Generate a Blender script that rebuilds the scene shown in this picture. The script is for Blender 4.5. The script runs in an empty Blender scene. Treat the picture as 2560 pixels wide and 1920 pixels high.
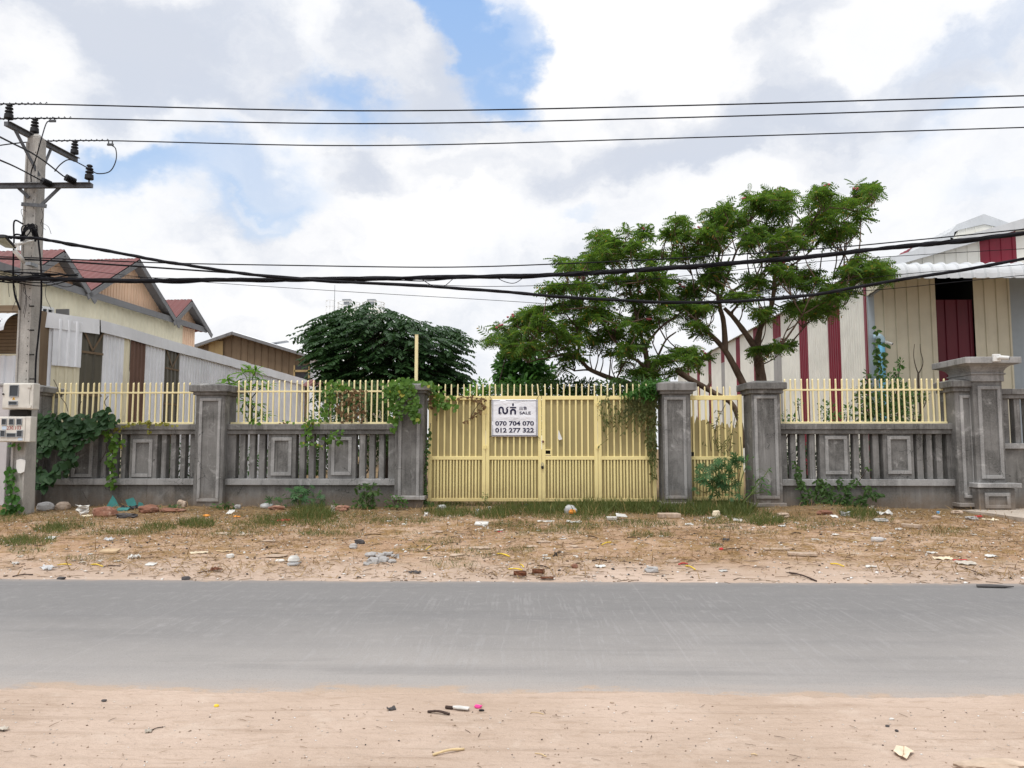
import bpy, bmesh, math, random
import numpy as np
from mathutils import Vector, Matrix, noise as mnoise

SC = bpy.context.scene
COL = SC.collection
rnd = random.Random(11)
rng = np.random.default_rng(7)
RAD = math.radians

# ------------------------------------------------------------------ camera
F = 1923.0                      # focal length in photo pixels (2560 wide)
CAMZ, PITCH, YAW = 1.7, RAD(4.8), RAD(1.5)
cam_d = bpy.data.cameras.new('camera')
cam = bpy.data.objects.new('camera', cam_d)
COL.objects.link(cam)
cam.location = (0, 0, CAMZ)
cam.rotation_euler = (RAD(90) + PITCH, 0, YAW)
cam_d.sensor_width = 36
cam_d.lens = 36 * F / 2560
cam_d.clip_end = 4000
cam_d.clip_start = 0.05
SC.camera = cam
SC.view_settings.view_transform = 'Standard'
SC.view_settings.look = 'None'
SC.view_settings.exposure = 0.0
SC.view_settings.gamma = 1.0
SC.cycles.max_bounces = 8
SC.cycles.transparent_max_bounces = 12

def ray(px, py):
    x = (px - 1280) / F; v = -(py - 960) / F
    Y = math.cos(PITCH) - v * math.sin(PITCH); Z = math.sin(PITCH) + v * math.cos(PITCH)
    return Vector((x * math.cos(YAW) - Y * math.sin(YAW), x * math.sin(YAW) + Y * math.cos(YAW), Z))

def P(px, py, Y):
    """surveyed point: photo pixel seen on the vertical plane y = Y"""
    r = ray(px, py)
    return Vector((0, 0, CAMZ)) + r * (Y / r.y)

def PX(px, py, X):
    r = ray(px, py)
    return Vector((0, 0, CAMZ)) + r * (X / r.x)

# ------------------------------------------------------------------ world
SUN_EL, SUN_AZ = RAD(66), RAD(205)     # azimuth clockwise from +Y : behind the camera, a little left
sun_dir = Vector((math.sin(SUN_AZ) * math.cos(SUN_EL), math.cos(SUN_AZ) * math.cos(SUN_EL), math.sin(SUN_EL)))

def nd(nt, typ, **kw):
    n = nt.nodes.new(typ)
    for k, v in kw.items():
        if k.startswith('i_'):
            key = k[2:]
            key = int(key) if key.isdigit() else key.replace('_', ' ')
            s = n.inputs[key]
            if hasattr(v, 'is_output'): nt.links.new(v, s)
            elif isinstance(v, (tuple, list)) and len(v) == 3 and s.type == 'RGBA': s.default_value = (*v, 1)
            else: s.default_value = v
        else: setattr(n, k, v)
    return n

def mth(nt, op, a, b=0.0, c=None, clamp=False):
    n = nt.nodes.new('ShaderNodeMath'); n.operation = op; n.use_clamp = clamp
    for i, v in enumerate((a, b) if c is None else (a, b, c)):
        if hasattr(v, 'is_output'): nt.links.new(v, n.inputs[i])
        else: n.inputs[i].default_value = v
    return n.outputs[0]

def vmth(nt, op, a, b=(0, 0, 0), out=0):
    n = nt.nodes.new('ShaderNodeVectorMath'); n.operation = op
    for i, v in enumerate((a, b)):
        if hasattr(v, 'is_output'): nt.links.new(v, n.inputs[i])
        elif op == 'SCALE' and i == 1: n.inputs['Scale'].default_value = v
        else: n.inputs[i].default_value = v
    return n.outputs[out]

def smooth(nt, x, lo, hi, a=0.0, b=1.0):
    n = nt.nodes.new('ShaderNodeMapRange'); n.interpolation_type = 'SMOOTHSTEP'
    if hasattr(x, 'is_output'): nt.links.new(x, n.inputs[0])
    for i, v in enumerate((lo, hi, a, b)): n.inputs[i + 1].default_value = v
    return n.outputs[0]

def mixc(nt, fac, a, b, mode='MIX'):
    n = nt.nodes.new('ShaderNodeMix'); n.data_type = 'RGBA'; n.blend_type = mode
    for s, v in ((n.inputs[0], fac), (n.inputs[6], a), (n.inputs[7], b)):
        if hasattr(v, 'is_output'): nt.links.new(v, s)
        elif s.type == 'RGBA': s.default_value = (*v, 1)
        else: s.default_value = v
    return n.outputs[2]

def noise(nt, vec, scale, detail=6, rough=0.55, dist=0.0, out='Fac'):
    n = nd(nt, 'ShaderNodeTexNoise', i_Scale=scale, i_Detail=detail, i_Roughness=rough, i_Distortion=dist)
    if vec is not None: nt.links.new(vec, n.inputs['Vector'])
    return n.outputs[out]

def make_world():
    w = bpy.data.worlds.new('World'); SC.world = w; w.use_nodes = True
    nt = w.node_tree; nt.nodes.clear()
    d = nd(nt, 'ShaderNodeTexCoord').outputs['Generated']
    sky = nd(nt, 'ShaderNodeTexSky', sky_type='NISHITA', sun_disc=False, sun_elevation=SUN_EL, sun_rotation=SUN_AZ)
    warp = noise(nt, vmth(nt, 'MULTIPLY', d, (1, 1, 1.4)), 6.0, 9, 0.58, out='Color')
    warp = vmth(nt, 'SCALE', vmth(nt, 'SUBTRACT', warp, (.5, .5, .5)), 1.0)
    nt.nodes[-1].inputs['Scale'].default_value = 0.22
    dw = vmth(nt, 'ADD', d, warp)
    def blob(px, py, rx, ry, w):
        c = ray(px, py).normalized()
        v = vmth(nt, 'MULTIPLY', vmth(nt, 'SUBTRACT', dw, tuple(c)), (F / rx, 0, F / ry))
        l = vmth(nt, 'LENGTH', v, out=1)
        return mth(nt, 'MULTIPLY', smooth(nt, l, 0.35, 1.35, 1.0, 0.0), w)
    def total(bl):
        acc = None
        for b in bl:
            o = blob(*b); acc = o if acc is None else mth(nt, 'ADD', acc, o)
        return acc
    # gaps of blue between the clouds
    gap = total([(1130, 60, 85, 80, 1.5), (1240, 120, 115, 120, 1.15), (1235, 235, 70, 50, .55), (860, 250, 120, 50, .75),
                 (990, 300, 200, 45, .5), (880, 370, 110, 50, .6), (560, 470, 300, 75, .72), (640, 560, 130, 45, .6), (340, 440, 120, 60, .45),
                 (250, 390, 100, 30, .35), (1460, 545, 60, 24, .45), (2250, 330, 130, 50, .28), (2350, 290, 60, 30, .3),
                 (2450, 120, 200, 40, .3), (1010, 655, 120, 20, .3), (2480, 470, 110, 30, .2)])
    fill = total([(1560, 120, 230, 180, 1.2), (1385, 170, 60, 60, .9), (640, 545, 60, 18, .4), (1230, 30, 60, 24, .45), (1000, 90, 60, 100, .5),
                  (1000, 470, 150, 90, .6), (1130, 500, 110, 120, .6), (900, 640, 200, 60, .4)])
    n1 = noise(nt, vmth(nt, 'MULTIPLY', dw, (1, 1, 1.7)), 2.6, 9, 0.55)
    cov = mth(nt, 'ADD', mth(nt, 'SUBTRACT', mth(nt, 'ADD', mth(nt, 'MULTIPLY', n1, 0.9), .45), gap), fill)
    cov = smooth(nt, cov, -0.55, 1.05)
    # grey undersides of the clouds
    dark = total([(420, 170, 560, 170, .75), (150, 20, 250, 90, .4), (950, 480, 120, 62, .85), (1150, 430, 90, 40, .45), (1010, 50, 130, 120, .3),
                  (1960, 50, 120, 110, .8), (1800, 360, 260, 90, .45), (1560, 420, 260, 60, .5), (2300, 200, 380, 90, .45), (330, 560, 300, 60, .45),
                  (1160, 200, 160, 60, .3), (2100, 240, 300, 60, .3), (700, 690, 200, 40, .25)])
    lite = total([(60, 170, 110, 110, .7), (480, 360, 260, 40, .5), (800, 110, 60, 110, .3), (1560, 110, 260, 170, .8), (830, 430, 90, 110, .4), (1180, 560, 260, 100, .4),
                  (270, 480, 160, 60, .4), (2350, 60, 300, 50, .4), (1700, 560, 400, 80, .3), (650, 750, 120, 40, .4)])
    n2 = noise(nt, vmth(nt, 'MULTIPLY', dw, (1, 1, 1.5)), 4.4, 8, 0.6)
    sh = mth(nt, 'ADD', mth(nt, 'SUBTRACT', dark, lite), mth(nt, 'MULTIPLY', mth(nt, 'SUBTRACT', n2, .48), 2.9))
    sh = smooth(nt, sh, -0.3, 0.98)
    ccol = mixc(nt, sh, (1.02, 1.02, 1.03), (0.68, 0.725, 0.82))
    # cloud cover glows where the sun stands behind it (overhead, out of the picture)
    dt = vmth(nt, 'DOT_PRODUCT', d, tuple(sun_dir), out=1)
    glow = mth(nt, 'ADD', 1.0, smooth(nt, dt, 0.55, 1.0, 0.0, 1.1))
    bg_sk = nd(nt, 'ShaderNodeBackground', i_Color=sky.outputs[0], i_Strength=0.15)
    veil = mixc(nt, smooth(nt, nd(nt, 'ShaderNodeSeparateXYZ', i_0=d).outputs[2], .1, .6), (.64, .79, .98), (.36, .58, .97))   # thin bright haze in the clear air
    bg_v = nd(nt, 'ShaderNodeBackground', i_Color=veil, i_Strength=1.0)
    bg_sky = nd(nt, 'ShaderNodeMixShader', i_0=0.82)
    nt.links.new(bg_sk.outputs[0], bg_sky.inputs[1]); nt.links.new(bg_v.outputs[0], bg_sky.inputs[2])
    glow = mth(nt, 'MULTIPLY', glow, smooth(nt, nd(nt, 'ShaderNodeSeparateXYZ', i_0=d).outputs[1], -.55, -.05, .88, 1.0))   # unseen sky behind the viewer dimmed to add contrast on viewer-facing surfaces
    bg_cl = nd(nt, 'ShaderNodeBackground', i_Color=ccol, i_Strength=glow)
    mx = nd(nt, 'ShaderNodeMixShader', i_0=cov)
    nt.links.new(bg_sky.outputs[0], mx.inputs[1]); nt.links.new(bg_cl.outputs[0], mx.inputs[2])
    out = nd(nt, 'ShaderNodeOutputWorld'); nt.links.new(mx.outputs[0], out.inputs[0])
    w.cycles.sampling_method = 'MANUAL'; w.cycles.sample_map_resolution = 512
make_world()

sl = bpy.data.lights.new('sun', 'SUN'); sl.energy = 2.0; sl.angle = RAD(11); sl.color = (1, .96, .9)
so = bpy.data.objects.new('sun', sl); COL.objects.link(so); so.location = (0, -20, 40)
so.rotation_euler = sun_dir.to_track_quat('Z', 'Y').to_euler()

# ------------------------------------------------------------------ mesh helpers
def tag(o, label=None, cat=None, group=None, kind=None):
    if label: o['label'] = label
    if cat: o['category'] = cat
    if group: o['group'] = group
    if kind: o['kind'] = kind
    return o

def thing(name, loc, label, cat, group=None):
    o = bpy.data.objects.new(name, None); COL.objects.link(o); o.location = loc; o.empty_display_size = .2
    return tag(o, label, cat, group, 'thing')

def origin(o):
    v = Vector((0, 0, 0))
    while o: v += o.location; o = o.parent
    return v

def inst(name, mesh, parent, loc, label=None):
    """another object showing the same mesh, at a world position"""
    o = bpy.data.objects.new(name, mesh); COL.objects.link(o); o.parent = parent
    o.location = Vector(loc) - (origin(parent) if parent else Vector((0, 0, 0)))
    if label: o['label'] = label
    return o

class MB:
    def __init__(s): s.v = []; s.f = []; s.mi = []; s.cur = 0
    def add(s, vs, fs):
        b = len(s.v); s.v += [tuple(v) for v in vs]
        for f in fs: s.f.append(tuple(i + b for i in f)); s.mi.append(s.cur)
        return s
    def box(s, x0, x1, y0, y1, z0, z1):
        v = [(x0, y0, z0), (x1, y0, z0), (x1, y1, z0), (x0, y1, z0), (x0, y0, z1), (x1, y0, z1), (x1, y1, z1), (x0, y1, z1)]
        return s.add(v, [(0, 3, 2, 1), (4, 5, 6, 7), (0, 1, 5, 4), (1, 2, 6, 5), (2, 3, 7, 6), (3, 0, 4, 7)])
    def frustum(s, b, t):
        """b,t = (x0,x1,y0,y1,z)"""
        v = []
        for x0, x1, y0, y1, z in (b, t): v += [(x0, y0, z), (x1, y0, z), (x1, y1, z), (x0, y1, z)]
        return s.add(v, [(0, 3, 2, 1), (4, 5, 6, 7), (0, 1, 5, 4), (1, 2, 6, 5), (2, 3, 7, 6), (3, 0, 4, 7)])
    def prism(s, poly, d):
        """poly = 3-D outline, d = extrusion vector"""
        n = len(poly); d = Vector(d); a = [Vector(p) for p in poly]
        return s.add(a + [p + d for p in a], [tuple(range(n - 1, -1, -1)), tuple(range(n, 2 * n))] + [(i, (i + 1) % n, (i + 1) % n + n, i + n) for i in range(n)])
    def beam(s, a, b, w, h, up=(0, 0, 1)):
        a, b = Vector(a), Vector(b); d = (b - a).normalized(); u = Vector(up)
        r = d.cross(u).normalized(); u = r.cross(d)
        c = [r * -w / 2 - u * h / 2, r * w / 2 - u * h / 2, r * w / 2 + u * h / 2, r * -w / 2 + u * h / 2]
        return s.add([a + k for k in c] + [b + k for k in c], [(0, 1, 2, 3)[::-1], (4, 5, 6, 7), (0, 1, 5, 4), (1, 2, 6, 5), (2, 3, 7, 6), (3, 0, 4, 7)])
    def tube(s, pts, r, n=6, cap=True):
        pts = [Vector(p) for p in pts]; m = len(pts)
        rs = r if isinstance(r, (list, tuple)) else [r] * m
        b = len(s.v); u = None; vs = []
        for i, p in enumerate(pts):
            d = (pts[min(i + 1, m - 1)] - pts[max(i - 1, 0)])
            d = d.normalized() if d.length > 1e-9 else Vector((0, 0, 1))
            if u is None: u = d.orthogonal().normalized()
            u = (u - d * u.dot(d)); u = u.normalized() if u.length > 1e-6 else d.orthogonal().normalized()
            w = d.cross(u)
            for k in range(n):
                a = 2 * math.pi * k / n
                vs.append(p + (u * math.cos(a) + w * math.sin(a)) * rs[i])
        fs = [(i * n + k, i * n + (k + 1) % n, (i + 1) * n + (k + 1) % n, (i + 1) * n + k) for i in range(m - 1) for k in range(n)]
        if cap: fs += [tuple(range(n - 1, -1, -1)), tuple((m - 1) * n + k for k in range(n))]
        return s.add(vs, fs)
    def lathe(s, c, prof, n=16, axis=(0, 0, 1)):
        """prof = [(r, h)...] turned about axis through c"""
        ax = Vector(axis).normalized(); u = ax.orthogonal().normalized(); w = ax.cross(u); c = Vector(c)
        vs = [c + ax * h + (u * math.cos(2 * math.pi * k / n) + w * math.sin(2 * math.pi * k / n)) * r for r, h in prof for k in range(n)]
        m = len(prof)
        fs = [(i * n + k, i * n + (k + 1) % n, (i + 1) * n + (k + 1) % n, (i + 1) * n + k) for i in range(m - 1) for k in range(n)]
        fs += [tuple(range(n - 1, -1, -1)), tuple((m - 1) * n + k for k in range(n))]
        return s.add(vs, fs)
    def sheet(s, p00, p10, p01, p11, pitch, depth, prof='trap', nv=1, flip=False):
        """ribbed sheet: ribs run from the 0-edge to the 1-edge, spaced along u"""
        p00, p10, p01, p11 = map(Vector, (p00, p10, p01, p11))
        L = max((p10 - p00).length, (p11 - p01).length)
        nrm = (p10 - p00).cross(p01 - p00 if (p01 - p00).length > 1e-4 else p11 - p10).normalized()
        if flip: nrm = -nrm
        us = []
        k = 0
        while k * pitch < L:
            base = k * pitch
            prf = {'trap': ((0, 0), (.55, 0), (.66, 1), (.86, 1), (.97, 0)), 'rib': ((0, 0), (.84, 0), (.88, 1), (.94, 1), (.98, 0)),
                   'sine': ((0, 0), (.17, .25), (.33, .75), (.5, 1), (.67, .75), (.83, .25))}[prof]
            for a, h in prf:
                if base + a * pitch < L: us.append(((base + a * pitch) / L, h * depth))
            k += 1
        us.append((1.0, 0))
        vs = []; m = len(us)
        for j in range(nv + 1):
            t = j / nv
            for u, h in us:
                vs.append(p00.lerp(p10, u).lerp(p01.lerp(p11, u), t) + nrm * h)
        fs = [(j * m + i, j * m + i + 1, (j + 1) * m + i + 1, (j + 1) * m + i) for j in range(nv) for i in range(m - 1)]
        return s.add(vs, fs)
    def build(s, name, mats, parent=None, bevel=0, smooth=False, org=None, seg=1):
        me = bpy.data.meshes.new(name)
        if parent is not None: o0 = origin(parent)
        elif org is not None: o0 = Vector(org)
        else:
            a = np.array(s.v); o0 = Vector(((a[:, 0].min() + a[:, 0].max()) / 2, (a[:, 1].min() + a[:, 1].max()) / 2, a[:, 2].min()))
        me.from_pydata([(x - o0.x, y - o0.y, z - o0.z) for x, y, z in s.v], [], s.f)
        if not isinstance(mats, (list, tuple)): mats = [mats]
        for m in mats: me.materials.append(m)
        if len(mats) > 1: me.polygons.foreach_set('material_index', s.mi)
        if smooth: me.polygons.foreach_set('use_smooth', [True] * len(me.polygons))
        me.update()
        o = bpy.data.objects.new(name, me); COL.objects.link(o)
        if parent is not None: o.parent = parent
        else: o.location = o0
        if bevel:
            b = o.modifiers.new('edge', 'BEVEL'); b.width = bevel; b.segments = seg; b.limit_method = 'ANGLE'
        return o

class NP:
    """many copies of small leaf shapes gathered into one mesh"""
    def __init__(s): s.v = []; s.n = 0; s.fi = []; s.fl = []; s.m = []
    def add(s, tv, tf, R, T, S, mat=0):
        tv = np.asarray(tv, float); T = np.asarray(T, float); n = len(T)
        if n == 0: return
        S = np.broadcast_to(np.asarray(S, float), (n,))
        V = np.einsum('nij,vj->nvi', R, tv) * S[:, None, None] + T[:, None, :]
        s.v.append(V.reshape(-1, 3)); k = len(tv)
        off = (np.arange(n) * k + s.n)[:, None]
        for f in tf:
            s.fi.append((off + np.array(f)[None, :]).reshape(-1)); s.fl.append(np.full(n, len(f))); s.m.append(np.full(n, mat))
        s.n += n * k
    def build(s, name, mats, parent=None, org=None, smooth=False):
        V = np.concatenate(s.v); 
        o0 = np.array(origin(parent)) if parent is not None else (np.array(org) if org is not None else np.array([V[:, 0].mean(), V[:, 1].mean(), V[:, 2].min()]))
        me = bpy.data.meshes.new(name); fi = np.concatenate(s.fi).astype(np.int32); fl = np.concatenate(s.fl).astype(np.int32)
        me.vertices.add(len(V)); me.vertices.foreach_set('co', (V - o0).astype(np.float32).reshape(-1))
        me.loops.add(len(fi)); me.loops.foreach_set('vertex_index', fi)
        me.polygons.add(len(fl)); me.polygons.foreach_set('loop_start', np.concatenate([[0], np.cumsum(fl)[:-1]]).astype(np.int32))
        if not isinstance(mats, (list, tuple)): mats = [mats]
        for m in mats: me.materials.append(m)
        me.polygons.foreach_set('material_index', np.concatenate(s.m).astype(np.int32))
        if smooth: me.polygons.foreach_set('use_smooth', np.ones(len(fl), bool))
        me.update(calc_edges=True)
        o = bpy.data.objects.new(name, me); COL.objects.link(o)
        if parent is not None: o.parent = parent
        else: o.location = o0
        return o

def frames(xd, zd):
    """rotation matrices whose x axis is xd and whose z axis is near zd"""
    x = xd / np.linalg.norm(xd, axis=1, keepdims=True)
    y = np.cross(zd, x); l = np.linalg.norm(y, axis=1, keepdims=True); l[l < 1e-6] = 1; y = y / l
    z = np.cross(x, y)
    return np.stack([x, y, z], axis=2)

def spline(pts, n=8):
    pts = [Vector(p) for p in pts]; out = []
    q = [pts[0] * 2 - pts[1]] + pts + [pts[-1] * 2 - pts[-2]]
    for i in range(1, len(q) - 2):
        a, b, c, d = q[i - 1:i + 3]
        for k in range(n):
            t = k / n
            out.append(.5 * ((2 * b) + (c - a) * t + (2 * a - 5 * b + 4 * c - d) * t * t + (3 * b - a - 3 * c + d) * t ** 3))
    return out + [pts[-1]]

# ------------------------------------------------------------------ materials
def srgb(r, g, b):
    f = lambda c: c / 12.92 if c <= .04045 else ((c + .055) / 1.055) ** 2.4
    return (f(r), f(g), f(b))

def newmat(name, rough=.8, spec=.3):
    m = bpy.data.materials.new(name); m.use_nodes = True
    b = m.node_tree.nodes['Principled BSDF']
    b.inputs['Roughness'].default_value = rough; b.inputs['Specular IOR Level'].default_value = spec
    return m, m.node_tree, b

def pos(nt): return nd(nt, 'ShaderNodeNewGeometry').outputs['Position']

def bump(nt, b, h, strength=.4, dist=.01):
    n = nd(nt, 'ShaderNodeBump', i_Strength=strength, i_Distance=dist); nt.links.new(h, n.inputs['Height'])
    nt.links.new(n.outputs[0], b.inputs['Normal'])

def plain(name, c, rough=.6, var=.12, scale=6, spec=.3, metal=0, bmp=0):
    """one paint or material with a little mottling"""
    m, nt, b = newmat(name, rough, spec); p = pos(nt)
    n = noise(nt, p, scale, 6)
    lo = tuple(k * (1 - var) for k in c); hi = tuple(min(1, k * (1 + var)) for k in c)
    nt.links.new(mixc(nt, smooth(nt, n, .3, .7), lo, hi), b.inputs['Base Color'])
    b.inputs['Metallic'].default_value = metal
    if bmp: bump(nt, b, noise(nt, p, scale * 8, 4), bmp, .01)
    return m

def concrete(name, dark, mid, light, patch=.5, mud=False):
    m, nt, b = newmat(name, .92, .15); p = pos(nt)
    big = noise(nt, p, 1.1, 8, .62, .3)
    streak = noise(nt, vmth(nt, 'MULTIPLY', p, (5, 5, .5)), 1.6, 6, .6)
    fine = noise(nt, p, 26, 6, .7)
    c = mixc(nt, smooth(nt, big, .36, .62), dark, mid)
    c = mixc(nt, mth(nt, 'MULTIPLY', smooth(nt, streak, .5, .72), .55), c, light)
    wear = noise(nt, vmth(nt, 'ADD', p, (7, 3, 1)), 2.3, 10, .68, .5)
    c = mixc(nt, mth(nt, 'MULTIPLY', smooth(nt, wear, .55, .68), patch), c, tuple(k * 1.35 for k in light))
    blot = noise(nt, vmth(nt, 'ADD', vmth(nt, 'MULTIPLY', p, (1, 1, .35)), (3, 8, 2)), 3.1, 8, .65)
    c = mixc(nt, mth(nt, 'MULTIPLY', smooth(nt, blot, .54, .7), .6), c, tuple(k * .62 for k in dark))
    c = mixc(nt, mth(nt, 'MULTIPLY', smooth(nt, fine, .3, .75), .35), c, tuple(k * 1.5 for k in mid), 'MIX')
    if mud:
        drip = noise(nt, vmth(nt, 'ADD', vmth(nt, 'MULTIPLY', p, (8, 8, .3)), (5, 1, 2)), 1.9, 5, .6)
        c = mixc(nt, mth(nt, 'MULTIPLY', smooth(nt, drip, .56, .7), .5), c, tuple(k * .5 for k in dark))
        z = nd(nt, 'ShaderNodeSeparateXYZ', i_0=p).outputs[2]
        zz = mth(nt, 'ADD', z, mth(nt, 'MULTIPLY', mth(nt, 'SUBTRACT', noise(nt, p, 3.5, 7, .7), .5), .7))
        c = mixc(nt, mth(nt, 'MULTIPLY', smooth(nt, zz, .75, .2), .6), c, (.19, .135, .09))
        ck = nd(nt, 'ShaderNodeTexVoronoi', feature='DISTANCE_TO_EDGE', i_Scale=1.6, i_Vector=vmth(nt, 'ADD', p, vmth(nt, 'MULTIPLY', noise(nt, p, 2.2, 6, .6, out='Color'), (.5, .5, .5)))).outputs['Distance']
        ckm = smooth(nt, noise(nt, vmth(nt, 'ADD', p, (1, 9, 4)), .9, 3), .56, .6)
        c = mixc(nt, mth(nt, 'MULTIPLY', mth(nt, 'MULTIPLY', smooth(nt, ck, .012, .003), ckm), .8), c, tuple(k * .45 for k in dark))
    nt.links.new(c, b.inputs['Base Color'])
    bump(nt, b, mth(nt, 'ADD', mth(nt, 'MULTIPLY', big, .6), mth(nt, 'MULTIPLY', fine, .5)), .5, .012)
    return m

def paint_metal(name, c, rust=.25, dirt=(.25, .2, .1), rough=.5, dirtamt=.35):
    m, nt, b = newmat(name, rough, .35); p = pos(nt)
    n = noise(nt, p, 1.7, 8, .6); st = noise(nt, vmth(nt, 'MULTIPLY', p, (9, 9, .6)), 1.2, 6, .6)
    col = mixc(nt, mth(nt, 'MULTIPLY', smooth(nt, n, .35, .75), .5), c, tuple(k * .82 for k in c))
    col = mixc(nt, mth(nt, 'MULTIPLY', smooth(nt, st, .5, .78), dirtamt), col, dirt)
    z = nd(nt, 'ShaderNodeSeparateXYZ', i_0=p).outputs[2]
    zz = mth(nt, 'ADD', z, mth(nt, 'MULTIPLY', mth(nt, 'SUBTRACT', noise(nt, p, 3, 6, .7), .5), .9))
    col = mixc(nt, mth(nt, 'MULTIPLY', smooth(nt, zz, .95, .3), .45), col, (.30, .21, .10))
    r = noise(nt, p, 11, 8, .7)
    rs = noise(nt, vmth(nt, 'MULTIPLY', vmth(nt, 'ADD', p, (3, 1, 2)), (14, 14, 1.6)), 1.6, 5, .65)
    col = mixc(nt, mth(nt, 'MULTIPLY', smooth(nt, rs, .66, .76), rust * 6), col, (.30, .15, .05))
    col = mixc(nt, mth(nt, 'MULTIPLY', smooth(nt, r, .66, .72), rust * 6), col, (.16, .07, .03))
    nt.links.new(col, b.inputs['Base Color'])
    bump(nt, b, r, .15, .004)
    return m

def leafmat(name, c, c2=None, trans=.35, rough=.55, c3=None, spread=.5):
    m, nt, b = newmat(name, rough, .25)
    g = nd(nt, 'ShaderNodeNewGeometry')
    c2 = c2 or tuple(k * 1.6 for k in c)
    r = g.outputs['Random Per Island']
    big = noise(nt, g.outputs['Position'], 1.1, 4)
    f = mth(nt, 'ADD', mth(nt, 'MULTIPLY', r, spread), mth(nt, 'MULTIPLY', mth(nt, 'SUBTRACT', big, .35), 1.0), clamp=True)
    col = mixc(nt, f, c, c2)
    if c3: col = mixc(nt, smooth(nt, r, .93, .96), col, c3)
    nt.links.new(col, b.inputs['Base Color'])
    t = nd(nt, 'ShaderNodeBsdfTranslucent'); nt.links.new(mixc(nt, .5, col, tuple(min(1, k * 2.2) for k in c2)), t.inputs['Color'])
    mx = nd(nt, 'ShaderNodeMixShader', i_0=trans)
    nt.links.new(b.outputs[0], mx.inputs[1]); nt.links.new(t.outputs[0], mx.inputs[2])
    nt.links.new(mx.outputs[0], nt.nodes['Material Output'].inputs[0])
    return m
# ------------------------------------------------------------------ materials of the place
CONC = concrete('weathered_concrete', (.094, .092, .088), (.20, .196, .19), (.33, .325, .318), .6, True)
CONC_FRAME = concrete('bare_plaster_trim', (.20, .198, .195), (.325, .322, .317), (.45, .446, .44), .6, True)
CONC_PLINTH = concrete('damp_plinth_concrete', (.10, .098, .092), (.175, .17, .162), (.25, .245, .235), .5, True)
POLE_CONC = concrete('pole_concrete', (.26, .25, .235), (.4, .385, .36), (.48, .465, .44), .35)
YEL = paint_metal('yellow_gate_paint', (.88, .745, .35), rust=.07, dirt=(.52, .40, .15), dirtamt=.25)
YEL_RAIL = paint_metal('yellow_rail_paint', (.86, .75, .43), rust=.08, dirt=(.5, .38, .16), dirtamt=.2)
YEL_SHEET = paint_metal('shaded_dirty_yellow_sheet', (.36, .30, .145), rust=.05, dirt=(.24, .2, .1), rough=.7, dirtamt=.5)  # gate yellow darkened to carry the shade behind the bars, plus dirt streaks
STEEL = plain('dark_weathered_steel', (.085, .09, .10), .55, .35, 9, .4)
GALV = plain('galvanised_steel', (.30, .32, .34), .5, .2, 9, .5, .4)
BLACK = plain('black_rubber', (.012, .012, .014), .55, .3)
DARKCAV = plain('dark_cavity', (.015, .014, .012), .9)
RUSTY = plain('rusty_steel', (.16, .07, .04), .8, .4, 20)
WHITE = plain('white_plastic', (.72, .72, .70), .5, .05)

# ------------------------------------------------------------------ ground and road
def gz(x, y):
    if y <= 10.1: base = 0.0
    elif y <= 19.0: base = .24 * ((y - 10.1) / 8.9)
    else: base = .24
    if 10.15 < y < 20:
        k = min(1, (y - 10.15) / 1.2) * min(1, max(0, (20.0 - y) / 1.2))
        base += k * (.055 * mnoise.noise((x * .45, y * .45, 3)) + .03 * mnoise.noise((x * 1.3, y * 1.3, 9)) + .014 * mnoise.noise((x * 3.7, y * 3.7, 2)))
        base += .09 * math.exp(-((y - 18.75) / .45) ** 2) * (.4 + .9 * mnoise.noise((x * .5, 4.2, 1)))   # soil heaped along the wall foot
    elif y < 5.2:
        k = min(1, (5.2 - y) / .8)
        base += k * (.02 * mnoise.noise((x * .6, y * .9, 5)) + .006 * mnoise.noise((x * 2.5, y * 5, 5)))
    return base

def G(px, py):
    r = ray(px, py); z = 0.0
    for _ in range(12):
        t = (z - CAMZ) / r.z; z = .5 * z + .5 * gz(r.x * t, r.y * t)
    t = (z - CAMZ) / r.z
    return Vector((r.x * t, r.y * t, gz(r.x * t, r.y * t)))

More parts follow.
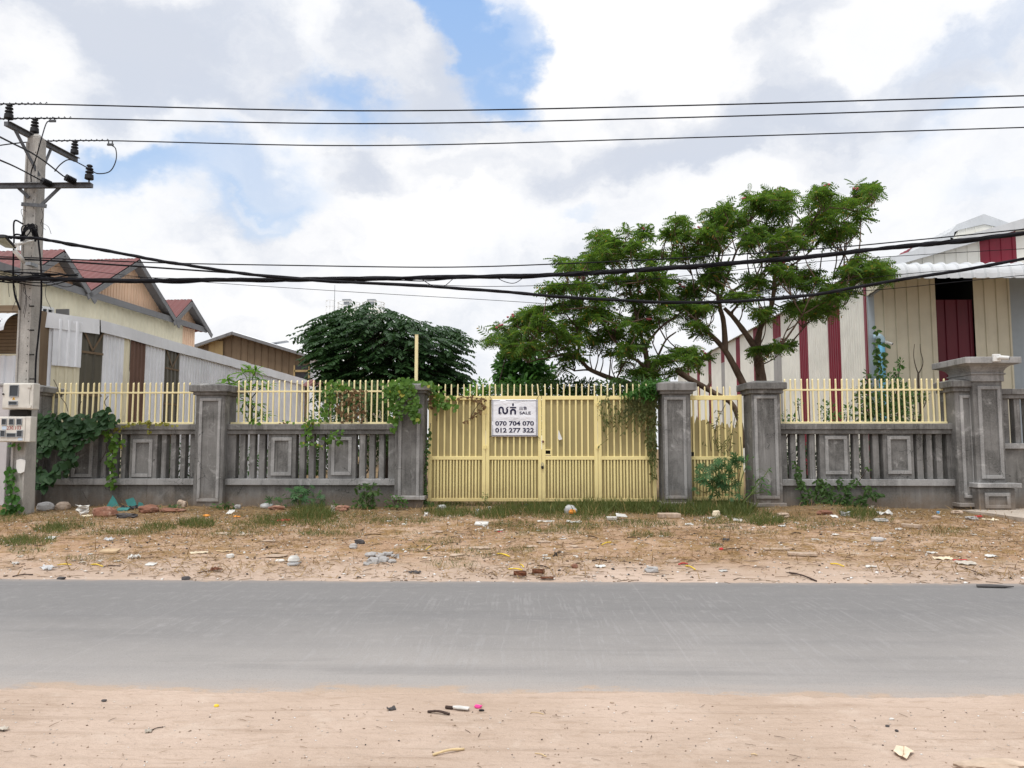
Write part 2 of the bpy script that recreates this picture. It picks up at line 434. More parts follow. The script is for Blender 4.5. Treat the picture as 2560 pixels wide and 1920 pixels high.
def dirt_material():
    m, nt, b = newmat('sandy_dirt', .95, .1); p = pos(nt)
    y = nd(nt, 'ShaderNodeSeparateXYZ', i_0=p).outputs[1]
    n1 = noise(nt, p, .55, 9, .62); n2 = noise(nt, p, 2.7, 9, .68, .4); n3 = noise(nt, p, 22, 6, .75); n4 = noise(nt, p, 75, 3, .7)
    strk = noise(nt, vmth(nt, 'MULTIPLY', p, (.35, 5, 1)), 2.2, 8, .65)
    # near shoulder : pale pinkish sand with tyre streaks
    s = mixc(nt, smooth(nt, n1, .38, .62), (.45, .345, .272), (.53, .415, .338))
    s = mixc(nt, mth(nt, 'MULTIPLY', smooth(nt, n2, .52, .7), .55), s, (.59, .485, .405))
    s = mixc(nt, mth(nt, 'MULTIPLY', smooth(nt, strk, .52, .66), .38), s, (.28, .20, .145))
    s = mixc(nt, mth(nt, 'MULTIPLY', smooth(nt, n3, .54, .72), .36), s, (.27, .19, .13))
    gr = noise(nt, p, 190, 3, .8)
    s = mixc(nt, mth(nt, 'MULTIPLY', smooth(nt, gr, .5, .68), .45), s, (.25, .175, .125)); s = mixc(nt, mth(nt, 'MULTIPLY', smooth(nt, noise(nt, vmth(nt, 'ADD', p, (2, 2, 2)), 120, 3, .8), .56, .7), .5), s, (.62, .50, .40))
    foot = noise(nt, vmth(nt, 'MULTIPLY', p, (1, 2.4, 1)), 5.5, 6, .6, .8)
    s = mixc(nt, mth(nt, 'MULTIPLY', smooth(nt, foot, .56, .66), .3), s, (.31, .22, .155))
    # far verge : reddish earth, dry straw litter and pale dust
    v = mixc(nt, smooth(nt, n1, .4, .62), (.37, .235, .15), (.475, .335, .24))
    v = mixc(nt, smooth(nt, n2, .47, .6), v, (.27, .165, .07))
    v = mixc(nt, mth(nt, 'MULTIPLY', smooth(nt, n3, .5, .66), .7), v, (.13, .08, .04))
    v = mixc(nt, mth(nt, 'MULTIPLY', smooth(nt, noise(nt, vmth(nt, 'ADD', p, (9, 4, 2)), 1.5, 9, .7), .56, .66), .7), v, (.47, .37, .28))
    v = mixc(nt, mth(nt, 'MULTIPLY', smooth(nt, noise(nt, vmth(nt, 'ADD', p, (2, 5, 2)), 34, 4, .7), .66, .72), .8), v, (.6, .54, .46))
    v = mixc(nt, mth(nt, 'MULTIPLY', smooth(nt, n4, .6, .72), .5), v, (.1, .065, .04))
    n5 = noise(nt, vmth(nt, 'MULTIPLY', p, (1, 1.6, 1)), 42, 5, .8)
    v = mixc(nt, mth(nt, 'MULTIPLY', smooth(nt, n5, .53, .6), .42), v, (.15, .09, .045))
    v = mixc(nt, mth(nt, 'MULTIPLY', smooth(nt, noise(nt, vmth(nt, 'ADD', p, (4, 1, 7)), 50, 4, .8), .55, .62), .7), v, (.55, .43, .30))
    e = mth(nt, 'ADD', y, mth(nt, 'MULTIPLY', mth(nt, 'SUBTRACT', noise(nt, p, 1.4, 7, .65), .5), 3.2))
    c = mixc(nt, smooth(nt, e, 10.2, 12.4), s, v)
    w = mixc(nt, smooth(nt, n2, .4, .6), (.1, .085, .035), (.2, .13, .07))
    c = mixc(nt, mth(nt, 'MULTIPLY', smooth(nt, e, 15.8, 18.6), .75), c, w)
    nt.links.new(c, b.inputs['Base Color'])
    bump(nt, b, mth(nt, 'ADD', mth(nt, 'ADD', mth(nt, 'MULTIPLY', n3, .5), n2), mth(nt, 'ADD', mth(nt, 'MULTIPLY', strk, .5), mth(nt, 'MULTIPLY', foot, .8))), .8, .03)
    return m

def road_material():
    m, nt, b = newmat('worn_concrete_road', .85, .2); p = pos(nt)
    sx = nd(nt, 'ShaderNodeSeparateXYZ', i_0=p); x, y = sx.outputs[0], sx.outputs[1]
    n1 = noise(nt, p, .5, 8, .6); n2 = noise(nt, p, 6, 8, .7); n3 = noise(nt, p, 60, 4, .75)
    lane = noise(nt, vmth(nt, 'MULTIPLY', p, (.06, 1.2, 1)), 1.3, 6, .6)
    c = mixc(nt, smooth(nt, mth(nt, 'ADD', y, mth(nt, 'MULTIPLY', n1, 2.2)), 6.2, 9.6), (.325, .304, .288), (.192, .186, .183))
    c = mixc(nt, mth(nt, 'MULTIPLY', smooth(nt, lane, .45, .7), .22), c, (.165, .162, .167))
    c = mixc(nt, mth(nt, 'MULTIPLY', smooth(nt, n2, .5, .75), .35), c, (.33, .318, .31))
    c = mixc(nt, mth(nt, 'MULTIPLY', smooth(nt, n3, .55, .8), .3), c, (.12, .117, .117))
    # brushed grooves across the lane, filled with pale dust
    wob = vmth(nt, 'SCALE', vmth(nt, 'SUBTRACT', noise(nt, p, .7, 3, .5, out='Color'), (.5, .5, .5)), 1.0); nt.nodes[-1].inputs['Scale'].default_value = .12
    g = noise(nt, vmth(nt, 'MULTIPLY', vmth(nt, 'ADD', p, wob), (1, .022, 1)), 34, 1, .4)
    g = mth(nt, 'MULTIPLY', smooth(nt, g, .56, .62), smooth(nt, noise(nt, vmth(nt, 'MULTIPLY', p, (1, .4, 1)), 9, 4, .6), .36, .6))
    gm = smooth(nt, mth(nt, 'ADD', noise(nt, vmth(nt, 'MULTIPLY', p, (.5, 1.2, 1)), .9, 7, .7), mth(nt, 'MULTIPLY', smooth(nt, x, -3.5, 0.5), .12)),   .40, .62)
    gy = mth(nt, 'MULTIPLY', smooth(nt, y, 5.7, 6.3), smooth(nt, y, 9.6, 8.8))
    c = mixc(nt, mth(nt, 'MULTIPLY', mth(nt, 'MULTIPLY', g, gm), mth(nt, 'MULTIPLY', gy, .24)), c, (.33, .322, .32))
    # sand drifting over both edges
    ed = mth(nt, 'ADD', mth(nt, 'ABSOLUTE', mth(nt, 'SUBTRACT', y, 7.77)), mth(nt, 'MULTIPLY', mth(nt, 'SUBTRACT', noise(nt, vmth(nt, 'MULTIPLY', p, (.6, 2, 1)), 3, 8, .7), .5), .5))
    c = mixc(nt, mth(nt, 'MULTIPLY', smooth(nt, ed, 1.95, 2.35), .6), c, (.37, .305, .26))
    e2 = mth(nt, 'ADD', mth(nt, 'ABSOLUTE', mth(nt, 'SUBTRACT', y, 7.77)), mth(nt, 'ADD', mth(nt, 'MULTIPLY', mth(nt, 'SUBTRACT', noise(nt, vmth(nt, 'MULTIPLY', p, (1, 2.2, 1)), 1.1, 9, .72), .5), 1.1), mth(nt, 'MULTIPLY', mth(nt, 'SUBTRACT', n2, .5), .2)))
    c = mixc(nt, mth(nt, 'MULTIPLY', smooth(nt, e2, 2.18, 2.3), .85), c, (.40, .30, .225))
    spk = noise(nt, p, 130, 2, .8)
    c = mixc(nt, mth(nt, 'MULTIPLY', smooth(nt, spk, .55, .7), .45), c, (.10, .098, .097)); c = mixc(nt, mth(nt, 'MULTIPLY', smooth(nt, noise(nt, vmth(nt, 'ADD', p, (3, 2, 1)), 90, 2, .8), .58, .7), .4), c, (.42, .41, .40))
    rub = noise(nt, vmth(nt, 'MULTIPLY', p, (.12, 1, 1)), 2.6, 8, .7)
    c = mixc(nt, mth(nt, 'MULTIPLY', smooth(nt, rub, .5, .66), .22), c, (.135, .132, .132))
    # slab joints
    j = mth(nt, 'ABSOLUTE', mth(nt, 'SUBTRACT', mth(nt, 'FRACT', mth(nt, 'MULTIPLY', mth(nt, 'ADD', x, 1.25), .2)), .5))
    c = mixc(nt, mth(nt, 'MULTIPLY', smooth(nt, j, .0028, .001), .1), c, (.42, .4, .39))
    nt.links.new(c, b.inputs['Base Color'])
    bump(nt, b, mth(nt, 'ADD', n3, mth(nt, 'MULTIPLY', g, -.3)), .3, .006)
    return m

def make_ground():
    ys = [-60, -20, -6, -2, 0, 1, 1.8] + list(np.arange(2.2, 5.3, .12)) + [5.4, 6.5, 7.5, 8.5, 9.6] + list(np.arange(9.75, 20.1, .13)) + [21, 23, 27, 35, 50, 80, 150, 400, 1500]
    xs = [-1500, -400, -100, -40, -22, -16] + list(np.arange(-13.2, 13.3, .15)) + [16, 22, 40, 100, 400, 1500]
    mb = MB()
    mb.v = [(x, y, gz(x, y)) for y in ys for x in xs]; n = len(xs)
    mb.f = [(j * n + i, j * n + i + 1, (j + 1) * n + i + 1, (j + 1) * n + i) for j in range(len(ys) - 1) for i in range(n - 1)]
    mb.mi = [0] * len(mb.f)
    tag(mb.build('ground', dirt_material(), org=(0, 0, 0), smooth=True), 'sandy earth shoulder and littered verge either side of the road', 'ground', kind='structure')
    mb = MB(); xs = [-1200, -300, -80, -30] + list(np.arange(-14, 14.01, .035)) + [30, 80, 300, 1200]
    for x in xs:
        near = 5.50 + .06 * max(0, mnoise.noise((x * 1.7, 4, 5))) + .10 * mnoise.noise((x * .7, 1, 0)) + .05 * mnoise.noise((x * 3.1, 1, 5)) + .035 * mnoise.noise((x * 9, 1, 5)) + .02 * mnoise.noise((x * 25, 1, 5))
        far = 10.04 + .03 * mnoise.noise((x * .5, 7, 0)) + .025 * mnoise.noise((x * 3.3, 2, 5)) + .04 * mnoise.noise((x * 7, 2, 5)) + .03 * mnoise.noise((x * 19, 2, 5))
        mb.v += [(x, near - .03, -.012), (x, near + .05, .010), (x, 7.5, .016), (x, far - .05, .010), (x, far + .03, -.012)]
    mb.f = [(i * 5 + k, i * 5 + 5 + k, i * 5 + 6 + k, i * 5 + 1 + k) for i in range(len(xs) - 1) for k in range(4)]; mb.mi = [0] * len(mb.f)
    tag(mb.build('road', road_material(), org=(0, 0, 0)), 'grey worn concrete road with brushed cross grooves', 'road', kind='structure')
    mb = MB(); a = [G(2470, 1290), G(2405, 1278), P(2480, 1276, 19.1), P(2700, 1276, 19.1), G(2700, 1330), G(2560, 1306)]
    a = [Vector((v.x, v.y, .12)) for v in a]
    mb.prism(a, (0, 0, .135))
    tag(mb.build('driveway', concrete('driveway_concrete', (.36, .31, .26), (.43, .37, .31), (.5, .44, .38), .3)), 'pale dusty concrete driveway in front of the neighbouring wall', 'driveway', kind='structure')
make_ground()

# ------------------------------------------------------------------ the compound wall
YP, YC, YPL, YB, YR, YE = 19.0, 19.17, 19.22, 19.27, 19.42, 19.56     # pillar face, coping, plinth, baluster, railing, back
ZL = {k: P(775, r, YC).z for k, r in dict(cop=1060, cob=1074.5, mol=1085.5, led=1197, leb=1213).items()}

def ring(mb, x0, x1, z0, z1, w, y0, y1):
    """raised rectangular border, mitre-free butt joints"""
    mb.box(x0, x1, y0, y1, z1 - w, z1); mb.box(x0, x1, y0, y1, z0, z0 + w)
    mb.box(x0, x0 + w, y0, y1, z0 + w, z1 - w); mb.box(x1 - w, x1, y0, y1, z0 + w, z1 - w)

def wall_bay(label, xl, xr, bal, ends, panels, Z=ZL, row=1140):
    X = lambda px, Y=YB: P(px, row, Y).x
    x0, x1 = P(xl, row, YC).x, P(xr, row, YC).x
    t = thing('boundary_wall', ((x0 + x1) / 2, (YC + YE) / 2, .2), label, 'wall', 'grey concrete wall bays')
    mb = MB(); mb.box(x0, x1, YPL, YE, -.1, Z['leb']); mb.build('plinth', CONC_PLINTH, t, .006)
    mb = MB(); mb.box(x0, x1, YC - .02, YE, Z['leb'], Z['led']); mb.build('ledge', CONC_FRAME, t, .008)
    mb = MB(); mb.box(x0, x1, YC + .035, YE, Z['mol'], Z['cob']); mb.box(x0, x1, YC - .01, YE + .02, Z['cob'], Z['cop']); mb.build('coping', CONC, t, .01)
    for a, b in ends:
        mb = MB(); mb.box(X(a), X(b), YB, YE - .05, Z['led'], Z['mol']); mb.build('end_panel', CONC, t, .005)
    mesh = None
    for a, b in bal:
        xa, xb = X(a), X(b)
        mb = MB(); j = rnd.uniform(-.006, .006); mb.box(xa, xb, YB + j, YB + .20 + j, Z['led'], Z['mol']); mb.build('baluster', CONC, t, .009)
    for a, b, fa, fb, ft, fbm in panels:
        mb = MB(); mb.box(X(a), X(b), YB - .012, YE - .05, Z['led'], Z['mol']); p = mb.build('panel', CONC, t, .006)
        mb = MB(); xm = (a + b) / 2
        ring(mb, X(fa), X(fb), P(xm, fbm, YB).z, P(xm, ft, YB).z, .085, YB - .048, YB - .011); mb.build('panel_frame', CONC_FRAME, p, .006)
    return t

c3 = lambda x: x / 3.771
c4 = lambda x: 480 + x / 3.77
c6 = lambda x: 1540 + x / 3.95
c7 = lambda x: 2040 + x / 3.606
wall_bay('concrete wall bay behind the utility pole, half buried under large leaves', 104, 487,
         [(c3(480), c3(530)), (c3(565), c3(612)), (c3(955), c3(1000)), (c3(1050), c3(1096)), (c3(1140), c3(1185)), (c3(1520), c3(1565)), (c3(1607), c3(1655)), (c3(1700), c3(1745))],
         [(105, 118), (c3(1790), c3(1836))],
         [(c3(660), c3(920), c3(685), c3(880), 1098, 1193), (c3(1225), c3(1480), c3(1255), c3(1440), 1098.5, 1192.5)])
wall_bay('concrete wall bay with peeling plaster panels beside the vine draped gate pillar', 559, 988,
         [(c4(a), c4(b)) for a, b in ((447, 497), (540, 590), (630, 685), (1010, 1062), (1100, 1150), (1195, 1245), (1575, 1632), (1670, 1720), (1760, 1810))],
         [(560, c4(412)), (c4(1850), 987)],
         [(c4(715), c4(980), c4(750), c4(942), 1093.5, 1189), (c4(1282), c4(1545), c4(1315), c4(1507), 1092.5, 1188)])
wall_bay('concrete wall bay in front of the striped warehouse, bushes at its foot', 1946, 2393,
         [(c6(1725), c6(1780)), (c6(1818), c6(1872)), (c6(1915), c6(1970))] + [(c7(a), c7(b)) for a, b in ((340, 390), (430, 480), (515, 570), (910, 965), (1000, 1050), (1085, 1140))],
         [(1949, c6(1690)), (c7(1185), 2392)],
         [(c6(2012), c7(305), c7(78), c7(280), 1090, 1186), (c7(605), c7(880), c7(640), c7(850), 1090, 1185)])
ZN = {k: P(2530, r, YC).z for k, r in dict(cop=972, cob=986, mol=996, led=1108, leb=1122).items()}
wall_bay('taller neighbouring concrete wall bay past the large corniced pillar', 2508, 2900,
         [(c7(a), c7(a) + 15) for a in (1790, 1900, 2010, 2400, 2510, 2620)], [(2508, c7(1740))], [(c7(2120), c7(2300), c7(2150), c7(2270), 1012, 1098)], ZN, 1050)

def pillar(label, xl, xr, top, capb, molb, fr, base=None, depth=.74, rowx=1120, group='panelled wall pillars', pil=None):
    """xl,xr = front face, rows for cap top / cap bottom / moulding bottom, fr = frame (x0,x1,top,bottom)"""
    xm = (xl + xr) / 2; Y = YP
    x0, x1 = P(xl, rowx, Y).x, P(xr, rowx, Y).x
    z = lambda r, y=Y: P(xm, r, y).z
    t = thing('wall_pillar', ((x0 + x1) / 2, Y + depth / 2, .2), label, 'pillar', group)
    mb = MB(); mb.box(x0, x1, Y, Y + depth, -.1, z(molb)); sh = mb.build('shaft', CONC, t, .01)
    mb = MB(); a, b = .06, .135
    mb.box(x0 - a, x1 + a, Y - a, Y + depth + a, z(molb), z(capb)); mb.build('moulding', CONC, t, .014)
    mb = MB(); mb.box(x0 - b, x1 + b, Y - b, Y + depth + b, z(capb, Y - b), z(top, Y - b))
    mb.frustum((x0 - b + .004, x1 + b - .004, Y - b + .004, Y + depth + b - .004, z(top, Y - b)), (x0 + .1, x1 - .1, Y + .1, Y + depth - .1, z(top, Y - b) + .055))
    mb.build('cap', CONC, t, .012)
    mb = MB(); ring(mb, P(fr[0], rowx, Y).x, P(fr[1], rowx, Y).x, z(fr[3]), z(fr[2]), .075, Y - .035, Y + .004); mb.build('panel_frame', CONC_FRAME, t, .007)
    if base:
        mb = MB(); mb.box(x0 - .06, x1 + .06, Y - .1, Y + depth, z(base[1], Y - .1), z(base[0], Y - .1)); mb.build('base_step', CONC_FRAME, t, .01)
    return t

pillar('wall pillar almost hidden behind the utility pole and big leaves', 20, 96, 966, 980.5, 988, (30, 86, 1000, 1240))
pillar('wall pillar standing between two yellow railings', 486, 559.5, 962, 979, 987.5, (496.5, 550.5, 995, 1254))
pillar('vine topped pillar beside the double yellow gate', 987, 1058, 961, 975, 983.5, (996, 1049, 996, 1246.5), (1240, 1250))
pillar('pillar between the double gate and the small pedestrian gate', 1658, 1728.5, 957, 976, 985, (1661.5, 1716.5, 992, 1247), (1256, 1262))
pillar('pillar between the small pedestrian gate and the last yellow railing', 1882, 1954, 955.5, 972.5, 984, (1887, 1945.5, 989, 1247), (1258, 1268))
pillar('narrow pillar attached to the large corniced pillar', 2393, 2448, 951, 967, 979, (2404, 2436, 987.5, 1245.5), (1258, 1268), .7)

def big_pillar():
    Y = 18.84; x0, x1 = P(2438, 1100, Y).x, P(2512, 1100, Y).x; xm = 2474; d = .95
    z = lambda r, y=Y: P(xm, r, y).z
    t = thing('corniced_pillar', ((x0 + x1) / 2, Y + d / 2, .2), 'large grey pillar with flared cornice and square pedestal', 'pillar')
    mb = MB(); mb.box(x0, x1, Y, Y + d, z(1220), z(954)); mb.build('shaft', CONC, t, .01)
    mb = MB(); mb.box(x0 - .04, x1 + .04, Y - .04, Y + d + .04, z(954), z(937)); mb.box(x0 - .07, x1 + .07, Y - .07, Y + d + .07, z(937), z(933))
    n = 6
    for k in range(n):
        f = lambda t: .04 + .24 * (1 - math.sqrt(max(0, 1 - t * t)))
        a, b = f(k / n), f((k + 1) / n); za = z(933) + (z(909, Y - .25) - z(933)) * k / n; zb = z(933) + (z(909, Y - .25) - z(933)) * (k + 1) / n
        mb.frustum((x0 - a, x1 + a, Y - a, Y + d + a, za), (x0 - b, x1 + b, Y - b, Y + d + b, zb))
    zt = z(908, Y - .3)
    mb.box(x0 - .31, x1 + .31, Y - .31, Y + d + .31, zt, z(892, Y - .31))
    mb.frustum((x0 - .305, x1 + .305, Y - .305, Y + d + .305, z(892, Y - .31)), (x0 + .1, x1 - .1, Y + .1, Y + d - .1, z(892, Y - .31) + .05))
    mb.build('cornice', CONC_FRAME, t, .01)
    mb = MB(); ring(mb, P(2449, 1100, Y).x, P(2506, 1100, Y).x, z(1197), z(965), .085, Y - .035, Y + .004); mb.build('panel_frame', CONC_FRAME, t, .007)
    mb = MB(); mb.box(x0 - .06, x1 + .09, Y - .14, Y + d, -.1, z(1220.5)); p = mb.build('pedestal', CONC, t, .01)
    mb = MB(); mb.box(x0 - .12, x1 + .22, Y - .22, Y + d, z(1220, Y - .2), z(1208, Y - .2)); mb.build('pedestal_ledge', CONC_FRAME, t, .012)
    mb = MB(); ring(mb, P(2461, 1250, Y - .14).x, P(2525, 1250, Y - .14).x, z(1270), z(1231), .085, Y - .18, Y - .136); mb.build('pedestal_frame', CONC_FRAME, p, .007)
big_pillar()

def picket_mesh(w, h, tip=True):
    me = bpy.data.meshes.new('picket'); mb = MB(); mb.box(-w / 2, w / 2, -w / 2, w / 2, 0, h - w * .8)
    if tip: mb.add([(-w / 2, -w / 2, h - w * .8), (w / 2, -w / 2, h - w * .8), (w / 2, w / 2, h - w * .8), (-w / 2, w / 2, h - w * .8), (-w / 2, 0, h - w * .2), (w / 2, 0, h + w * .2)],
                   [(0, 1, 5, 4), (2, 3, 4, 5), (3, 0, 4), (1, 2, 5)])
    me.from_pydata(mb.v, [], mb.f); me.materials.append(YEL_RAIL); me.update(); return me

def railing(label, xl, xr, x_first, n, step, zrow, toprow, tiprow):
    xm = (xl + xr) / 2; Y = YR
    x0, x1 = P(xl, 1010, Y).x, P(xr, 1010, Y).x
    zb = ZL['cop']; zt = P(xm, toprow, Y).z; zz = P(xm, tiprow, Y).z
    t = thing('railing', ((x0 + x1) / 2, Y, zb), label, 'railing', 'yellow picket railings on the wall')
    mb = MB(); mb.box(x0, x1, Y - .035, Y + .035, zb, zb + .055); mb.build('bottom_rail', YEL_RAIL, t, .004)
    mb = MB(); mb.box(x0, x1, Y - .024, Y + .024, zt - .042, zt); mb.build('top_rail', YEL_RAIL, t, .004)
    for x in (x0 + .02, x1 - .02):
        mb = MB(); mb.box(x - .018, x + .018, Y - .018, Y + .018, zb + .055, zt - .042); mb.build('post', YEL_RAIL, t)
    me = picket_mesh(.034, zz - zb - .055)
    for k in range(n):
        x = P(x_first + step * k, 1010, Y).x
        o = inst('picket', me, t, (x + rnd.uniform(-.004, .004), Y - .001, zb + .055)); o.rotation_euler = (rnd.uniform(-.006, .006), rnd.uniform(-.012, .012), 0)
railing('yellow picket railing nearest the utility pole, above the big leaved vine', 131, 487, 147.5, 24, 14.18, 1062, 980, 957)
railing('yellow picket railing hung with green vines beside the gate', 573, 992, 597, 28, 14.4, 1057, 976.5, 951)
railing('clean yellow picket railing in front of the red striped warehouse', 1948, 2381, 1962, 29, 14.28, 1054, 972.5, 947)

# ------------------------------------------------------------------ gates
YG = 19.38
def bar_mesh(name, w, d, h, m, tip=False):
    me = bpy.data.meshes.new(name); mb = MB(); mb.box(-w / 2, w / 2, -d / 2, d / 2, 0, h); me.from_pydata(mb.v, [], mb.f); me.materials.append(m); me.update(); return me

def gate_z(xm): return {k: P(xm, r, YG).z for k, r in dict(top=990, topb=999.5, mid=1140.5, midb=1149.5, bot=1245.5, botb=1253.5).items()}
GZ = gate_z(1355)
BAR_U = bar_mesh('bar', .042, .03, GZ['topb'] - GZ['mid'], YEL); BAR_L = bar_mesh('bar', .046, .03, GZ['midb'] - GZ['bot'], YEL)
BAR_T = bar_mesh('thin_bar', .03, .03, GZ['midb'] - GZ['bot'], YEL)
def spike_mesh(h):
    me = bpy.data.meshes.new('spike'); mb = MB(); mb.box(-.016, .016, -.016, .016, 0, h - .03); mb.frustum((-.016, .016, -.016, .016, h - .03), (-.003, .003, -.003, .003, h)); me.from_pydata(mb.v, [], mb.f); me.materials.append(YEL_RAIL); me.update(); return me
SPIKE = spike_mesh(P(1355, 959.5, YG).z - GZ['top'])

def gate_fold(t, xl, xr, hatch=None, nsp=9, bent=None):
    """one framed fold of the gate"""
    x0, x1 = P(xl, 1140, YG).x, P(xr, 1140, YG).x; w = .088; Z = GZ; Y = YG
    fr = MB()
    fr.box(x0, x0 + w, Y - .035, Y + .035, Z['botb'], Z['top']); fr.box(x1 - w, x1, Y - .035, Y + .035, Z['botb'], Z['top'])
    fr.box(x0 + w, x1 - w, Y - .034, Y + .034, Z['topb'], Z['top']); fr.box(x0 + w, x1 - w, Y - .033, Y + .033, Z['midb'], Z['mid']); fr.box(x0 + w, x1 - w, Y - .034, Y + .034, Z['botb'], Z['bot'])
    fo = fr.build('frame', YEL, t, .005)
    mb = MB()
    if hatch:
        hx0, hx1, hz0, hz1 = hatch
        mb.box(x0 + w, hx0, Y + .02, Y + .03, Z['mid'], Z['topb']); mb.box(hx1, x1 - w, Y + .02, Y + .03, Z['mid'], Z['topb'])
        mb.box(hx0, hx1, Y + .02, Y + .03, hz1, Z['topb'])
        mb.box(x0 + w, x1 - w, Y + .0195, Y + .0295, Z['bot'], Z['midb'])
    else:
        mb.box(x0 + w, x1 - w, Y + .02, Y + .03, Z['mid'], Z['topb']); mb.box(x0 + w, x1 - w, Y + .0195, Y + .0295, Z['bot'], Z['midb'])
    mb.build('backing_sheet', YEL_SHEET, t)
    a, b = x0 + w, x1 - w; n = 7; s = (b - a + .0) / (n + 1) if n else 0
    for k in range(n):
        x = a + s * (k + 1) - (.0 if k else .0)
        if hatch and hx0 - .03 < x < hx1 + .03: pass
        inst('bar', BAR_U, t, (x + rnd.uniform(-.003, .003), Y - .005, Z['mid'])); inst('bar', BAR_L, t, (x, Y - .005, Z['bot']))
    for k in range(n + 1): inst('thin_bar', BAR_T, t, (a + s * (k + .5), Y - .004, Z['bot']))
    sp = (x1 - x0) / nsp
    for k in range(nsp):
        o = inst('spike', SPIKE, t, (x0 + sp * (k + .55), Y + .005, Z['top'])); o.rotation_euler = (rnd.uniform(-.04, .04), -.1 if k == bent else rnd.uniform(-.035, .035), 0)
    return fo, x0, x1

def hinge(t, px, py):
    c = P(px, py, YG - .05); mb = MB(); mb.lathe((c.x, c.y, c.z - .05), [(.018, 0), (.02, .003), (.02, .097), (.018, .1)], 10)
    mb.box(c.x - .06, c.x + .06, c.y + .008, c.y + .016, c.z - .04, c.z + .04); mb.build('hinge', YEL, t)

x = P(1195, 1200, YG)
g1 = thing('gate_leaf', (x.x, YG, .3), 'yellow steel gate leaf of two folds carrying the white sale banner', 'gate', 'leaves of the double gate')
gate_fold(g1, 1071, 1214); gate_fold(g1, 1214.8, 1354, bent=8); hinge(g1, 1213.5, 1118); hinge(g1, 1213.5, 1030)
x = P(1500, 1200, YG)
g2 = thing('gate_leaf', (x.x, YG, .3), 'yellow steel gate leaf of two folds with square hatch, overgrown by creeper', 'gate', 'leaves of the double gate')
h0, h1 = P(1364, 1138, YG), P(1376, 1126, YG)
gate_fold(g2, 1355, 1494.5, hatch=(h0.x, h1.x, h0.z, h1.z)); gate_fold(g2, 1495.3, 1640); hinge(g2, 1494.5, 1118); hinge(g2, 1494.5, 1010)
mb = MB(); ring(mb, h0.x - .03, h1.x + .03, h0.z, h1.z + .03, .03, YG - .03, YG + .02); mb.build('hatch_frame', YEL, g2)
mb = MB(); mb.box(h0.x, h1.x, YG + .05, YG + .06, h0.z, h1.z); mb.build('hatch_opening', DARKCAV, g2)
mb = MB(); k = P(1357.5, 1104, YG - .04); mb.lathe(k, [(.006, 0), (.03, .004), (.03, .02), (.01, .024)], 12, (0, -1, 0)); mb.build('lock_plate', RUSTY, g2)

def padlock():
    c = P(1356, 1167, YG - .06)
    t = thing('padlock', c, 'black padlock hanging where the two gate leaves meet', 'padlock')
    mb = MB(); mb.box(c.x - .033, c.x + .033, c.y - .018, c.y + .018, c.z - .05, c.z + .02); mb.build('lock_body', BLACK, t, .01)
    mb = MB(); mb.tube(spline([(c.x - .022, c.y, c.z + .02), (c.x - .022, c.y, c.z + .075), (c.x, c.y, c.z + .1), (c.x + .022, c.y, c.z + .075), (c.x + .022, c.y, c.z + .02)], 5), .006, 6); mb.build('shackle', GALV, t)
padlock()

def wicket():
    Y = YG + .02; R = lambda px, py: P(px, py, Y)
    t = thing('pedestrian_gate', R(1790, 1250), 'narrow yellow pedestrian gate with torn backing sheet', 'gate')
    x0, x1 = R(1724, 1120).x, R(1856.5, 1120).x; xm = 1790
    z = {k: R(xm, r).z for k, r in dict(top=989, topb=1000, mid=1141, midb=1149.5, bot=1241.5, botb=1251).items()}
    w = .09; mb = MB()
    mb.box(x0, x0 + w * .5, Y - .03, Y + .03, z['botb'], z['top']); mb.box(x1 - w, x1, Y - .035, Y + .035, z['botb'], z['top'] + .02)
    for a, b in (('topb', 'top'), ('midb', 'mid'), ('botb', 'bot')): mb.box(x0 + w * .5, x1 - w, Y - .032, Y + .032, z[a], z[b])
    mb.build('frame', YEL, t, .005)
    a, b = x0 + w * .5, x1 - w
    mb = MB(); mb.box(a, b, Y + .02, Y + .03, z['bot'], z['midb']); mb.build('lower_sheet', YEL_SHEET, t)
    mb = MB(); n = 60; hi = []
    for k in range(n + 1):
        u = k / n; h = z['mid'] + (z['topb'] - z['mid']) * (.66 - .12 * u + .12 * mnoise.noise((u * 3.1, 3.3, 0)) + .16 * mnoise.noise((u * 19, 1, 0)))
        hi.append((a + (b - a) * u, Y + .02, h))
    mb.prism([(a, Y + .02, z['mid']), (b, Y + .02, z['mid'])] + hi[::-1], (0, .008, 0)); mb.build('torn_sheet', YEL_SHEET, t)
    bu = bar_mesh('bar', .044, .03, z['topb'] - z['mid'], YEL); bl = bar_mesh('bar', .046, .03, z['midb'] - z['bot'], YEL); bt = bar_mesh('thin_bar', .028, .03, z['midb'] - z['bot'], YEL)
    sp = spike_mesh(R(xm, 966).z - z['top'])
    for k in range(7):
        x = R(c6(765 + 62.5 * k), 1060).x
        inst('bar', bu, t, (x, Y - .005, z['mid'])); inst('bar', bl, t, (x + .01, Y - .005, z['bot'])); inst('thin_bar', bt, t, (x + .09, Y - .004, z['bot']))
        inst('spike', sp, t, (x - .02, Y, z['top']))
    mb = MB(); h = R(1730, 1135); mb.box(h.x - .05, h.x + .04, Y - .04, Y - .03, h.z - .05, h.z + .05); mb.build('latch_plate', DARKCAV, t)
wicket()

def steel_post():
    c = P(1040.5, 960, 19.9); z1 = P(1040.5, 838, 19.9).z
    t = thing('steel_post', (c.x, c.y, .2), 'slim cream steel post standing up behind the vine topped pillar', 'post')
    mb = MB(); mb.box(c.x - .04, c.x + .04, c.y - .04, c.y + .04, .2, z1); mb.build('shaft', YEL_RAIL, t, .005)
    mb = MB(); mb.box(c.x - .044, c.x + .044, c.y - .044, c.y + .044, z1, z1 + .012); mb.build('end_plate', YEL_RAIL, t)
steel_post()

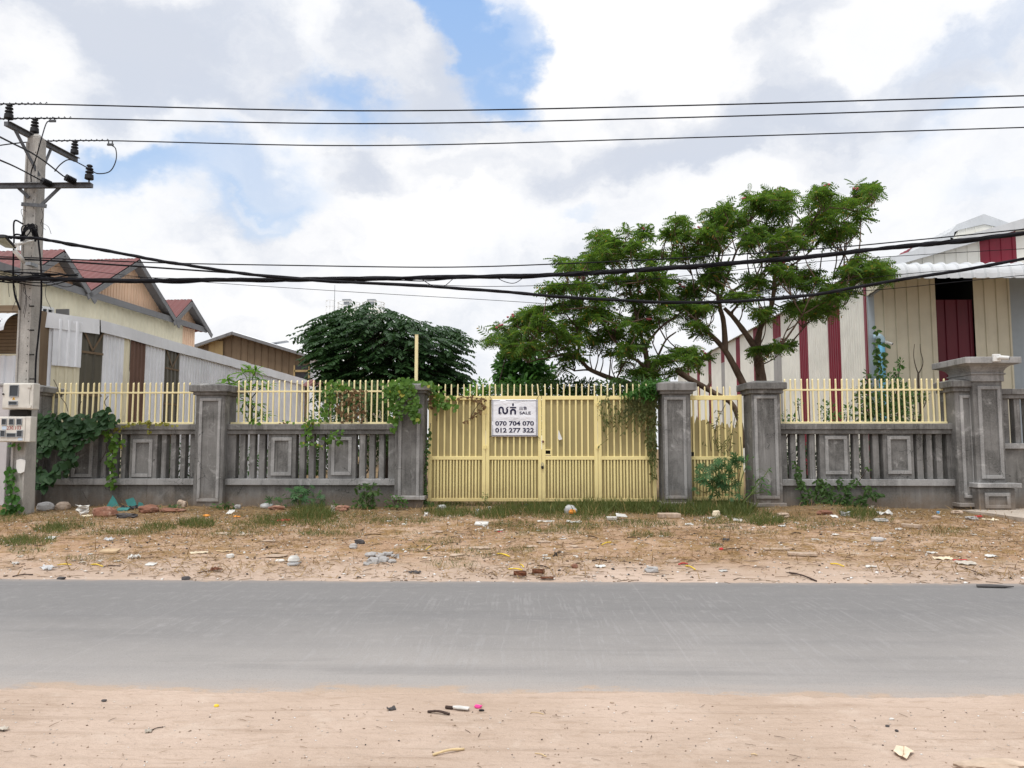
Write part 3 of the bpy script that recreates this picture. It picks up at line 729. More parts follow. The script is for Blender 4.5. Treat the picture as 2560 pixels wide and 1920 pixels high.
# ------------------------------------------------------------------ the sale banner
INK = plain('dark_blue_ink', (.012, .012, .05), .6, .1)
def banner():
    Y = YG - .055; x0, x1 = P(1229, 1045, Y).x, P(1344, 1045, Y).x; z0, z1 = P(1287, 1091.5, Y).z, P(1287, 998.7, Y).z
    W, H = x1 - x0, z1 - z0
    t = thing('sale_banner', ((x0 + x1) / 2, Y, z0), 'white vinyl sale banner with dark blue lettering tied to the yellow gate', 'banner')
    m, nt, b = newmat('white_vinyl', .45, .4); p = pos(nt)
    wr = noise(nt, vmth(nt, 'MULTIPLY', p, (1, 1, 2)), 3.2, 5, .5, 1.2)
    b.inputs['Base Color'].default_value = (.80, .81, .86, 1); bump(nt, b, wr, .6, .03)
    mb = MB(); nx, nz = 30, 24
    yy = lambda u, v: Y - .006 * math.sin(u * 7 + v * 3) * math.sin(v * 5) * 1.0 - .012 * math.exp(-((v - .52) / .03) ** 2) * math.sin(math.pi * u)
    for j in range(nz + 1):
        for i in range(nx + 1):
            u, v = i / nx, j / nz; mb.v.append((x0 + W * u, yy(u, v), z0 + H * v))
    k = nx + 1; mb.f = [(j * k + i, j * k + i + 1, (j + 1) * k + i + 1, (j + 1) * k + i) for j in range(nz) for i in range(nx)]; mb.mi = [0] * len(mb.f)
    o = mb.build('vinyl_sheet', m, t, smooth=True); sd = o.modifiers.new('thick', 'SOLIDIFY'); sd.thickness = .002; sd.offset = -1
    # printed marks, u,v measured from the sheet (0..1), laid 2 mm proud of the vinyl
    U = lambda cx: (cx - 405) / (1592 - 405); V = lambda cy: 1 - (cy - 222) / (1172 - 222)
    def q(mb, pts):
        n = len(pts); c = [(x0 + W * U(a), yy(U(a), V(bb)) - .004, z0 + H * V(bb)) for a, bb in pts]
        mb.prism(c, (0, -.0012, 0))
    def stroke(mb, pts, w):
        for i in range(len(pts) - 1):
            (ax, ay), (bx, by) = pts[i], pts[i + 1]; L = math.hypot(bx - ax, by - ay) or 1; nx_, ny_ = -(by - ay) / L * w / 2, (bx - ax) / L * w / 2
            ex, ey = (bx - ax) / L * w * .12, (by - ay) / L * w * .12
            q(mb, [(ax + nx_ - ex, ay + ny_ - ey), (bx + nx_ + ex, by + ny_ + ey), (bx - nx_ + ex, by - ny_ + ey), (ax - nx_ - ex, ay - ny_ - ey)])
    def arc(cx, cy, rx, ry, a0, a1, n=12): return [(cx + rx * math.cos(math.radians(a0 + (a1 - a0) * k / n)), cy - ry * math.sin(math.radians(a0 + (a1 - a0) * k / n))) for k in range(n + 1)]
    mb = MB()
    for a, bb in (((430, 248), (1565, 248)), ((430, 1142), (1565, 1142)), ((436, 248), (436, 1142)), ((1559, 248), (1559, 1142))): stroke(mb, [a, bb], 12)
    mb.build('printed_border', INK, t)
    mb = MB()      # the Khmer word for SALE, drawn stroke by stroke
    stroke(mb, arc(628, 575, 24, 22, -90, 270, 14), 14)
    stroke(mb, [(604, 585)] + [(604, 480)] + arc(652, 470, 48, 46, 180, 0, 10) + [(702, 520)] + arc(756, 525, 52, 55, 180, 360, 10) + [(810, 470)], 44)
    stroke(mb, [(800, 485), (786, 455), (812, 430), (836, 418)], 26)
    stroke(mb, [(905, 600)] + [(905, 530)] + arc(960, 525, 55, 42, 180, 0, 10) + [(1013, 600)], 46)
    stroke(mb, [(882, 430), (1037, 430)], 34); stroke(mb, [(958, 326), (958, 386)], 40)
    mb.build('khmer_lettering', INK, t)
    def text(s, cx0, cx1, cy0, cy1, name, off=0.0):
        cu = bpy.data.curves.new('lettering', 'FONT'); cu.body = s; cu.size = 1; cu.offset = off; cu.resolution_u = 3
        tmp = bpy.data.objects.new('tmp', cu); COL.objects.link(tmp)
        me = bpy.data.meshes.new_from_object(tmp.evaluated_get(bpy.context.evaluated_depsgraph_get()))
        bpy.data.objects.remove(tmp); v = np.array([tuple(k.co) for k in me.vertices])
        mn, mx = v.min(0), v.max(0)
        r = origin(t)
        for k in me.vertices:
            u = U(cx0 + (cx1 - cx0) * (k.co.x - mn[0]) / (mx[0] - mn[0])); vv = V(cy1 + (cy0 - cy1) * (k.co.y - mn[1]) / (mx[1] - mn[1]))
            k.co = (x0 + W * u - r.x, yy(u, vv) - .0045 - r.y, z0 + H * vv - r.z)
        me.materials.clear(); me.materials.append(INK)
        oo = bpy.data.objects.new(name, me); COL.objects.link(oo); oo.parent = t
    text('070 704 070', 500, 1497, 775, 895, 'phone_lettering', .03); text('012 277 322', 500, 1497, 950, 1072, 'phone_lettering', .03)
    text('SALE', 1125, 1418, 530, 606, 'sale_lettering', .02); text('\u51fa\u552e', 1123, 1315, 400, 492, 'chinese_lettering', .012)
    for a, bb in ((( 1224, 991), (1231, 1001)), ((1347, 988), (1341, 1001)), ((1223, 1093), (1231, 1089)), ((1350, 1096), (1341, 1090))):
        mb = MB(); mb.tube([P(*a, Y), P(*bb, Y - .004)], .006, 5); mb.build('tie_string', BLACK, t)
banner()
mb = MB(); Yq = YG - .045
mb.prism([P(a, b, Yq) for a, b in ((1396.5, 1074.5), (1400, 1084), (1406, 1098), (1397.5, 1100.5), (1394.5, 1095))], (0, -.004, 0))
tag(mb.build('paper_scrap', WHITE), 'torn white paper scrap stuck on the yellow gate bars', 'paper')
# ------------------------------------------------------------------ buildings
def sheetmat(name, c, dirt, amt=.3, rough=.55, rust=0.0):
    m, nt, b = newmat(name, rough, .35); p = pos(nt)
    st = noise(nt, vmth(nt, 'MULTIPLY', p, (2.5, 2.5, .22)), 1.6, 7, .65); n = noise(nt, p, .8, 7, .6)
    col = mixc(nt, smooth(nt, n, .35, .7), c, tuple(k * .86 for k in c))
    col = mixc(nt, mth(nt, 'MULTIPLY', smooth(nt, st, .5, .74), amt), col, dirt)
    if rust:
        r = noise(nt, p, 3.5, 8, .72); col = mixc(nt, mth(nt, 'MULTIPLY', smooth(nt, r, .6, .7), rust), col, (.14, .07, .035))
    nt.links.new(col, b.inputs['Base Color']); return m
RED_ROOF = sheetmat('faded_red_roof', (.16, .048, .045), (.10, .034, .032), .5, .5)
CREAM = sheetmat('cream_sheet', (.80, .745, .56), (.55, .5, .36), .25)
PEACH = sheetmat('peach_boards', (.86, .60, .42), (.62, .42, .28), .3, .7)
SLATE = sheetmat('grey_fascia', (.20, .20, .205), (.07, .07, .07), .5, .8)
ZINC = sheetmat('white_zinc_sheet', (.84, .86, .90), (.58, .59, .62), .25)
FLASH = sheetmat('folded_flashing', (.74, .75, .77), (.55, .55, .56), .35)
CLEARSHEET = sheetmat('grimy_translucent_sheet', (.11, .10, .075), (.05, .045, .035), .6, .4)
BROWNSHEET = sheetmat('rusty_brown_sheet', (.17, .10, .075), (.09, .055, .045), .6, .8)
TIMBER = sheetmat('weathered_timber', (.19, .135, .085), (.10, .07, .045), .7, .85, .3)
OCHRE = sheetmat('rusty_ochre_sheet', (.40, .29, .14), (.22, .1, .05), .5, .8, .3)
WHITEWALL = sheetmat('white_warehouse_sheet', (.74, .73, .67), (.58, .56, .50), .15)
WHITEROOF = sheetmat('white_metal_roof', (.56, .58, .60), (.40, .41, .42), .4)
BEIGE = sheetmat('beige_front_sheet', (.62, .585, .46), (.44, .41, .32), .3)
MAROON = sheetmat('maroon_sheet', (.19, .012, .028), (.11, .01, .02), .4, .45)
GREYTRIM = sheetmat('blue_grey_trim', (.33, .38, .42), (.22, .25, .28), .3)
GLASS = plain('dark_window_glass', (.03, .035, .04), .12, .2, 5, .6)

def yellow_house():
    H = 7.6; X0 = Vector((0, 0, 0))
    def E(px, py):                      # point on the eave line height
        r = ray(px, py); t = (H - CAMZ) / r.z; return Vector((r.x * t, r.y * t, H))
    a, b = E(60, 693), E(497, 826)      # eave of the long wall
    d = (b - a).normalized(); n = Vector((d.y, -d.x, 0))   # outward, towards the viewer's side
    def cut(px):
        r = ray(px, 830); return a + d * ((r.x * a.y - r.y * a.x) / (r.y * d.x - r.x * d.y))
    tip = b; b = cut(456); e_ = cut(486); ext = a - d * 5
    t = thing('sheet_clad_house', (ext + b) / 2 - Vector((0, 0, H - .2)), 'cream sheet clad house with three red roofed gables', 'house')
    mb = MB(); mb.sheet((ext.x, ext.y, 0), (b.x, b.y, 0), ext, b, .28, .03, 'sine', flip=False); mb.build('wall', CREAM, t)
    # far return in peach boards
    mb = MB(); e = Vector((e_.x, e_.y, H))
    mb.sheet((b.x, b.y, 0), (e.x, e.y, 0), b - Vector((0, 0, .05)), e - Vector((0, 0, .05)), .2, .02, 'rib'); mb.build('end_wall', PEACH, t)
    mb = MB(); back = e - n * 9
    mb.box(e.x - .05, e.x, e.y, e.y + .05, 0, H) ; mb.prism([(e.x, e.y, 0), (back.x, back.y, 0), (back.x, back.y, H), (e.x, e.y, H)], d * .05); mb.build('rear_wall', PEACH, t)
    eo = tip + d * .1
    mb = MB(); mb.beam(ext + n * .35 + Vector((0, 0, .02)), eo + n * .35 + Vector((0, 0, .02)), .06, .26); mb.beam(ext + n * .17 + Vector((0, 0, .06)), eo + n * .17 + Vector((0, 0, .06)), .34, .04)
    mb.build('eave_fascia', SLATE, t)
    def on(px, py):                     # pixel on the wall plane
        r = ray(px, py); k = (a - Vector((0, 0, CAMZ))).dot(n) / r.dot(n); return Vector((0, 0, CAMZ)) + r * k
    L = 12
    for (lpx, rpx, ppx, ppy) in (((60, 693), (199, 737), (133, 630), 0), ((201, 725), (417, 793), (325, 651), 0), ((418, 795), (501, 822), (458, 753), 0)):
        l, r_, pk = on(*lpx), on(*rpx), on(*ppx)
        l.z = r_.z = H + .1
        if lpx[0] == 60: l = pk * 2 - r_; l.z = r_.z
        mid = Vector((pk.x, pk.y, pk.z))
        mb = MB(); w = .2
        # two halves of the gable wall
        lo = lambda v: Vector((v.x, v.y, H + .1))
        mb.sheet(lo(l), lo(mid), lo(l) + Vector((0, 0, .01)), mid - Vector((0, 0, .12)), .22, .02, 'rib'); mb.sheet(lo(mid), lo(r_), mid - Vector((0, 0, .12)), lo(r_) + Vector((0, 0, .01)), .22, .02, 'rib')
        mb.build('gable_wall', PEACH, t)
        o = n * .45; rf = MB(); dl = (l - mid).normalized(); dr = (r_ - mid).normalized(); up = Vector((0, 0, .06)); bh = .17
        rf.sheet(mid + o + up, mid - n * L + up, l + dl * .25 + o + up, l + dl * .25 - n * L + up, .34, .045, 'sine')
        rf.sheet(mid - n * L + up, mid + o + up, r_ + dr * .35 - n * L + up, r_ + dr * .35 + o + up, .34, .045, 'sine')
        rf.build('roof', RED_ROOF, t)
        fb = MB(); dn = Vector((0, 0, -.12))
        fb.beam(mid + o + dn, l + dl * .25 + o + dn, .05, .2); fb.beam(mid + o + dn, r_ + dr * .4 + o + dn, .05, .2); fb.build('barge_board', SLATE, t)
        sf = MB(); sf.beam(mid + n * .22 + dn * .7, l + n * .22 + dn * .7, .45, .03, n.cross(dl)) ; sf.beam(mid + n * .22 + dn * .7, r_ + n * .22 + dn * .7, .45, .03, n.cross(dr)); sf.build('soffit', SLATE, t)
    # small window near the pole
    w0, w1 = on(100, 765), on(124, 790)
    mb = MB(); q = n * .06
    c = [on(97, 768) , on(126, 772), on(126, 795), on(97, 793)]
    mb.prism([v + n * .05 for v in c], n * .03); wo = mb.build('window', GLASS, t)
    mb = MB()
    for i in range(4): mb.beam(c[i] + n * .1, c[(i + 1) % 4] + n * .1, .09, .05, n)
    m1 = (c[0] + c[1]) / 2 + n * .1; m2 = (c[2] + c[3]) / 2 + n * .1; mb.beam(m1, m2, .06, .04, n); mb.build('window_frame', WHITE, wo)
    mb = MB(); mb.beam(c[1] + n * .4 + d * .1, c[2] + n * .4 + d * .1, .04, .5, n); mb.build('shutter', SLATE, wo)
yellow_house()

def white_shed():
    H = 5.7
    def E(px, py, H=H):
        r = ray(px, py); t = (H - CAMZ) / r.z; return Vector((r.x * t, r.y * t, H))
    a, b, c = E(92, 789), E(241, 809), E(772, 957.5)
    t = thing('zinc_shed', (b + c) / 2 - Vector((0, 0, H - .2)), 'long patched white zinc shed with brown and translucent sheets', 'shed')
    d1, d2 = b - a, c - b
    def seg(p, q, mat, name, prof='trap', pitch=.26, z0=0, z1=H - .02, off=0, dep=.04):
        mb = MB(); nn = Vector((q - p)).normalized(); nn = Vector((nn.y, -nn.x, 0)) * off
        p = p + nn; q = q + nn
        mb.sheet((p.x, p.y, z0), (q.x, q.y, z0), (p.x, p.y, z1), (q.x, q.y, z1), pitch, dep, prof); return mb.build(name, mat, t)
    def at(px):
        """point on the wall line under image column px"""
        r = ray(px, 900)
        for p, q in ((a, b), (b, c)):
            e = q - p; k = (r.x * p.y - r.y * p.x) / (r.y * e.x - r.x * e.y)
            if -.02 <= k <= 1.02: return p + e * k
        return c
    cuts = [(92, 127, ZINC, 'wall_sheet'), (127, 200, ZINC, 'patch_sheet'), (200, 256, CLEARSHEET, 'translucent_sheet'), (256, 309, ZINC, 'wall_sheet'), (309, 324, CREAM, 'wall_sheet'),
            (324, 361, BROWNSHEET, 'brown_sheet'), (361, 410, ZINC, 'wall_sheet'), (410, 447, CLEARSHEET, 'translucent_sheet'), (447, 765, ZINC, 'wall_sheet')]
    for x0, x1, m, nm in cuts:
        p, q = at(x0), at(x1)
        if nm == 'patch_sheet':
            zs = P(150, 905, p.y).z
            seg(p, q, CREAM, 'wall_sheet', z1=zs); seg(p, q, ZINC, 'patch_sheet', z0=zs - .1, off=.06)
        else: seg(p, q, m, nm, off=.02 if m is BROWNSHEET else 0, pitch=.24 if m is not CLEARSHEET else .3)
    # battens behind the translucent sheets read as pale cross bars
    for x0, x1 in ((201, 255), (411, 446)):
        p, q = at(x0), at(x1); nn = Vector(((q - p).normalized().y, -(q - p).normalized().x, 0)) * .045
        V = lambda u, z: Vector((p.x + (q.x - p.x) * u, p.y + (q.y - p.y) * u, z)) + nn
        for u0, z0, u1, z1, w in ((0, 4.75, 1, 4.75, .07), (0, 3.4, 1, 3.4, .07), (0, 2.2, 1, 2.2, .07), (0, 5.5, .5, 4.82, .06), (1, 5.5, .5, 4.82, .06)):
            mb = MB(); mb.beam(V(u0, z0), V(u1, z1), .012, w); mb.build('batten', TIMBER, t)
    # folded, dented ridge flashing
    for i, (p, q, hh) in enumerate(((a, at(241), .34), (at(241), c, .26))):
        mb = MB(); N = 26; nn = Vector(((q - p).normalized().y, -(q - p).normalized().x, 0))
        for k in range(N + 1):
            s = p.lerp(q, k / N); j = .035 * mnoise.noise((k * 1.7, i, 3)); j2 = .04 * mnoise.noise((k * 1.1, i, 8)) if i else 0
            mb.v += [tuple(s - nn * .5 + Vector((0, 0, .10 + j2))), tuple(s + nn * .08 + Vector((0, 0, .14 + j2))), tuple(s + nn * (.11 + j) + Vector((0, 0, -hh + j2)))]
        mb.f = [(k * 3 + m_, k * 3 + m_ + 1, k * 3 + m_ + 4, k * 3 + m_ + 3) for k in range(N) for m_ in range(2)]; mb.mi = [0] * len(mb.f)
        mb.build('flashing', FLASH, t)
    # lean-to roof behind and far end wall
    nb = Vector((-d2.normalized().y, d2.normalized().x, 0))
    mb = MB(); w = 1.6
    mb.sheet(a + nb * .2, c + nb * .2, a + nb * w + Vector((0, 0, -.9)), c + nb * w + Vector((0, 0, -.9)), .26, .03, 'trap'); mb.build('roof', ZINC, t)
    e = c + nb * w
    mb = MB(); mb.sheet((c.x, c.y, 0), (e.x, e.y, 0), (c.x, c.y, H), (e.x, e.y, H - .9), .26, .03); mb.build('end_wall', ZINC, t)
    mb = MB(); e2 = a - d1.normalized() * .3; mb.box(a.x - .08, a.x + .06, a.y - .05, a.y + .1, 0, H - .3); mb.build('corner_post', TIMBER, t)
white_shed()

def brown_barn():
    Y = 52.0; R = lambda px, py: P(px, py, Y)
    t = thing('timber_barn', R(690, 1110), 'brown plank barn with shallow gable roof and small window', 'barn')
    pk, le, re = R(587, 836), R(495, 868), R(815, 905); zb = 0.2
    mb = MB(); mb.sheet((le.x, Y, zb), (pk.x, Y, zb), (le.x, Y, le.z), (pk.x, Y, pk.z), .5, .06, 'rib')
    rr = R(775, 893); mb.sheet((pk.x, Y, zb), (rr.x, Y, zb), (pk.x, Y, pk.z), (rr.x, Y, rr.z), .5, .06, 'rib'); mb.build('wall', TIMBER, t)
    mb = MB(); mb.sheet((rr.x, Y, zb), (re.x + 1, Y, zb), (rr.x, Y, rr.z), (re.x + 1, Y, re.z - .2), .4, .06, 'rib'); mb.build('zinc_bay', ZINC, t)
    q0, q1 = R(523, 870), R(558, 890); mb = MB(); mb.box(q0.x, q1.x, Y - .1, Y - .07, zb + 5, R(540, 853).z); mb.build('rusty_sheet', OCHRE, t)
    mb = MB(); w0, w1 = R(738, 914), R(774, 948); mb.box(w0.x, w1.x, Y - .12, Y - .07, w1.z, w0.z); wo = mb.build('window', GLASS, t)
    mb = MB(); zm = R(756, 928).z; mb.box(w0.x, w1.x, Y - .2, Y - .12, zm - .07, zm + .07); mb.box(w1.x - .05, w1.x + .05, Y - .2, Y - .12, w1.z, w0.z); mb.box(w0.x - .05, w0.x + .05, Y - .2, Y - .12, w1.z, w0.z); mb.build('window_frame', OCHRE, wo)
    mb = MB(); D = Vector((0, 20, 0)); o = Vector((0, -.5, .12))
    dl = (le - pk).normalized(); dr = (re - pk).normalized()
    mb.sheet(pk + o, pk + D, le + dl * .6 + o, le + dl * .6 + D, .4, .05, 'sine'); mb.sheet(pk + D, pk + o, re + dr + D, re + dr + o, .4, .05, 'sine'); mb.build('roof', ZINC, t)
    mb = MB(); mb.beam(pk + o + Vector((0, 0, -.1)), le + dl * .6 + o + Vector((0, 0, -.1)), .06, .2); mb.beam(pk + o + Vector((0, 0, -.1)), re + dr + o + Vector((0, 0, -.1)), .06, .2); mb.build('barge_board', SLATE, t)
    k = R(690, 860); c = thing('solar_lamp', k, 'small flat lamp panel standing on the brown barn roof', 'lamp')
    mb = MB(); mb.beam(k + Vector((-.4, .2, -.55)), k + Vector((0, .2, 0)), .05, .05); mb.build('bracket', GALV, c)
    mb = MB(); mb.beam(k + Vector((-.7, .2, 0)), k + Vector((.75, .2, .2)), .5, .07); mb.build('lamp_panel', GALV, c)
brown_barn()

def red_shelter():
    Y = 44; R = lambda px, py: P(px, py, Y); a, b = R(752, 950), R(812, 966)
    t = thing('market_shelter', R(785, 1100), 'low shelter with dark red sheet roof behind the vine hung railing', 'shelter')
    mb = MB(); mb.sheet((a.x, Y, b.z), (b.x + 1.6, Y, b.z), (a.x, Y + 1.6, a.z + .15), (b.x + 1.6, Y + 1.6, a.z + .15), .3, .04); mb.build('roof', RED_ROOF, t)
    for x in (a.x + .2, b.x + 1.3):
        mb = MB(); mb.box(x - .05, x + .05, Y + .3, Y + .4, .2, b.z + .1); mb.build('post', TIMBER, t)
red_shelter()

def tanks():
    Y = 70.0
    for cx, lab, sc in ((866, 'pale storage tank with ladder cage and mast, behind dark spreading tree', 1), (928, 'pale storage tank without a mast, behind the dark spreading tree', 0)):
        R = lambda px, py: P(px, py, Y); c = R(cx, 1120); r = abs(R(cx + 26, 780).x - R(cx, 780).x); zt = R(cx, 780).z
        t = thing('storage_tank', (c.x, Y, .2), lab, 'tank', 'storage tanks')
        mb = MB(); mb.lathe((c.x, Y, .2), [(r, 0), (r, zt - .2 - .15), (r * .8, zt - .2 + .2), (.05, zt - .2 + .5)], 24); mb.build('shell', WHITEWALL, t, smooth=True)
        mb = MB(); zr = R(cx, 758).z
        for z in (zr, (zr + zt) / 2):
            mb.tube([(c.x + (r + .05) * math.cos(k * math.pi / 10), Y + (r + .05) * math.sin(k * math.pi / 10), z) for k in range(21)], .04, 5)
        for k in range(0, 20, 2): mb.tube([(c.x + (r + .05) * math.cos(k * math.pi / 10), Y + (r + .05) * math.sin(k * math.pi / 10), zt - .2), (c.x + (r + .05) * math.cos(k * math.pi / 10), Y + (r + .05) * math.sin(k * math.pi / 10), zr)], .03, 4)
        mb.build('guard_rail', WHITE, t)
        v = R(cx + 2, 748); z0 = zt + .1; z1 = R(cx, 753).z; mb = MB(); w = .26
        mb.box(v.x - w, v.x + w, Y - w, Y + w, z0, z1); mb.box(v.x - w - .12, v.x + w + .12, Y - w - .12, Y + w + .12, z1, z1 + .13); mb.build('vent_stack', GALV, t)
        if sc:
            q = R(843, 760); mb = MB(); mb.tube([(q.x, Y - r, zt - .6), (q.x, Y - r, R(843, 718).z)], [.05, .02], 5); mb.build('mast', GALV, t)
            q = R(835, 770); mb = MB()
            for k in range(5):
                z = zr - k * .55
                mb.tube([(q.x + .4 * math.cos(a_), Y - r - .2 + .4 * math.sin(a_), z) for a_ in np.linspace(-3.6, .5, 9)], .03, 4)
            for dx in (-.35, 0, .3): mb.tube([(q.x + dx, Y - r - .5, zr - 3), (q.x + dx, Y - r - .5, zr)], .025, 4)
            mb.build('ladder_cage', WHITE, t)
tanks()

def shop_edge():
    Y = 21.5; R = lambda px, py: P(px, py, Y); x1 = R(42, 900).x; x0 = x1 - 6
    t = thing('timber_shop', (x0 + 3, Y, .2), 'timber fronted shop with curved white awning behind the utility pole', 'shop')
    mb = MB(); za, zb = R(20, 893).z, R(20, 770).z; mb.box(x0, x1, Y + .1, Y + 3, .1, zb + .1); mb.build('wall', TIMBER, t)
    mb = MB(); n = 14
    for k in range(n):
        z = za + (zb - za) * k / n; mb.box(x0, x1 + .01, Y + .05, Y + .1, z + .012, z + (zb - za) / n)
    mb.build('plank_front', TIMBER, t)
    mb = MB(); mb.sheet((x0, Y, .15), (x1 + .02, Y, .15), (x0, Y, R(20, 889).z), (x1 + .02, Y, R(20, 889).z), .3, .05); mb.build('zinc_skirt', ZINC, t)
    mb = MB(); mb.box(x0, x1 + .05, Y - .03, Y + .1, R(20, 889).z, R(20, 885).z); mb.build('sill_batten', CREAM, t)
    # bullnose awning
    mb = MB(); N = 9; pr = []
    zt = R(20, 785).z
    for k in range(N + 1):
        a = math.pi / 2 * k / N; pr.append((Y + .1 - 1.0 * math.sin(a) * 1.0, zt - .62 * (1 - math.cos(a))))
    xs = np.arange(x0, R(50, 800).x + .25, .09); cols = []
    for i, x in enumerate(xs):
        r = .02 if i % 3 == 0 else 0
        cols += [(x, y - r, z + r) for y, z in pr]
    m = N + 1; mb.v = cols; mb.f = [(i * m + k, i * m + k + 1, (i + 1) * m + k + 1, (i + 1) * m + k) for i in range(len(xs) - 1) for k in range(N)]; mb.mi = [0] * len(mb.f)
    mb.build('awning', WHITEROOF, t)
    mb = MB(); xe = R(48, 800).x; mb.tube(spline([(xe, y, z - .03) for y, z in pr], 2), .03, 6); mb.build('awning_rib', BLACK, t)
    # pale rendered wall by the pole foot
    Y2 = 18.9; a, b = P(-160, 1180, Y2), P(14, 1180, Y2)
    t = thing('rendered_wall', ((a.x + b.x) / 2, Y2, .2), 'smooth pale grey rendered wall ending beside the utility pole', 'wall')
    mb = MB(); mb.box(a.x, b.x, Y2, Y2 + .2, -.1, P(0, 965, Y2).z); mb.build('wall_face', plain('pale_render', (.52, .50, .51), .8, .06, 3), t, .01)
    mb = MB(); mb.box(a.x, b.x + .03, Y2 - .03, Y2 + .23, P(0, 965, Y2).z, P(0, 958, Y2).z); mb.build('wall_coping', CONC_FRAME, t, .01)
shop_edge()

def warehouse():
    Yf = 30.4
    R = lambda px, py: P(px, py, Yf)
    X = R(2170, 800).x; ze = PX(1963, 781, X).z
    t = thing('warehouse', (X + 6, Yf, .2), 'large white warehouse with dark red stripes and curved front awning', 'warehouse')
    # ---- side wall : stripes 4 m apart
    Yend = 70.0
    yc = [PX(px, 900, X).y for px in (2087, 2010, 1944)]
    stripes = []
    for k, (l, r_) in enumerate(((2072, 2103), (1999.5, 2021), (1934, 1954))): stripes.append((PX(r_, 900, X).y, PX(l, 900, X).y))
    k = 3; y = (stripes[2][0] + stripes[2][1]) / 2
    while y < Yend - 6: y += 3.95; stripes.append((y - .5, y + .5))
    prev = Yf; wall = MB(); n = len(stripes)
    def s(mb, y0, y1, z0, z1, off=0): mb.sheet((X - off, y1, z0), (X - off, y0, z0), (X - off, y1, z1), (X - off, y0, z1), .235, .035, 'trap')
    for i, (y0, y1) in enumerate(stripes):
        s(wall, prev, y0, 0, ze); prev = y1
        zm = PX((1954 + 1934) / 2, 845, X).z
        if i % 3 == 2:
            mb = MB(); s(mb, y0, y1, zm, ze); mb.build('red_stripe', MAROON, t); mb = MB(); s(mb, y0, y1, 0, zm); mb.build('grey_strip', sheetmat('grey_skylight_sheet', (.34, .33, .32), (.12, .12, .12), .5), t)
        else:
            mb = MB(); s(mb, y0, y1, 0, ze); mb.build('red_stripe', MAROON, t)
    s(wall, prev, Yend, 0, ze); wall.build('side_wall', WHITEWALL, t)
    mb = MB(); mb.box(X - .09, X - .05, Yf - .02, Yf + .16, 0, ze - .1); mb.build('corner_flashing', MAROON, t)
    mb = MB(); mb.box(X - .03, R(2186, 850).x, Yf - .1, Yf - .02, 0, ze - .4); mb.build('corner_trim', GREYTRIM, t)
    # ---- front
    def front(x0, x1, z0, z1, mat, name, y=Yf, pitch=.46): 
        mb = MB(); mb.sheet((x0, y, z0), (x1, y, z0), (x0, y, z1), (x1, y, z1), pitch, .05, 'rib'); return mb.build(name, mat, t)
    za = P(2300, 668, Yf).z; XR = X + 22
    xa, xb, xc = R(2186, 850).x, R(2343.5, 850).x, R(2439, 850).x; xd = R(2531, 850).x
    front(xa, xb, 0, za, BEIGE, 'front_wall'); 
    zd = R(2390, 748).z; mb = MB(); mb.sheet((xb, Yf + .12, 0), (xc, Yf + .12, 0), (xb, Yf + .12, zd), (xc, Yf + .12, zd), .46, .05, 'rib'); mb.build('sliding_door', sheetmat('shaded_maroon_door', (.105, .008, .018), (.06, .006, .012), .4, .5), t)  # stripe maroon darkened, the awning's shade put into the door colour
    mb = MB(); mb.box(xb, xc, Yf + 5.0, Yf + 5.1, 0, za); mb.box(xb - .3, xb - .2, Yf + .1, Yf + 5.1, 0, za); mb.box(xc + .2, xc + .3, Yf + .1, Yf + 5.1, 0, za); mb.box(xb - .3, xc + .3, Yf + .1, Yf + 5.1, za, za + .1); mb.build('awning_shade_void', DARKCAV, t)  # near-black box added to stand in for the deep shade under the awning
    front(xc, xd, 0, za, BEIGE, 'front_wall'); 
    mb = MB(); mb.box(xd, xd + 5, Yf + .02, Yf + .08, 0, za); mb.build('roller_door', GREYTRIM, t); front(xd + 5, XR, 0, za, BEIGE, 'front_wall')
    sl = .29; zr = lambda x: ze + .06 + sl * (x - X)
    xp = X + 11
    def gab(x0, x1, mat, name):
        mb = MB(); mb.sheet((x0, Yf, za), (x1, Yf, za), (x0, Yf, max(za + .01, zr(x0) - .28)), (x1, Yf, max(za + .02, zr(x1) - .28)), .46, .035, 'rib'); mb.build(name, mat, t)
    xs0 = max(X, X + (za - ze - .06 + .28) / sl)
    g0, g1 = R(2450, 640).x, R(2542, 640).x
    gab(xs0, g0, WHITEWALL, 'gable_wall'); gab(g0, g1, MAROON, 'red_panel'); gab(g1, xp, WHITEWALL, 'gable_wall')
    # roof slopes and wide barge flashing
    mb = MB(); mb.sheet((xp, Yf - .3, zr(xp)), (xp, Yend, zr(xp)), (X - .25, Yf - .3, zr(X - .25)), (X - .25, Yend, zr(X - .25)), .35, .04, 'trap')
    mb.sheet((xp, Yend, zr(xp)), (xp, Yf - .3, zr(xp)), (2 * xp - X, Yend, zr(X)), (2 * xp - X, Yf - .3, zr(X)), .35, .04, 'trap'); mb.build('roof', WHITEROOF, t)
    mb = MB()
    for sg in (1, -1):
        q = lambda x: xp - sg * (xp - x)
        mb.prism([(q(X - .3), Yf - .32, zr(X - .3) - .3), (q(X - .3), Yf - .32, zr(X - .3) + .08), (xp, Yf - .32, zr(xp) + .08), (xp, Yf - .32, zr(xp) - .3)], (0, .06, 0))
    mb.build('barge_flashing', WHITEROOF, t)
    # ---- raised ridge monitor
    Ym = 33.2; M = lambda px, py: P(px, py, Ym)
    pk = M(2459, 537); bl = M(2376, 595); sh = M(2384, 570)
    t0 = Vector((bl.x, Ym, bl.z - 1.0)); mirror = lambda v: Vector((2 * pk.x - v.x, v.y, v.z))
    pr = [Vector((bl.x, Ym, bl.z - 1.2)), Vector((bl.x, Ym, bl.z)), Vector((bl.x + .05, Ym, bl.z + .3)), Vector((sh.x + .12, Ym, sh.z + .12)), Vector(pk)]
    mb = MB(); D = Vector((0, 16, 0))
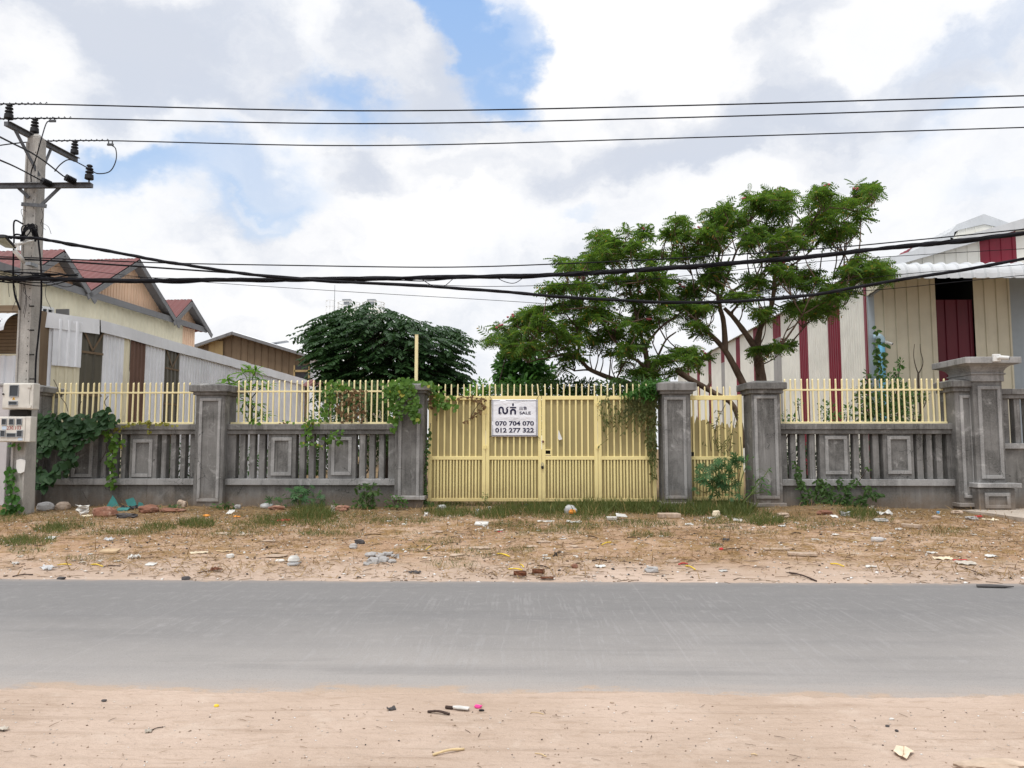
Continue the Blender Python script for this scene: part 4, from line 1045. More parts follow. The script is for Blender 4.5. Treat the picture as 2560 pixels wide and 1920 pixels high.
    for i in range(len(pr) - 1):
        mb.sheet(pr[i + 1] , pr[i + 1] + D, pr[i], pr[i] + D, .35, .012, 'trap'); mb.sheet(mirror(pr[i + 1]) + D, mirror(pr[i + 1]), mirror(pr[i]) + D, mirror(pr[i]), .35, .012, 'trap')
    mo = mb.build('roof_monitor', WHITEROOF, t)
    mb = MB(); kk = .42
    inn = [Vector((bl.x + .12, Ym + .02, bl.z - 1.2)), Vector((bl.x + .12, Ym + .02, bl.z)), Vector((sh.x + .2, Ym + .02, sh.z - .1)), Vector((pk.x, Ym + .02, pk.z - .42))]
    for i in range(1, 3):
        a, b = inn[i], inn[i + 1]
        mb.sheet((a.x, a.y, inn[0].z), (b.x, b.y, inn[0].z), a, b, .4, .03, 'rib'); a2, b2 = mirror(a), mirror(b); mb.sheet((b2.x, a.y, inn[0].z), (a2.x, a.y, inn[0].z), b2, a2, .4, .03, 'rib')
    mb.build('monitor_gable', WHITEWALL, mo)
    mb = MB()
    for f in (lambda v: v, mirror):
        for i in range(1, 4):
            a, b = f(pr[i]), f(pr[i + 1]); ia, ib = f(inn[min(i, 2)] if i < 3 else inn[2]), f(inn[min(i + 1, 3)] if i > 1 else inn[1])
            if i == 1: ia, ib = f(inn[1]), f(inn[1] + Vector((0.05, 0, .25)))
            if i == 2: ia, ib = f(inn[1] + Vector((.05, 0, .25))), f(inn[2])
            mb.prism([a + Vector((0, -.03, .03)), b + Vector((0, -.03, .03)), ib + Vector((0, -.05, 0)), ia + Vector((0, -.05, 0))], (0, .04, 0))
    mb.build('monitor_flashing', WHITEROOF, mo)
    mb = MB(); y0 = PX(2290, 630, bl.x).y
    for i in range(1, 4):
        mb.sheet(pr[i + 1] + Vector((-.02, 4.0, .02)), pr[i + 1] + Vector((-.02, 5.2, .02)), pr[i] + Vector((-.02, 4.0, .02)), pr[i] + Vector((-.02, 5.2, .02)), .35, .035)
    mb.build('red_roof_strip', MAROON, mo)
    # ---- curved awning with a ribbed cheek
    Ya = 28.1; zt = P(2300, 657, Ya).z; zb = P(2300, 696, Ya).z; xl = X - .02
    pr = [(Yf - .05, zt + .1), (Ya + .55, zt + .06)]
    for k in range(1, 9):
        a = math.pi / 2 * k / 8; pr.append((Ya + .55 - .55 * math.sin(a), zb + .02 + (zt + .06 - zb - .02) * math.cos(a) ** .8 if k < 8 else zb))
    xs = []; x = xl
    while x < XR: xs += [(x, 0), (x + .05, .08), (x + .12, .08), (x + .17, 0)]; x += .47
    mb = MB(); m = len(pr)
    for x, r in xs:
        for i, (y, z) in enumerate(pr): mb.v.append((x, y - r * (i / m), z + r * (1 - i / m)))
    mb.f = [(i * m + k, i * m + k + 1, (i + 1) * m + k + 1, (i + 1) * m + k) for i in range(len(xs) - 1) for k in range(m - 1)]; mb.mi = [0] * len(mb.f)
    mb.build('awning', WHITEROOF, t)
    mb = MB(); zc = P(2171, 741, Yf).z
    N = 9; out = []
    for k in range(N):
        y0, y1 = Yf - .05 + (Ya + .1 - Yf) * k / N, Yf - .05 + (Ya + .1 - Yf) * (k + 1) / N
        zl = lambda y: zc + (zb + .02 - zc) * ((Yf - y) / (Yf - Ya))
        zu = lambda y: zt + .07 - max(0, (Ya + .5 - y)) * .7
        off = .03 if k % 2 else 0
        mb.prism([(xl - .02 - off, y0, zl(y0)), (xl - .02 - off, y0, zu(y0)), (xl - .02 - off, y1, zu(y1)), (xl - .02 - off, y1, zl(y1))], (.02, 0, 0))
    mb.build('awning_cheek', BEIGE, t)
    for x in (xl + .1, xc + 4, XR - 5):
        mb = MB(); mb.beam((x, Yf - .1, zc), (x, Ya + .1, zb + .06), .06, .1); mb.build('awning_bracket', GALV, t)
    # pipe and cameras (things of their own)
    c = R(2196, 840); Yp = Yf - .35; v = P(2201, 845, Yp); w0 = P(2204, 960, Yp)
    tp = thing('drain_pipe', (w0.x, Yp, .2), 'pale blue plastic pipe with bent top on warehouse corner', 'pipe')
    mb = MB(); top = P(2203, 850, Yp); mb.tube([(w0.x, Yp, .2), (top.x, Yp, top.z - .1)], .13, 12); mb.build('riser', plain('blue_pvc', (.13, .37, .55), .35, .1), tp, smooth=True)
    mb = MB(); mb.tube(spline([(top.x, Yp, top.z - .12), (top.x - .01, Yp, top.z + .02), (top.x - .1, Yp, top.z + .11), (top.x - .26, Yp, top.z + .12)], 5), .15, 12); mb.build('elbow', plain('pale_pvc', (.35, .5, .6), .35, .1), tp, smooth=True)
    def cctv(loc, d, label):
        tc = thing('security_camera', loc, label, 'camera'); l = Vector(loc); d = Vector(d).normalized()
        mb = MB(); mb.box(l.x - .09, l.x + .09, l.y - .05, l.y + .01, l.z - .09, l.z + .09); mb.build('mount_box', WHITE, tc, .01)
        s = l + Vector((.04, -.12, .0)); mb = MB(); mb.tube([s - d * .03, s + d * .17], .048, 12); mb.build('camera_body', WHITE, tc, smooth=False)
        mb = MB(); mb.tube([s + d * .17, s + d * .18], .04, 10); mb.build('lens', BLACK, tc)
        mb = MB(); mb.tube([l + Vector((0, -.05, 0)), s + d * .05], .025, 8); mb.build('bracket', WHITE, tc)
    cctv(P(2214, 858, Yf - .4), (.7, -.6, -.35), 'white security camera beside the blue drain pipe')
    cctv(P(2490, 895, 18.5), (.8, -.5, -.15), 'white security camera on the cornice of the large pillar')
warehouse()
# ------------------------------------------------------------------ utility pole and lines
YPO = 17.6
def pole():
    R = lambda px, py, Y=YPO: P(px, py, Y)
    b = R(59, 1285); top = R(92, 348)
    t = thing('utility_pole', (b.x, YPO, .1), 'tapering concrete utility pole with two steel crossarms', 'pole')
    xb0, xb1 = R(38, 1285).x, R(74, 1285).x; xt0, xt1 = R(77, 350).x, R(108, 350).x; zt = top.z
    mb = MB(); d0, d1 = .2, .14
    A = (xb0, xb1, YPO - d0, YPO + d0, -.3); B = (xt0, xt1, YPO - d1, YPO + d1, zt)
    mb.frustum(A, B); mb.frustum((xt0 + .002, xt1 - .002, YPO - d1 + .002, YPO + d1 - .002, zt), (xt0 + .1, xt1 - .1, YPO - .05, YPO + .05, zt + .12)); mb.build('shaft', POLE_CONC, t, .02)
    # cast rib with bolt holes down the face
    mb = MB(); f = lambda u, s: (xb0 + (xt0 - xb0) * u) * (1 - s) + (xb1 + (xt1 - xb1) * u) * s
    fy = lambda u: YPO - d0 + (d0 - d1) * u; fz = lambda u: -.3 + (zt + .3) * u
    for s0, s1 in ((.0, .16), (.84, 1.0)):
        mb.add([(f(.04, s0) + .004, fy(.04) - .035, fz(.04)), (f(.04, s1) - .004, fy(.04) - .035, fz(.04)), (f(.985, s1) - .004, fy(.985) - .035, fz(.985)), (f(.985, s0) + .004, fy(.985) - .035, fz(.985)),
                (f(.04, s0) + .004, fy(.04) + .02, fz(.04)), (f(.04, s1) - .004, fy(.04) + .02, fz(.04)), (f(.985, s1) - .004, fy(.985) + .02, fz(.985)), (f(.985, s0) + .004, fy(.985) + .02, fz(.985))],
               [(0, 1, 2, 3), (0, 3, 7, 4), (1, 5, 6, 2), (0, 4, 5, 1), (3, 2, 6, 7)])
    mb.build('face_rib', POLE_CONC, t, .006)
    mb = MB()
    for k in range(34):
        u = .28 + .7 * k / 34; x = f(u, .78); y = fy(u) - .002
        mb.tube([(x, y + .01, fz(u)), (x, y - .003, fz(u))], .017, 6)
    mb.build('bolt_holes', DARKCAV, t)
    xo = lambda px, py: R(px, py)
    # upper crossarm, running across the road
    a = P(15, 309, 16.75); e = P(190, 400, 19.3); ups = []
    mb = MB(); mb.beam(a, e, .1, .1); mb.beam(a + Vector((.06, 0, .045)), e + Vector((.06, 0, .045)), .1, .012); arm = mb.build('crossarm', STEEL, t)
    mb = MB(); pc = a.lerp(e, .36)
    mb.beam(a.lerp(e, .62), R(98, 443, YPO + .1), .04, .06); mb.beam(a.lerp(e, .1), R(98, 440, YPO - .1), .04, .06); mb.build('arm_brace', STEEL, t)
    # lower crossarm, along the road
    y = YPO - .26; l, r = P(-45, 466, y), P(230.5, 464, y)
    mb = MB(); mb.beam(l, r, .09, .1); mb.beam(l + Vector((0, -.05, .045)), r + Vector((0, -.05, .045)), .1, .012); mb.build('crossarm', STEEL, t)
    mb = MB(); mb.beam(P(152, 466, y + .06), P(104, 512, y + .06), .03, .07); mb.beam(P(42, 466, y + .06), P(72, 494, y + .06), .03, .07); mb.build('arm_brace', STEEL, t)
    mb = MB(); mb.beam(P(54, 510, y + .02), P(116, 515, y + .02), .03, .08); mb.beam(P(54, 511, YPO + .2), P(116, 516, YPO + .2), .03, .08); mb.build('clamp_band', STEEL, t)
    def ins(base):
        base = Vector(base); mb = MB(); mb.lathe(base, [(.018, -.1), (.018, .07), (.088, .09), (.1, .1), (.092, .2), (.055, .215), (.055, .235), (.09, .25), (.085, .275), (.05, .29), (.05, .315), (.085, .33), (.08, .355), (.045, .37), (.045, .39), (.07, .405), (.06, .43), (.045, .44)], 14)
        mb.build('pin_insulator', BLACK, t, smooth=False); return base + Vector((0, 0, .45))
    w1 = ins(a.lerp(e, .03) + Vector((0, 0, .05))); w2 = ins(a.lerp(e, .37) + Vector((.0, 0, .05))); w3 = ins(a.lerp(e, .97) + Vector((0, 0, .05)))
    w4 = ins(P(222, 463, y) + Vector((0, 0, .05)))
    def strain(p, q):
        p, q = Vector(p), Vector(q); d = (q - p); L = d.length; d.normalize(); mb = MB()
        pr = [(.015, 0), (.015, L * .12)]
        for k in range(7): h = L * (.15 + .1 * k); pr += [(.045, h), (.085, h + L * .03), (.08, h + L * .06)]
        pr += [(.02, L * .86), (.015, L)]
        mb.lathe(p, pr, 12, d); mb.build('strain_insulator', GALV if 0 else BLACK, t)
    s1 = (P(158, 440, y - .3), P(194, 458, y - .02)); s2 = (P(99, 449, y - .3), P(132, 464, y - .02))
    strain(*s1); strain(*s2)
    for k, py in enumerate((767, 827, 888, 949)):
        c = R(79, py, YPO - .2); mb = MB(); mb.frustum((c.x - .05, c.x + .05, c.y - .015, c.y + .02, c.z), (c.x - .05, c.x + .05, c.y - .005, c.y + .02, c.z + .03)); mb.build('step_slot', DARKCAV, t)
    return w1, w2, w3, w4, s1, s2
W1, W2, W3, W4, S1, S2 = pole()

CABLE = plain('black_cable_sheath', (.008, .008, .011), .7, .3, 6, .15)
def line(name, label, pts, r, cat='cable', group=None, n=10, wob=0.0, mat=None, strands=0, seed=0):
    pts = [Vector(p) for p in pts]          # carry the long lines on past the frame
    if name in ('power_line', 'cable_bundle', 'messenger_cable') and pts[0].x < -11.6:
        q = pts[0] * 2 - pts[1] * 1.0 if (pts[1] - pts[0]).length < 3 else pts[0] - (pts[1] - pts[0]).normalized() * 2; pts = [q + Vector((-6, 0, -.05)), q + Vector((-2.5, 0, -.02)), q] + pts
    if pts[-1].x > 10: pts = pts + [pts[-1] + (pts[-1] - pts[-2]) * k for k in (1, 2, 3, 4)]
    if name == 'dead_end_line': pts = pts + [pts[-1] + (pts[-1] - pts[-2]) * 4]
    s = spline(pts, n); mb = MB(); m = len(s)
    rr = [r * (1 + wob * mnoise.noise((k * .37, seed, 1))) for k in range(m)] if wob else r
    mb.tube(s, rr, 8)
    for q in range(strands):
        ph = rnd.uniform(0, 6.28); f = rnd.uniform(.25, .5); sag = rnd.uniform(.3, 1.3)
        mb.tube([p + Vector((0, math.sin(k * f + ph) * r * .9, math.cos(k * f + ph) * r * .95 - max(0, mnoise.noise((k * .11, q, seed))) * r * 1.4 * sag)) for k, p in enumerate(s)], r * .28, 5)
    return tag(mb.build(name, mat or CABLE, smooth=True), label, cat, group, 'thing')

def far_end(p, px, py, Y): return P(px, py, Y)
g = 'bare power lines on the crossarm'
def pline(w, left, right, mids, label):
    pts = [P(*left)] + [w] + [P(*m_) for m_ in mids] + [P(*right)]
    o = line('power_line', label, pts, .016, 'power line', g)
    return o
yl = [w.y for w in (W1, W2, W3)]
pline(W1, (-60, 276, yl[0]), (2640, 237, yl[0]), [(900, 277, yl[0]), (1700, 264, yl[0])], 'topmost of the three long power lines crossing the sky')
pline(W2, (-60, 309, yl[1]), (2640, 265, yl[1]), [(900, 309, yl[1]), (1700, 294, yl[1])], 'second of the three long power lines, clamped beside the pole top')
pline(W3, (-60, 370, yl[2]), (2640, 316, yl[2]), [(900, 364, yl[2]), (1700, 345, yl[2])], 'lowest of the three long power lines crossing the sky')
# wrapped ties at the insulators
def tie(w, label, dx=.9):
    mb = MB(); pts = []
    for k in range(64):
        u = -dx + 2 * dx * k / 63; pts.append(w + Vector((u, .028 * math.cos(k * 1.25), .0 + .028 * math.sin(k * 1.25))))
    mb.tube(pts, .008, 5); tag(mb.build('wire_tie', CABLE), label, 'wire tie', 'spiral ties on the insulators', 'thing')
tie(W1, 'spiral wire tie on the topmost power line'); tie(W2, 'spiral wire tie on the second power line'); tie(W3, 'spiral wire tie on the lowest power line')
y = YPO - .3
line('dead_end_line', 'power line slanting out of frame from the longer strain insulator', [S1[0], P(90, 389, 14.5), P(-40, 322, 11)], .016, 'power line', g)
line('dead_end_line', 'power line slanting out of frame across the pole face', [S2[0], P(40, 418, 14.5), P(-40, 383, 11)], .016, 'power line', g)
line('jumper_wire', 'looped jumper wire from the lowest power line to the lone crossarm insulator', [P(277, 362, yl[2]), P(289, 372, yl[2]), P(290, 400, 18.4), P(275, 428, 17.9), P(245, 434, 17.5), P(226, 424, y), P(205, 412, y), P(184, 402, y), P(168, 400, y), P(150, 412, y - .1), P(137, 428, y - .4)], .013, 'wire')
line('jumper_wire', 'jumper wire dropping from the second power line down the pole face', [P(126, 303, yl[1]), P(116, 308, yl[1] - .1), P(104, 345, 16.9), P(90, 395, 16.9), P(78, 430, 17.1), P(78, 455, 17.25)], .013, 'wire')
for c, lab in ((P(131, 303, yl[1]), 'small metal clamp on the second power line'), (P(276, 362, yl[2]), 'small metal clamp on the lowest power line')):
    mb = MB(); mb.box(c.x - .08, c.x + .08, c.y - .022, c.y + .022, c.z - .02, c.z + .03); mb.tube([(c.x - .05, c.y, c.z + .04), (c.x - .05, c.y, c.z + .09)], .016, 6); mb.tube([(c.x + .05, c.y, c.z + .04), (c.x + .05, c.y, c.z + .09)], .016, 6)
    tag(mb.build('line_clamp', STEEL), lab, 'clamp', None, 'thing')

Yb = 17.2
B = lambda *pp: [P(a, b, Yb) for a, b in pp]
line('cable_bundle', 'thickest black cable bundle, nearly level across the whole street', B((-80, 697), (46, 696), (300, 702), (560, 700), (810, 698), (1070, 694), (1331, 689), (1540, 679), (1736, 665), (1980, 646), (2199, 622), (2400, 602), (2640, 573)), .047, n=12, wob=.5, strands=5, seed=1)
Yb = 17.0
line('cable_bundle', 'black cable bundle sagging from the pole under the thickest bundle', B((30, 593), (92, 596), (180, 611), (289, 631), (400, 652), (521, 671), (660, 690), (810, 702), (1041, 714), (1230, 727), (1389, 741), (1560, 751), (1678, 756), (1850, 753), (2025, 738), (2130, 720), (2257, 698), (2400, 676), (2640, 632)), .034, n=12, wob=.3, strands=2, seed=4)
Yb = 17.3
line('messenger_cable', 'thin straight messenger cable running just above the thickest bundle', B((-80, 640), (95, 645), (400, 657), (700, 663), (1100, 668), (1389, 660), (1700, 645), (2060, 621), (2300, 599), (2640, 565)), .014)
line('messenger_cable', 'thin cable joining the sagging bundle over the barn', B((-80, 645), (95, 650), (300, 663), (520, 678), (680, 689), (800, 699)), .02)
Yb = 17.5
line('telephone_wire', 'hair thin wire passing below the bundles and into the flowering tree', B((95, 660), (330, 690), (562, 709), (900, 731), (1240, 751), (1450, 765)), .006)
line('telephone_wire', 'hair thin wire above the dark spreading tree towards the warehouse gable', B((300, 692), (600, 700), (918, 705), (1240, 716), (1600, 700), (2060, 653), (2640, 617)), .007)
line('telephone_wire', 'thin wire crossing just in front of the curved white awning', B((1700, 750), (2000, 716), (2242, 687), (2400, 674), (2640, 655)), .007)
line('telephone_wire', 'lowest thin wire crossing the beige warehouse front', B((1800, 750), (2000, 737), (2212, 723), (2400, 704), (2640, 680)), .008)
# slack loops caught under the thick bundle
for k, (x0, x1, dz, lab) in enumerate(((1050, 1135, 22, 'loose loop of wire under the thick bundle, over the leafy centre'), (1240, 1310, 14, 'loose loop of wire under the thick bundle near flowering tree'), (108, 210, 24, 'loose loop of wire under the thick bundle beside the pole'))):
    ya = 695 - k * 1.5; line('slack_wire', lab, [P(x0, ya, 17.15), P((x0 * 2 + x1) / 3, ya + dz * .8, 17.1), P((x0 + x1 * 2) / 3, ya + dz, 17.15), P(x1, ya, 17.2)], .008, 'wire', 'slack wire loops')

# knot of cables round the pole
def tangle():
    rr = random.Random(5); t = thing('cable_knot', P(60, 690, YPO - .3), 'messy knot of black cables tied around the pole', 'cables')
    y0 = YPO - .33
    for k in range(16):
        x0, x1 = rr.uniform(-40, 40), rr.uniform(90, 200); ya, yb = rr.uniform(676, 706), rr.uniform(684, 704)
        mb = MB(); mb.tube(spline([P(x0, ya, y0), P((x0 + x1) / 2 + rr.uniform(-20, 20), (ya + yb) / 2 + rr.uniform(-14, 16), y0 - rr.uniform(0, .15)), P(x1, yb, y0)], 8), rr.choice([.008, .012, .018]), 5); mb.build('cable_loop', CABLE, t, smooth=True)
    for k in range(12):
        x0, x1 = rr.uniform(50, 70), rr.uniform(76, 100); mb = MB()
        mb.tube(spline([P(x0 - 4, rr.uniform(590, 604), y0), P(rr.uniform(55, 75), rr.uniform(556, 585), y0 - .1), P(rr.uniform(74, 92), rr.uniform(556, 580), y0 - .12), P(x1, rr.uniform(588, 605), y0)], 8), rr.choice([.01, .014]), 5); mb.build('cable_loop', CABLE, t, smooth=True)
    for a in ([(58, 560), (36, 553), (35, 600), (33, 660), (33, 690)], [(70, 560), (90, 575), (98, 620), (103, 680), (103, 760), (97, 830), (90, 900), (88, 960)], [(33, 690), (36, 730), (50, 775)],
              [(60, 590), (40, 586), (28, 596), (22, 590)]):
        mb = MB(); mb.tube(spline([P(u, v, y0 + .02) for u, v in a], 8), .02, 6); mb.build('hanging_cable', CABLE, t, smooth=True)
    for k in range(7):
        x = rr.uniform(20, 120); mb = MB(); L = rr.uniform(30, 90)
        mb.tube(spline([P(x, 706, y0), P(x + rr.uniform(-10, 10), 706 + L * .5, y0), P(x + rr.uniform(-14, 14), 706 + L, y0)], 6), .005, 4); mb.build('loose_strand', CABLE, t)
    for a in ([(60, 550), (53, 530), (56, 523), (66, 529)], [(103, 520), (108, 540), (102, 560), (114, 575)], [(101, 556), (120, 566), (128, 585)], [(104, 590), (108, 570), (103, 548)]):
        mb = MB(); mb.tube(spline([P(u, v, y0 + .1) for u, v in a], 6), .005, 4); mb.build('loose_strand', CABLE, t)
tangle()

def solar_lamp():
    y = YPO - .55; R = lambda a, b, Y=y: P(a, b, Y)
    t = thing('street_lamp', R(40, 640), 'solar street lamp on white tube arm fixed to the pole', 'street lamp')
    c = [R(-26, 596, y - .3), R(13, 593, y - .55), R(40, 622, y + .1), R(14, 619, y + .35)]
    mb = MB(); nn = (c[1] - c[0]).cross(c[3] - c[0]).normalized(); nn = nn if nn.z > 0 else -nn
    mb.prism(c, nn * .05); mb.build('lamp_head', BLACK, t)
    mb = MB(); sh = [v.lerp(sum(c, Vector()) / 4, .1) - nn * .012 for v in c]; mb.prism(sh, nn * .01); mb.build('led_panel', plain('led_cells', (.25, .25, .13), .3, .4, 30), t)
    mb = MB(); mb.tube([R(36, 627), R(62, 655, YPO - .25)], .05, 10); mb.build('tube_arm', WHITE, t, smooth=True)
    mb = MB(); mb.tube([R(36, 613), R(60, 607, YPO - .28), R(90, 600, YPO - .2)], [.045, .035, .012], 8); mb.build('strap_arm', WHITE, t, smooth=True)
    mb = MB(); mb.box(R(56, 650).x, R(70, 650).x, y + .1, YPO - .19, R(60, 660).z, R(60, 652).z); mb.build('wall_bracket', GALV, t)
    mb = MB(); mb.tube([R(45, 614), R(46, 626)], .03, 6); mb.build('sensor', WHITE, t)
solar_lamp()

RED_INK = plain('red_stencil_paint', (.30, .02, .02), .7, .1)
def text_mesh(s, name, t, x0, x1, z0, z1, y, mat, off=.0):
    cu = bpy.data.curves.new('lettering', 'FONT'); cu.body = s; cu.offset = off; cu.resolution_u = 2
    tmp = bpy.data.objects.new('tmp', cu); COL.objects.link(tmp)
    me = bpy.data.meshes.new_from_object(tmp.evaluated_get(bpy.context.evaluated_depsgraph_get())); bpy.data.objects.remove(tmp)
    v = np.array([tuple(k.co) for k in me.vertices]); mn, mx = v.min(0), v.max(0); r = origin(t)
    for k in me.vertices: k.co = (x0 + (x1 - x0) * (k.co.x - mn[0]) / (mx[0] - mn[0]) - r.x, y - r.y, z0 + (z1 - z0) * (k.co.y - mn[1]) / (mx[1] - mn[1]) - r.z)
    me.materials.clear(); me.materials.append(mat); o = bpy.data.objects.new(name, me); COL.objects.link(o); o.parent = t; return o

def meter_boxes():
    Y = YPO - .42; R = lambda cx, cy: P(c3(cx), 880 + cy / 3.771, Y)
    BOX = plain('cream_meter_box', (.62, .60, .55), .55, .1, 4)
    a, b = R(15, 540), R(320, 292)
    t = thing('meter_box', a, 'upper cream electricity meter box with one grey window', 'meter box', 'meter boxes on the pole')
    mb = MB(); mb.box(a.x, b.x, Y, Y + .24, a.z, b.z); mb.build('case', BOX, t, .02, seg=2)
    mb = MB(); mb.box(a.x + .02, b.x - .08, Y - .014, Y + .001, a.z + .03, b.z - .02); mb.build('door', BOX, t, .006)
    def win(t, x0, y0, x1, y1, m=GLASS, nm='window', dy=.02):
        p, q = R(x0, y1), R(x1, y0); mb = MB(); mb.box(p.x, q.x, Y - dy, Y - .012, p.z, q.z); o = mb.build(nm, m, t)
        mb = MB(); ring(mb, p.x - .012, q.x + .012, p.z - .012, q.z + .012, .014, Y - dy - .012, Y - .013); mb.build('window_frame', BOX if m is not GLASS else GALV, o)
    win(t, 97, 316, 180, 416); win(t, 90, 468, 168, 497)
    p = [R(118, 450), R(148, 450), R(133, 423)]; mb = MB(); mb.prism([v + Vector((0, -.018, 0)) for v in p], (0, .004, 0)); mb.build('warning_sign', plain('warning_yellow', (.75, .4, .03), .5), t)
    m0, m1 = R(132, 446), R(135, 432); mb = MB(); mb.box(m0.x, m1.x, Y - .021, Y - .018, m0.z, m1.z); mb.build('warning_mark', BLACK, t)
    for yy in (325, 515):
        p = R(285, yy); mb = MB(); mb.box(p.x - .05, p.x + .03, Y - .03, Y, p.z - .03, p.z + .03); mb.build('hinge', BOX, t)
    p = R(38, 398); mb = MB(); mb.tube([p + Vector((0, .0, 0)), p + Vector((0, -.04, 0))], .02, 8); mb.build('lock', BLACK, t)
    a, b = R(-40, 848), R(292, 608)
    t = thing('meter_box', a, 'lower cream electricity meter box with five dark windows and red number', 'meter box', 'meter boxes on the pole')
    mb = MB(); mb.box(a.x, b.x, Y, Y + .22, a.z, b.z); mb.build('case', BOX, t, .015, seg=2)
    mb = MB(); q = R(240, 700); mb.box(a.x + .02, q.x, Y - .014, Y + .001, a.z + .02, b.z - .02); mb.build('door', BOX, t, .005)
    for x0, y0, x1, y1 in ((25, 633, 66, 684), (94, 633, 136, 684), (164, 633, 210, 684), (10, 742, 53, 796), (166, 742, 216, 798)): win(t, x0, y0, x1, y1)
    win(t, 70, 768, 154, 800)
    p, q = R(68, 732), R(203, 699); text_mesh('230.103', 'stencil_lettering', t, p.x, q.x, p.z, q.z, Y - .0165, RED_INK, .01)
    for x0, y0, x1, y1 in ((22, 700, 66, 730), (172, 808, 216, 834)):
        p, q = R(x0, y1), R(x1, y0); mb = MB(); mb.box(p.x, q.x, Y - .018, Y - .014, p.z, q.z); mb.build('sticker', plain('pale_blue_sticker', (.5, .6, .72), .5), t)
    mb = MB(); p, q = R(75, 600), R(245, 545); mb.box(p.x, q.x, Y + .06, Y + .2, p.z, q.z); tag(mb.build('bracket_box', DARKCAV), 'dark mounting bracket between the two meter boxes', 'bracket', None, 'thing')
    pts = [R(110, 1020), R(150, 1008), R(195, 1020), R(196, 1050), R(185, 1130), R(150, 1146), R(125, 1142), R(108, 1090)]
    mb = MB(); mb.prism([Vector((v.x, YPO - .262, v.z)) for v in pts], (0, .005, 0)); tag(mb.build('pasted_notice', WHITE), 'rounded white paper pasted low on the utility pole', 'paper', None, 'thing')
meter_boxes()
# ------------------------------------------------------------------ vegetation
BARK = concrete('tree_bark', (.075, .05, .035), (.13, .09, .065), (.2, .15, .11), .3)
BARK_DARK = concrete('dark_bark', (.035, .028, .022), (.06, .045, .035), (.09, .07, .055), .2)
LEAF_FLAME = leafmat('feathery_leaf', (.010, .042, .011), (.135, .24, .028), .36, c3=(.30, .19, .03), spread=.55)
LEAF_DARK = leafmat('dark_glossy_leaf', (.014, .042, .014), (.045, .095, .028), .25, .45)
LEAF_MID = leafmat('mid_green_leaf', (.022, .08, .013), (.075, .19, .026), .3)
LEAF_HEDGE = leafmat('hedge_leaf', (.03, .07, .018), (.075, .14, .03), .3)
LEAF_BIG = leafmat('broad_vine_leaf', (.015, .046, .016), (.042, .098, .030), .18, .5)
LEAF_VINE = leafmat('light_vine_leaf', (.045, .11, .015), (.12, .23, .03), .3, c3=(.3, .28, .04))
LEAF_YG = leafmat('yellowing_leaf', (.14, .15, .02), (.26, .24, .04), .3)
LEAF_DRY = leafmat('dead_leaf', (.10, .06, .03), (.19, .12, .055), .2, .8)
LEAF_CREEP = leafmat('thin_creeper_leaf', (.06, .07, .022), (.14, .145, .045), .3, c3=(.16, .10, .04))
LEAF_LANCE = leafmat('lance_leaf', (.055, .15, .018), (.16, .30, .035), .35)
LEAF_CASTOR = leafmat('palmate_leaf', (.025, .08, .03), (.08, .17, .055), .25)
PINK = plain('pink_flower', (.42, .10, .12), .6, .2)
STEM_G = plain('green_stem', (.10, .14, .04), .7, .3)

def frond(npair=9, droop=.35, w=.34, pw=.075):
    """bipinnate frond along +x, unit length"""
    v, f = [], []
    zz = lambda x: .10 * x - droop * x * x
    N = 4
    for k in range(N + 1):
        x = k / N; v += [(x, -.008, zz(x)), (x, .008, zz(x))]
    f += [(2 * k, 2 * k + 2, 2 * k + 3, 2 * k + 1) for k in range(N)]
    for k in range(npair):
        x = .12 + .86 * k / (npair - 1); L = w * (math.sin(math.pi * (.12 + .8 * k / (npair - 1))) ** .6)
        for s in (-1, 1):
            b = len(v); x1 = x + L * .45; z0, z1 = zz(x), zz(x1) - .22 * L
            v += [(x, 0, z0), (x + .5 * (x1 - x) - pw * .5, s * L * .5, (z0 + z1) / 2 + .02), (x1, s * L, z1), (x + .5 * (x1 - x) + pw * .5, s * L * .5, (z0 + z1) / 2 + .03)]
            f.append((b, b + 1, b + 2, b + 3) if s > 0 else (b, b + 3, b + 2, b + 1))
    return np.array(v), f
FROND = frond(6, .5, .38, .14); FROND2 = frond(7, .3, .4, .13)
HEART = (np.array([(0, 0, 0), (.12, .3, .05), (.45, .46, .04), (.8, .28, -.02), (1.08, 0, -.12), (.8, -.28, -.02), (.45, -.46, .04), (.12, -.3, .05), (.5, 0, -.03)]), [(0, 8, 2, 1), (8, 4, 3, 2), (0, 7, 6, 8), (8, 6, 5, 4)])
OVAL = (np.array([(0, 0, 0), (.3, .2, .03), (.7, .18, .0), (1, 0, -.1), (.7, -.18, .0), (.3, -.2, .03), (.5, 0, -.02)]), [(0, 6, 2, 1), (6, 3, 2), (0, 5, 4, 6), (6, 4, 3)])
LANCE = (np.array([(0, 0, 0), (.3, .10, .02), (.65, .10, -.06), (1, 0, -.28), (.65, -.10, -.06), (.3, -.10, .02), (.45, 0, -.03)]), [(0, 6, 2, 1), (6, 3, 2), (0, 5, 4, 6), (6, 4, 3)])
def palmate(n=7):
    v = [(0, 0, .0)]; f = []
    for k in range(n):
        a = -2.3 + 4.6 * k / (n - 1); L = 1 - .28 * abs(a) / 2.3
        for da, l in ((-.3, .4), (-.17, .72), (0, 1), (.17, .72), (.3, .4)):
            v.append((.35 + l * L * math.cos(a + da) * .75, l * L * math.sin(a + da) * .75, -.10 * l * l))
        b = 1 + k * 5; f += [(0, b, b + 4), (b, b + 1, b + 3, b + 4), (b + 1, b + 2, b + 3)]
    return np.array(v), f
PALM = palmate()

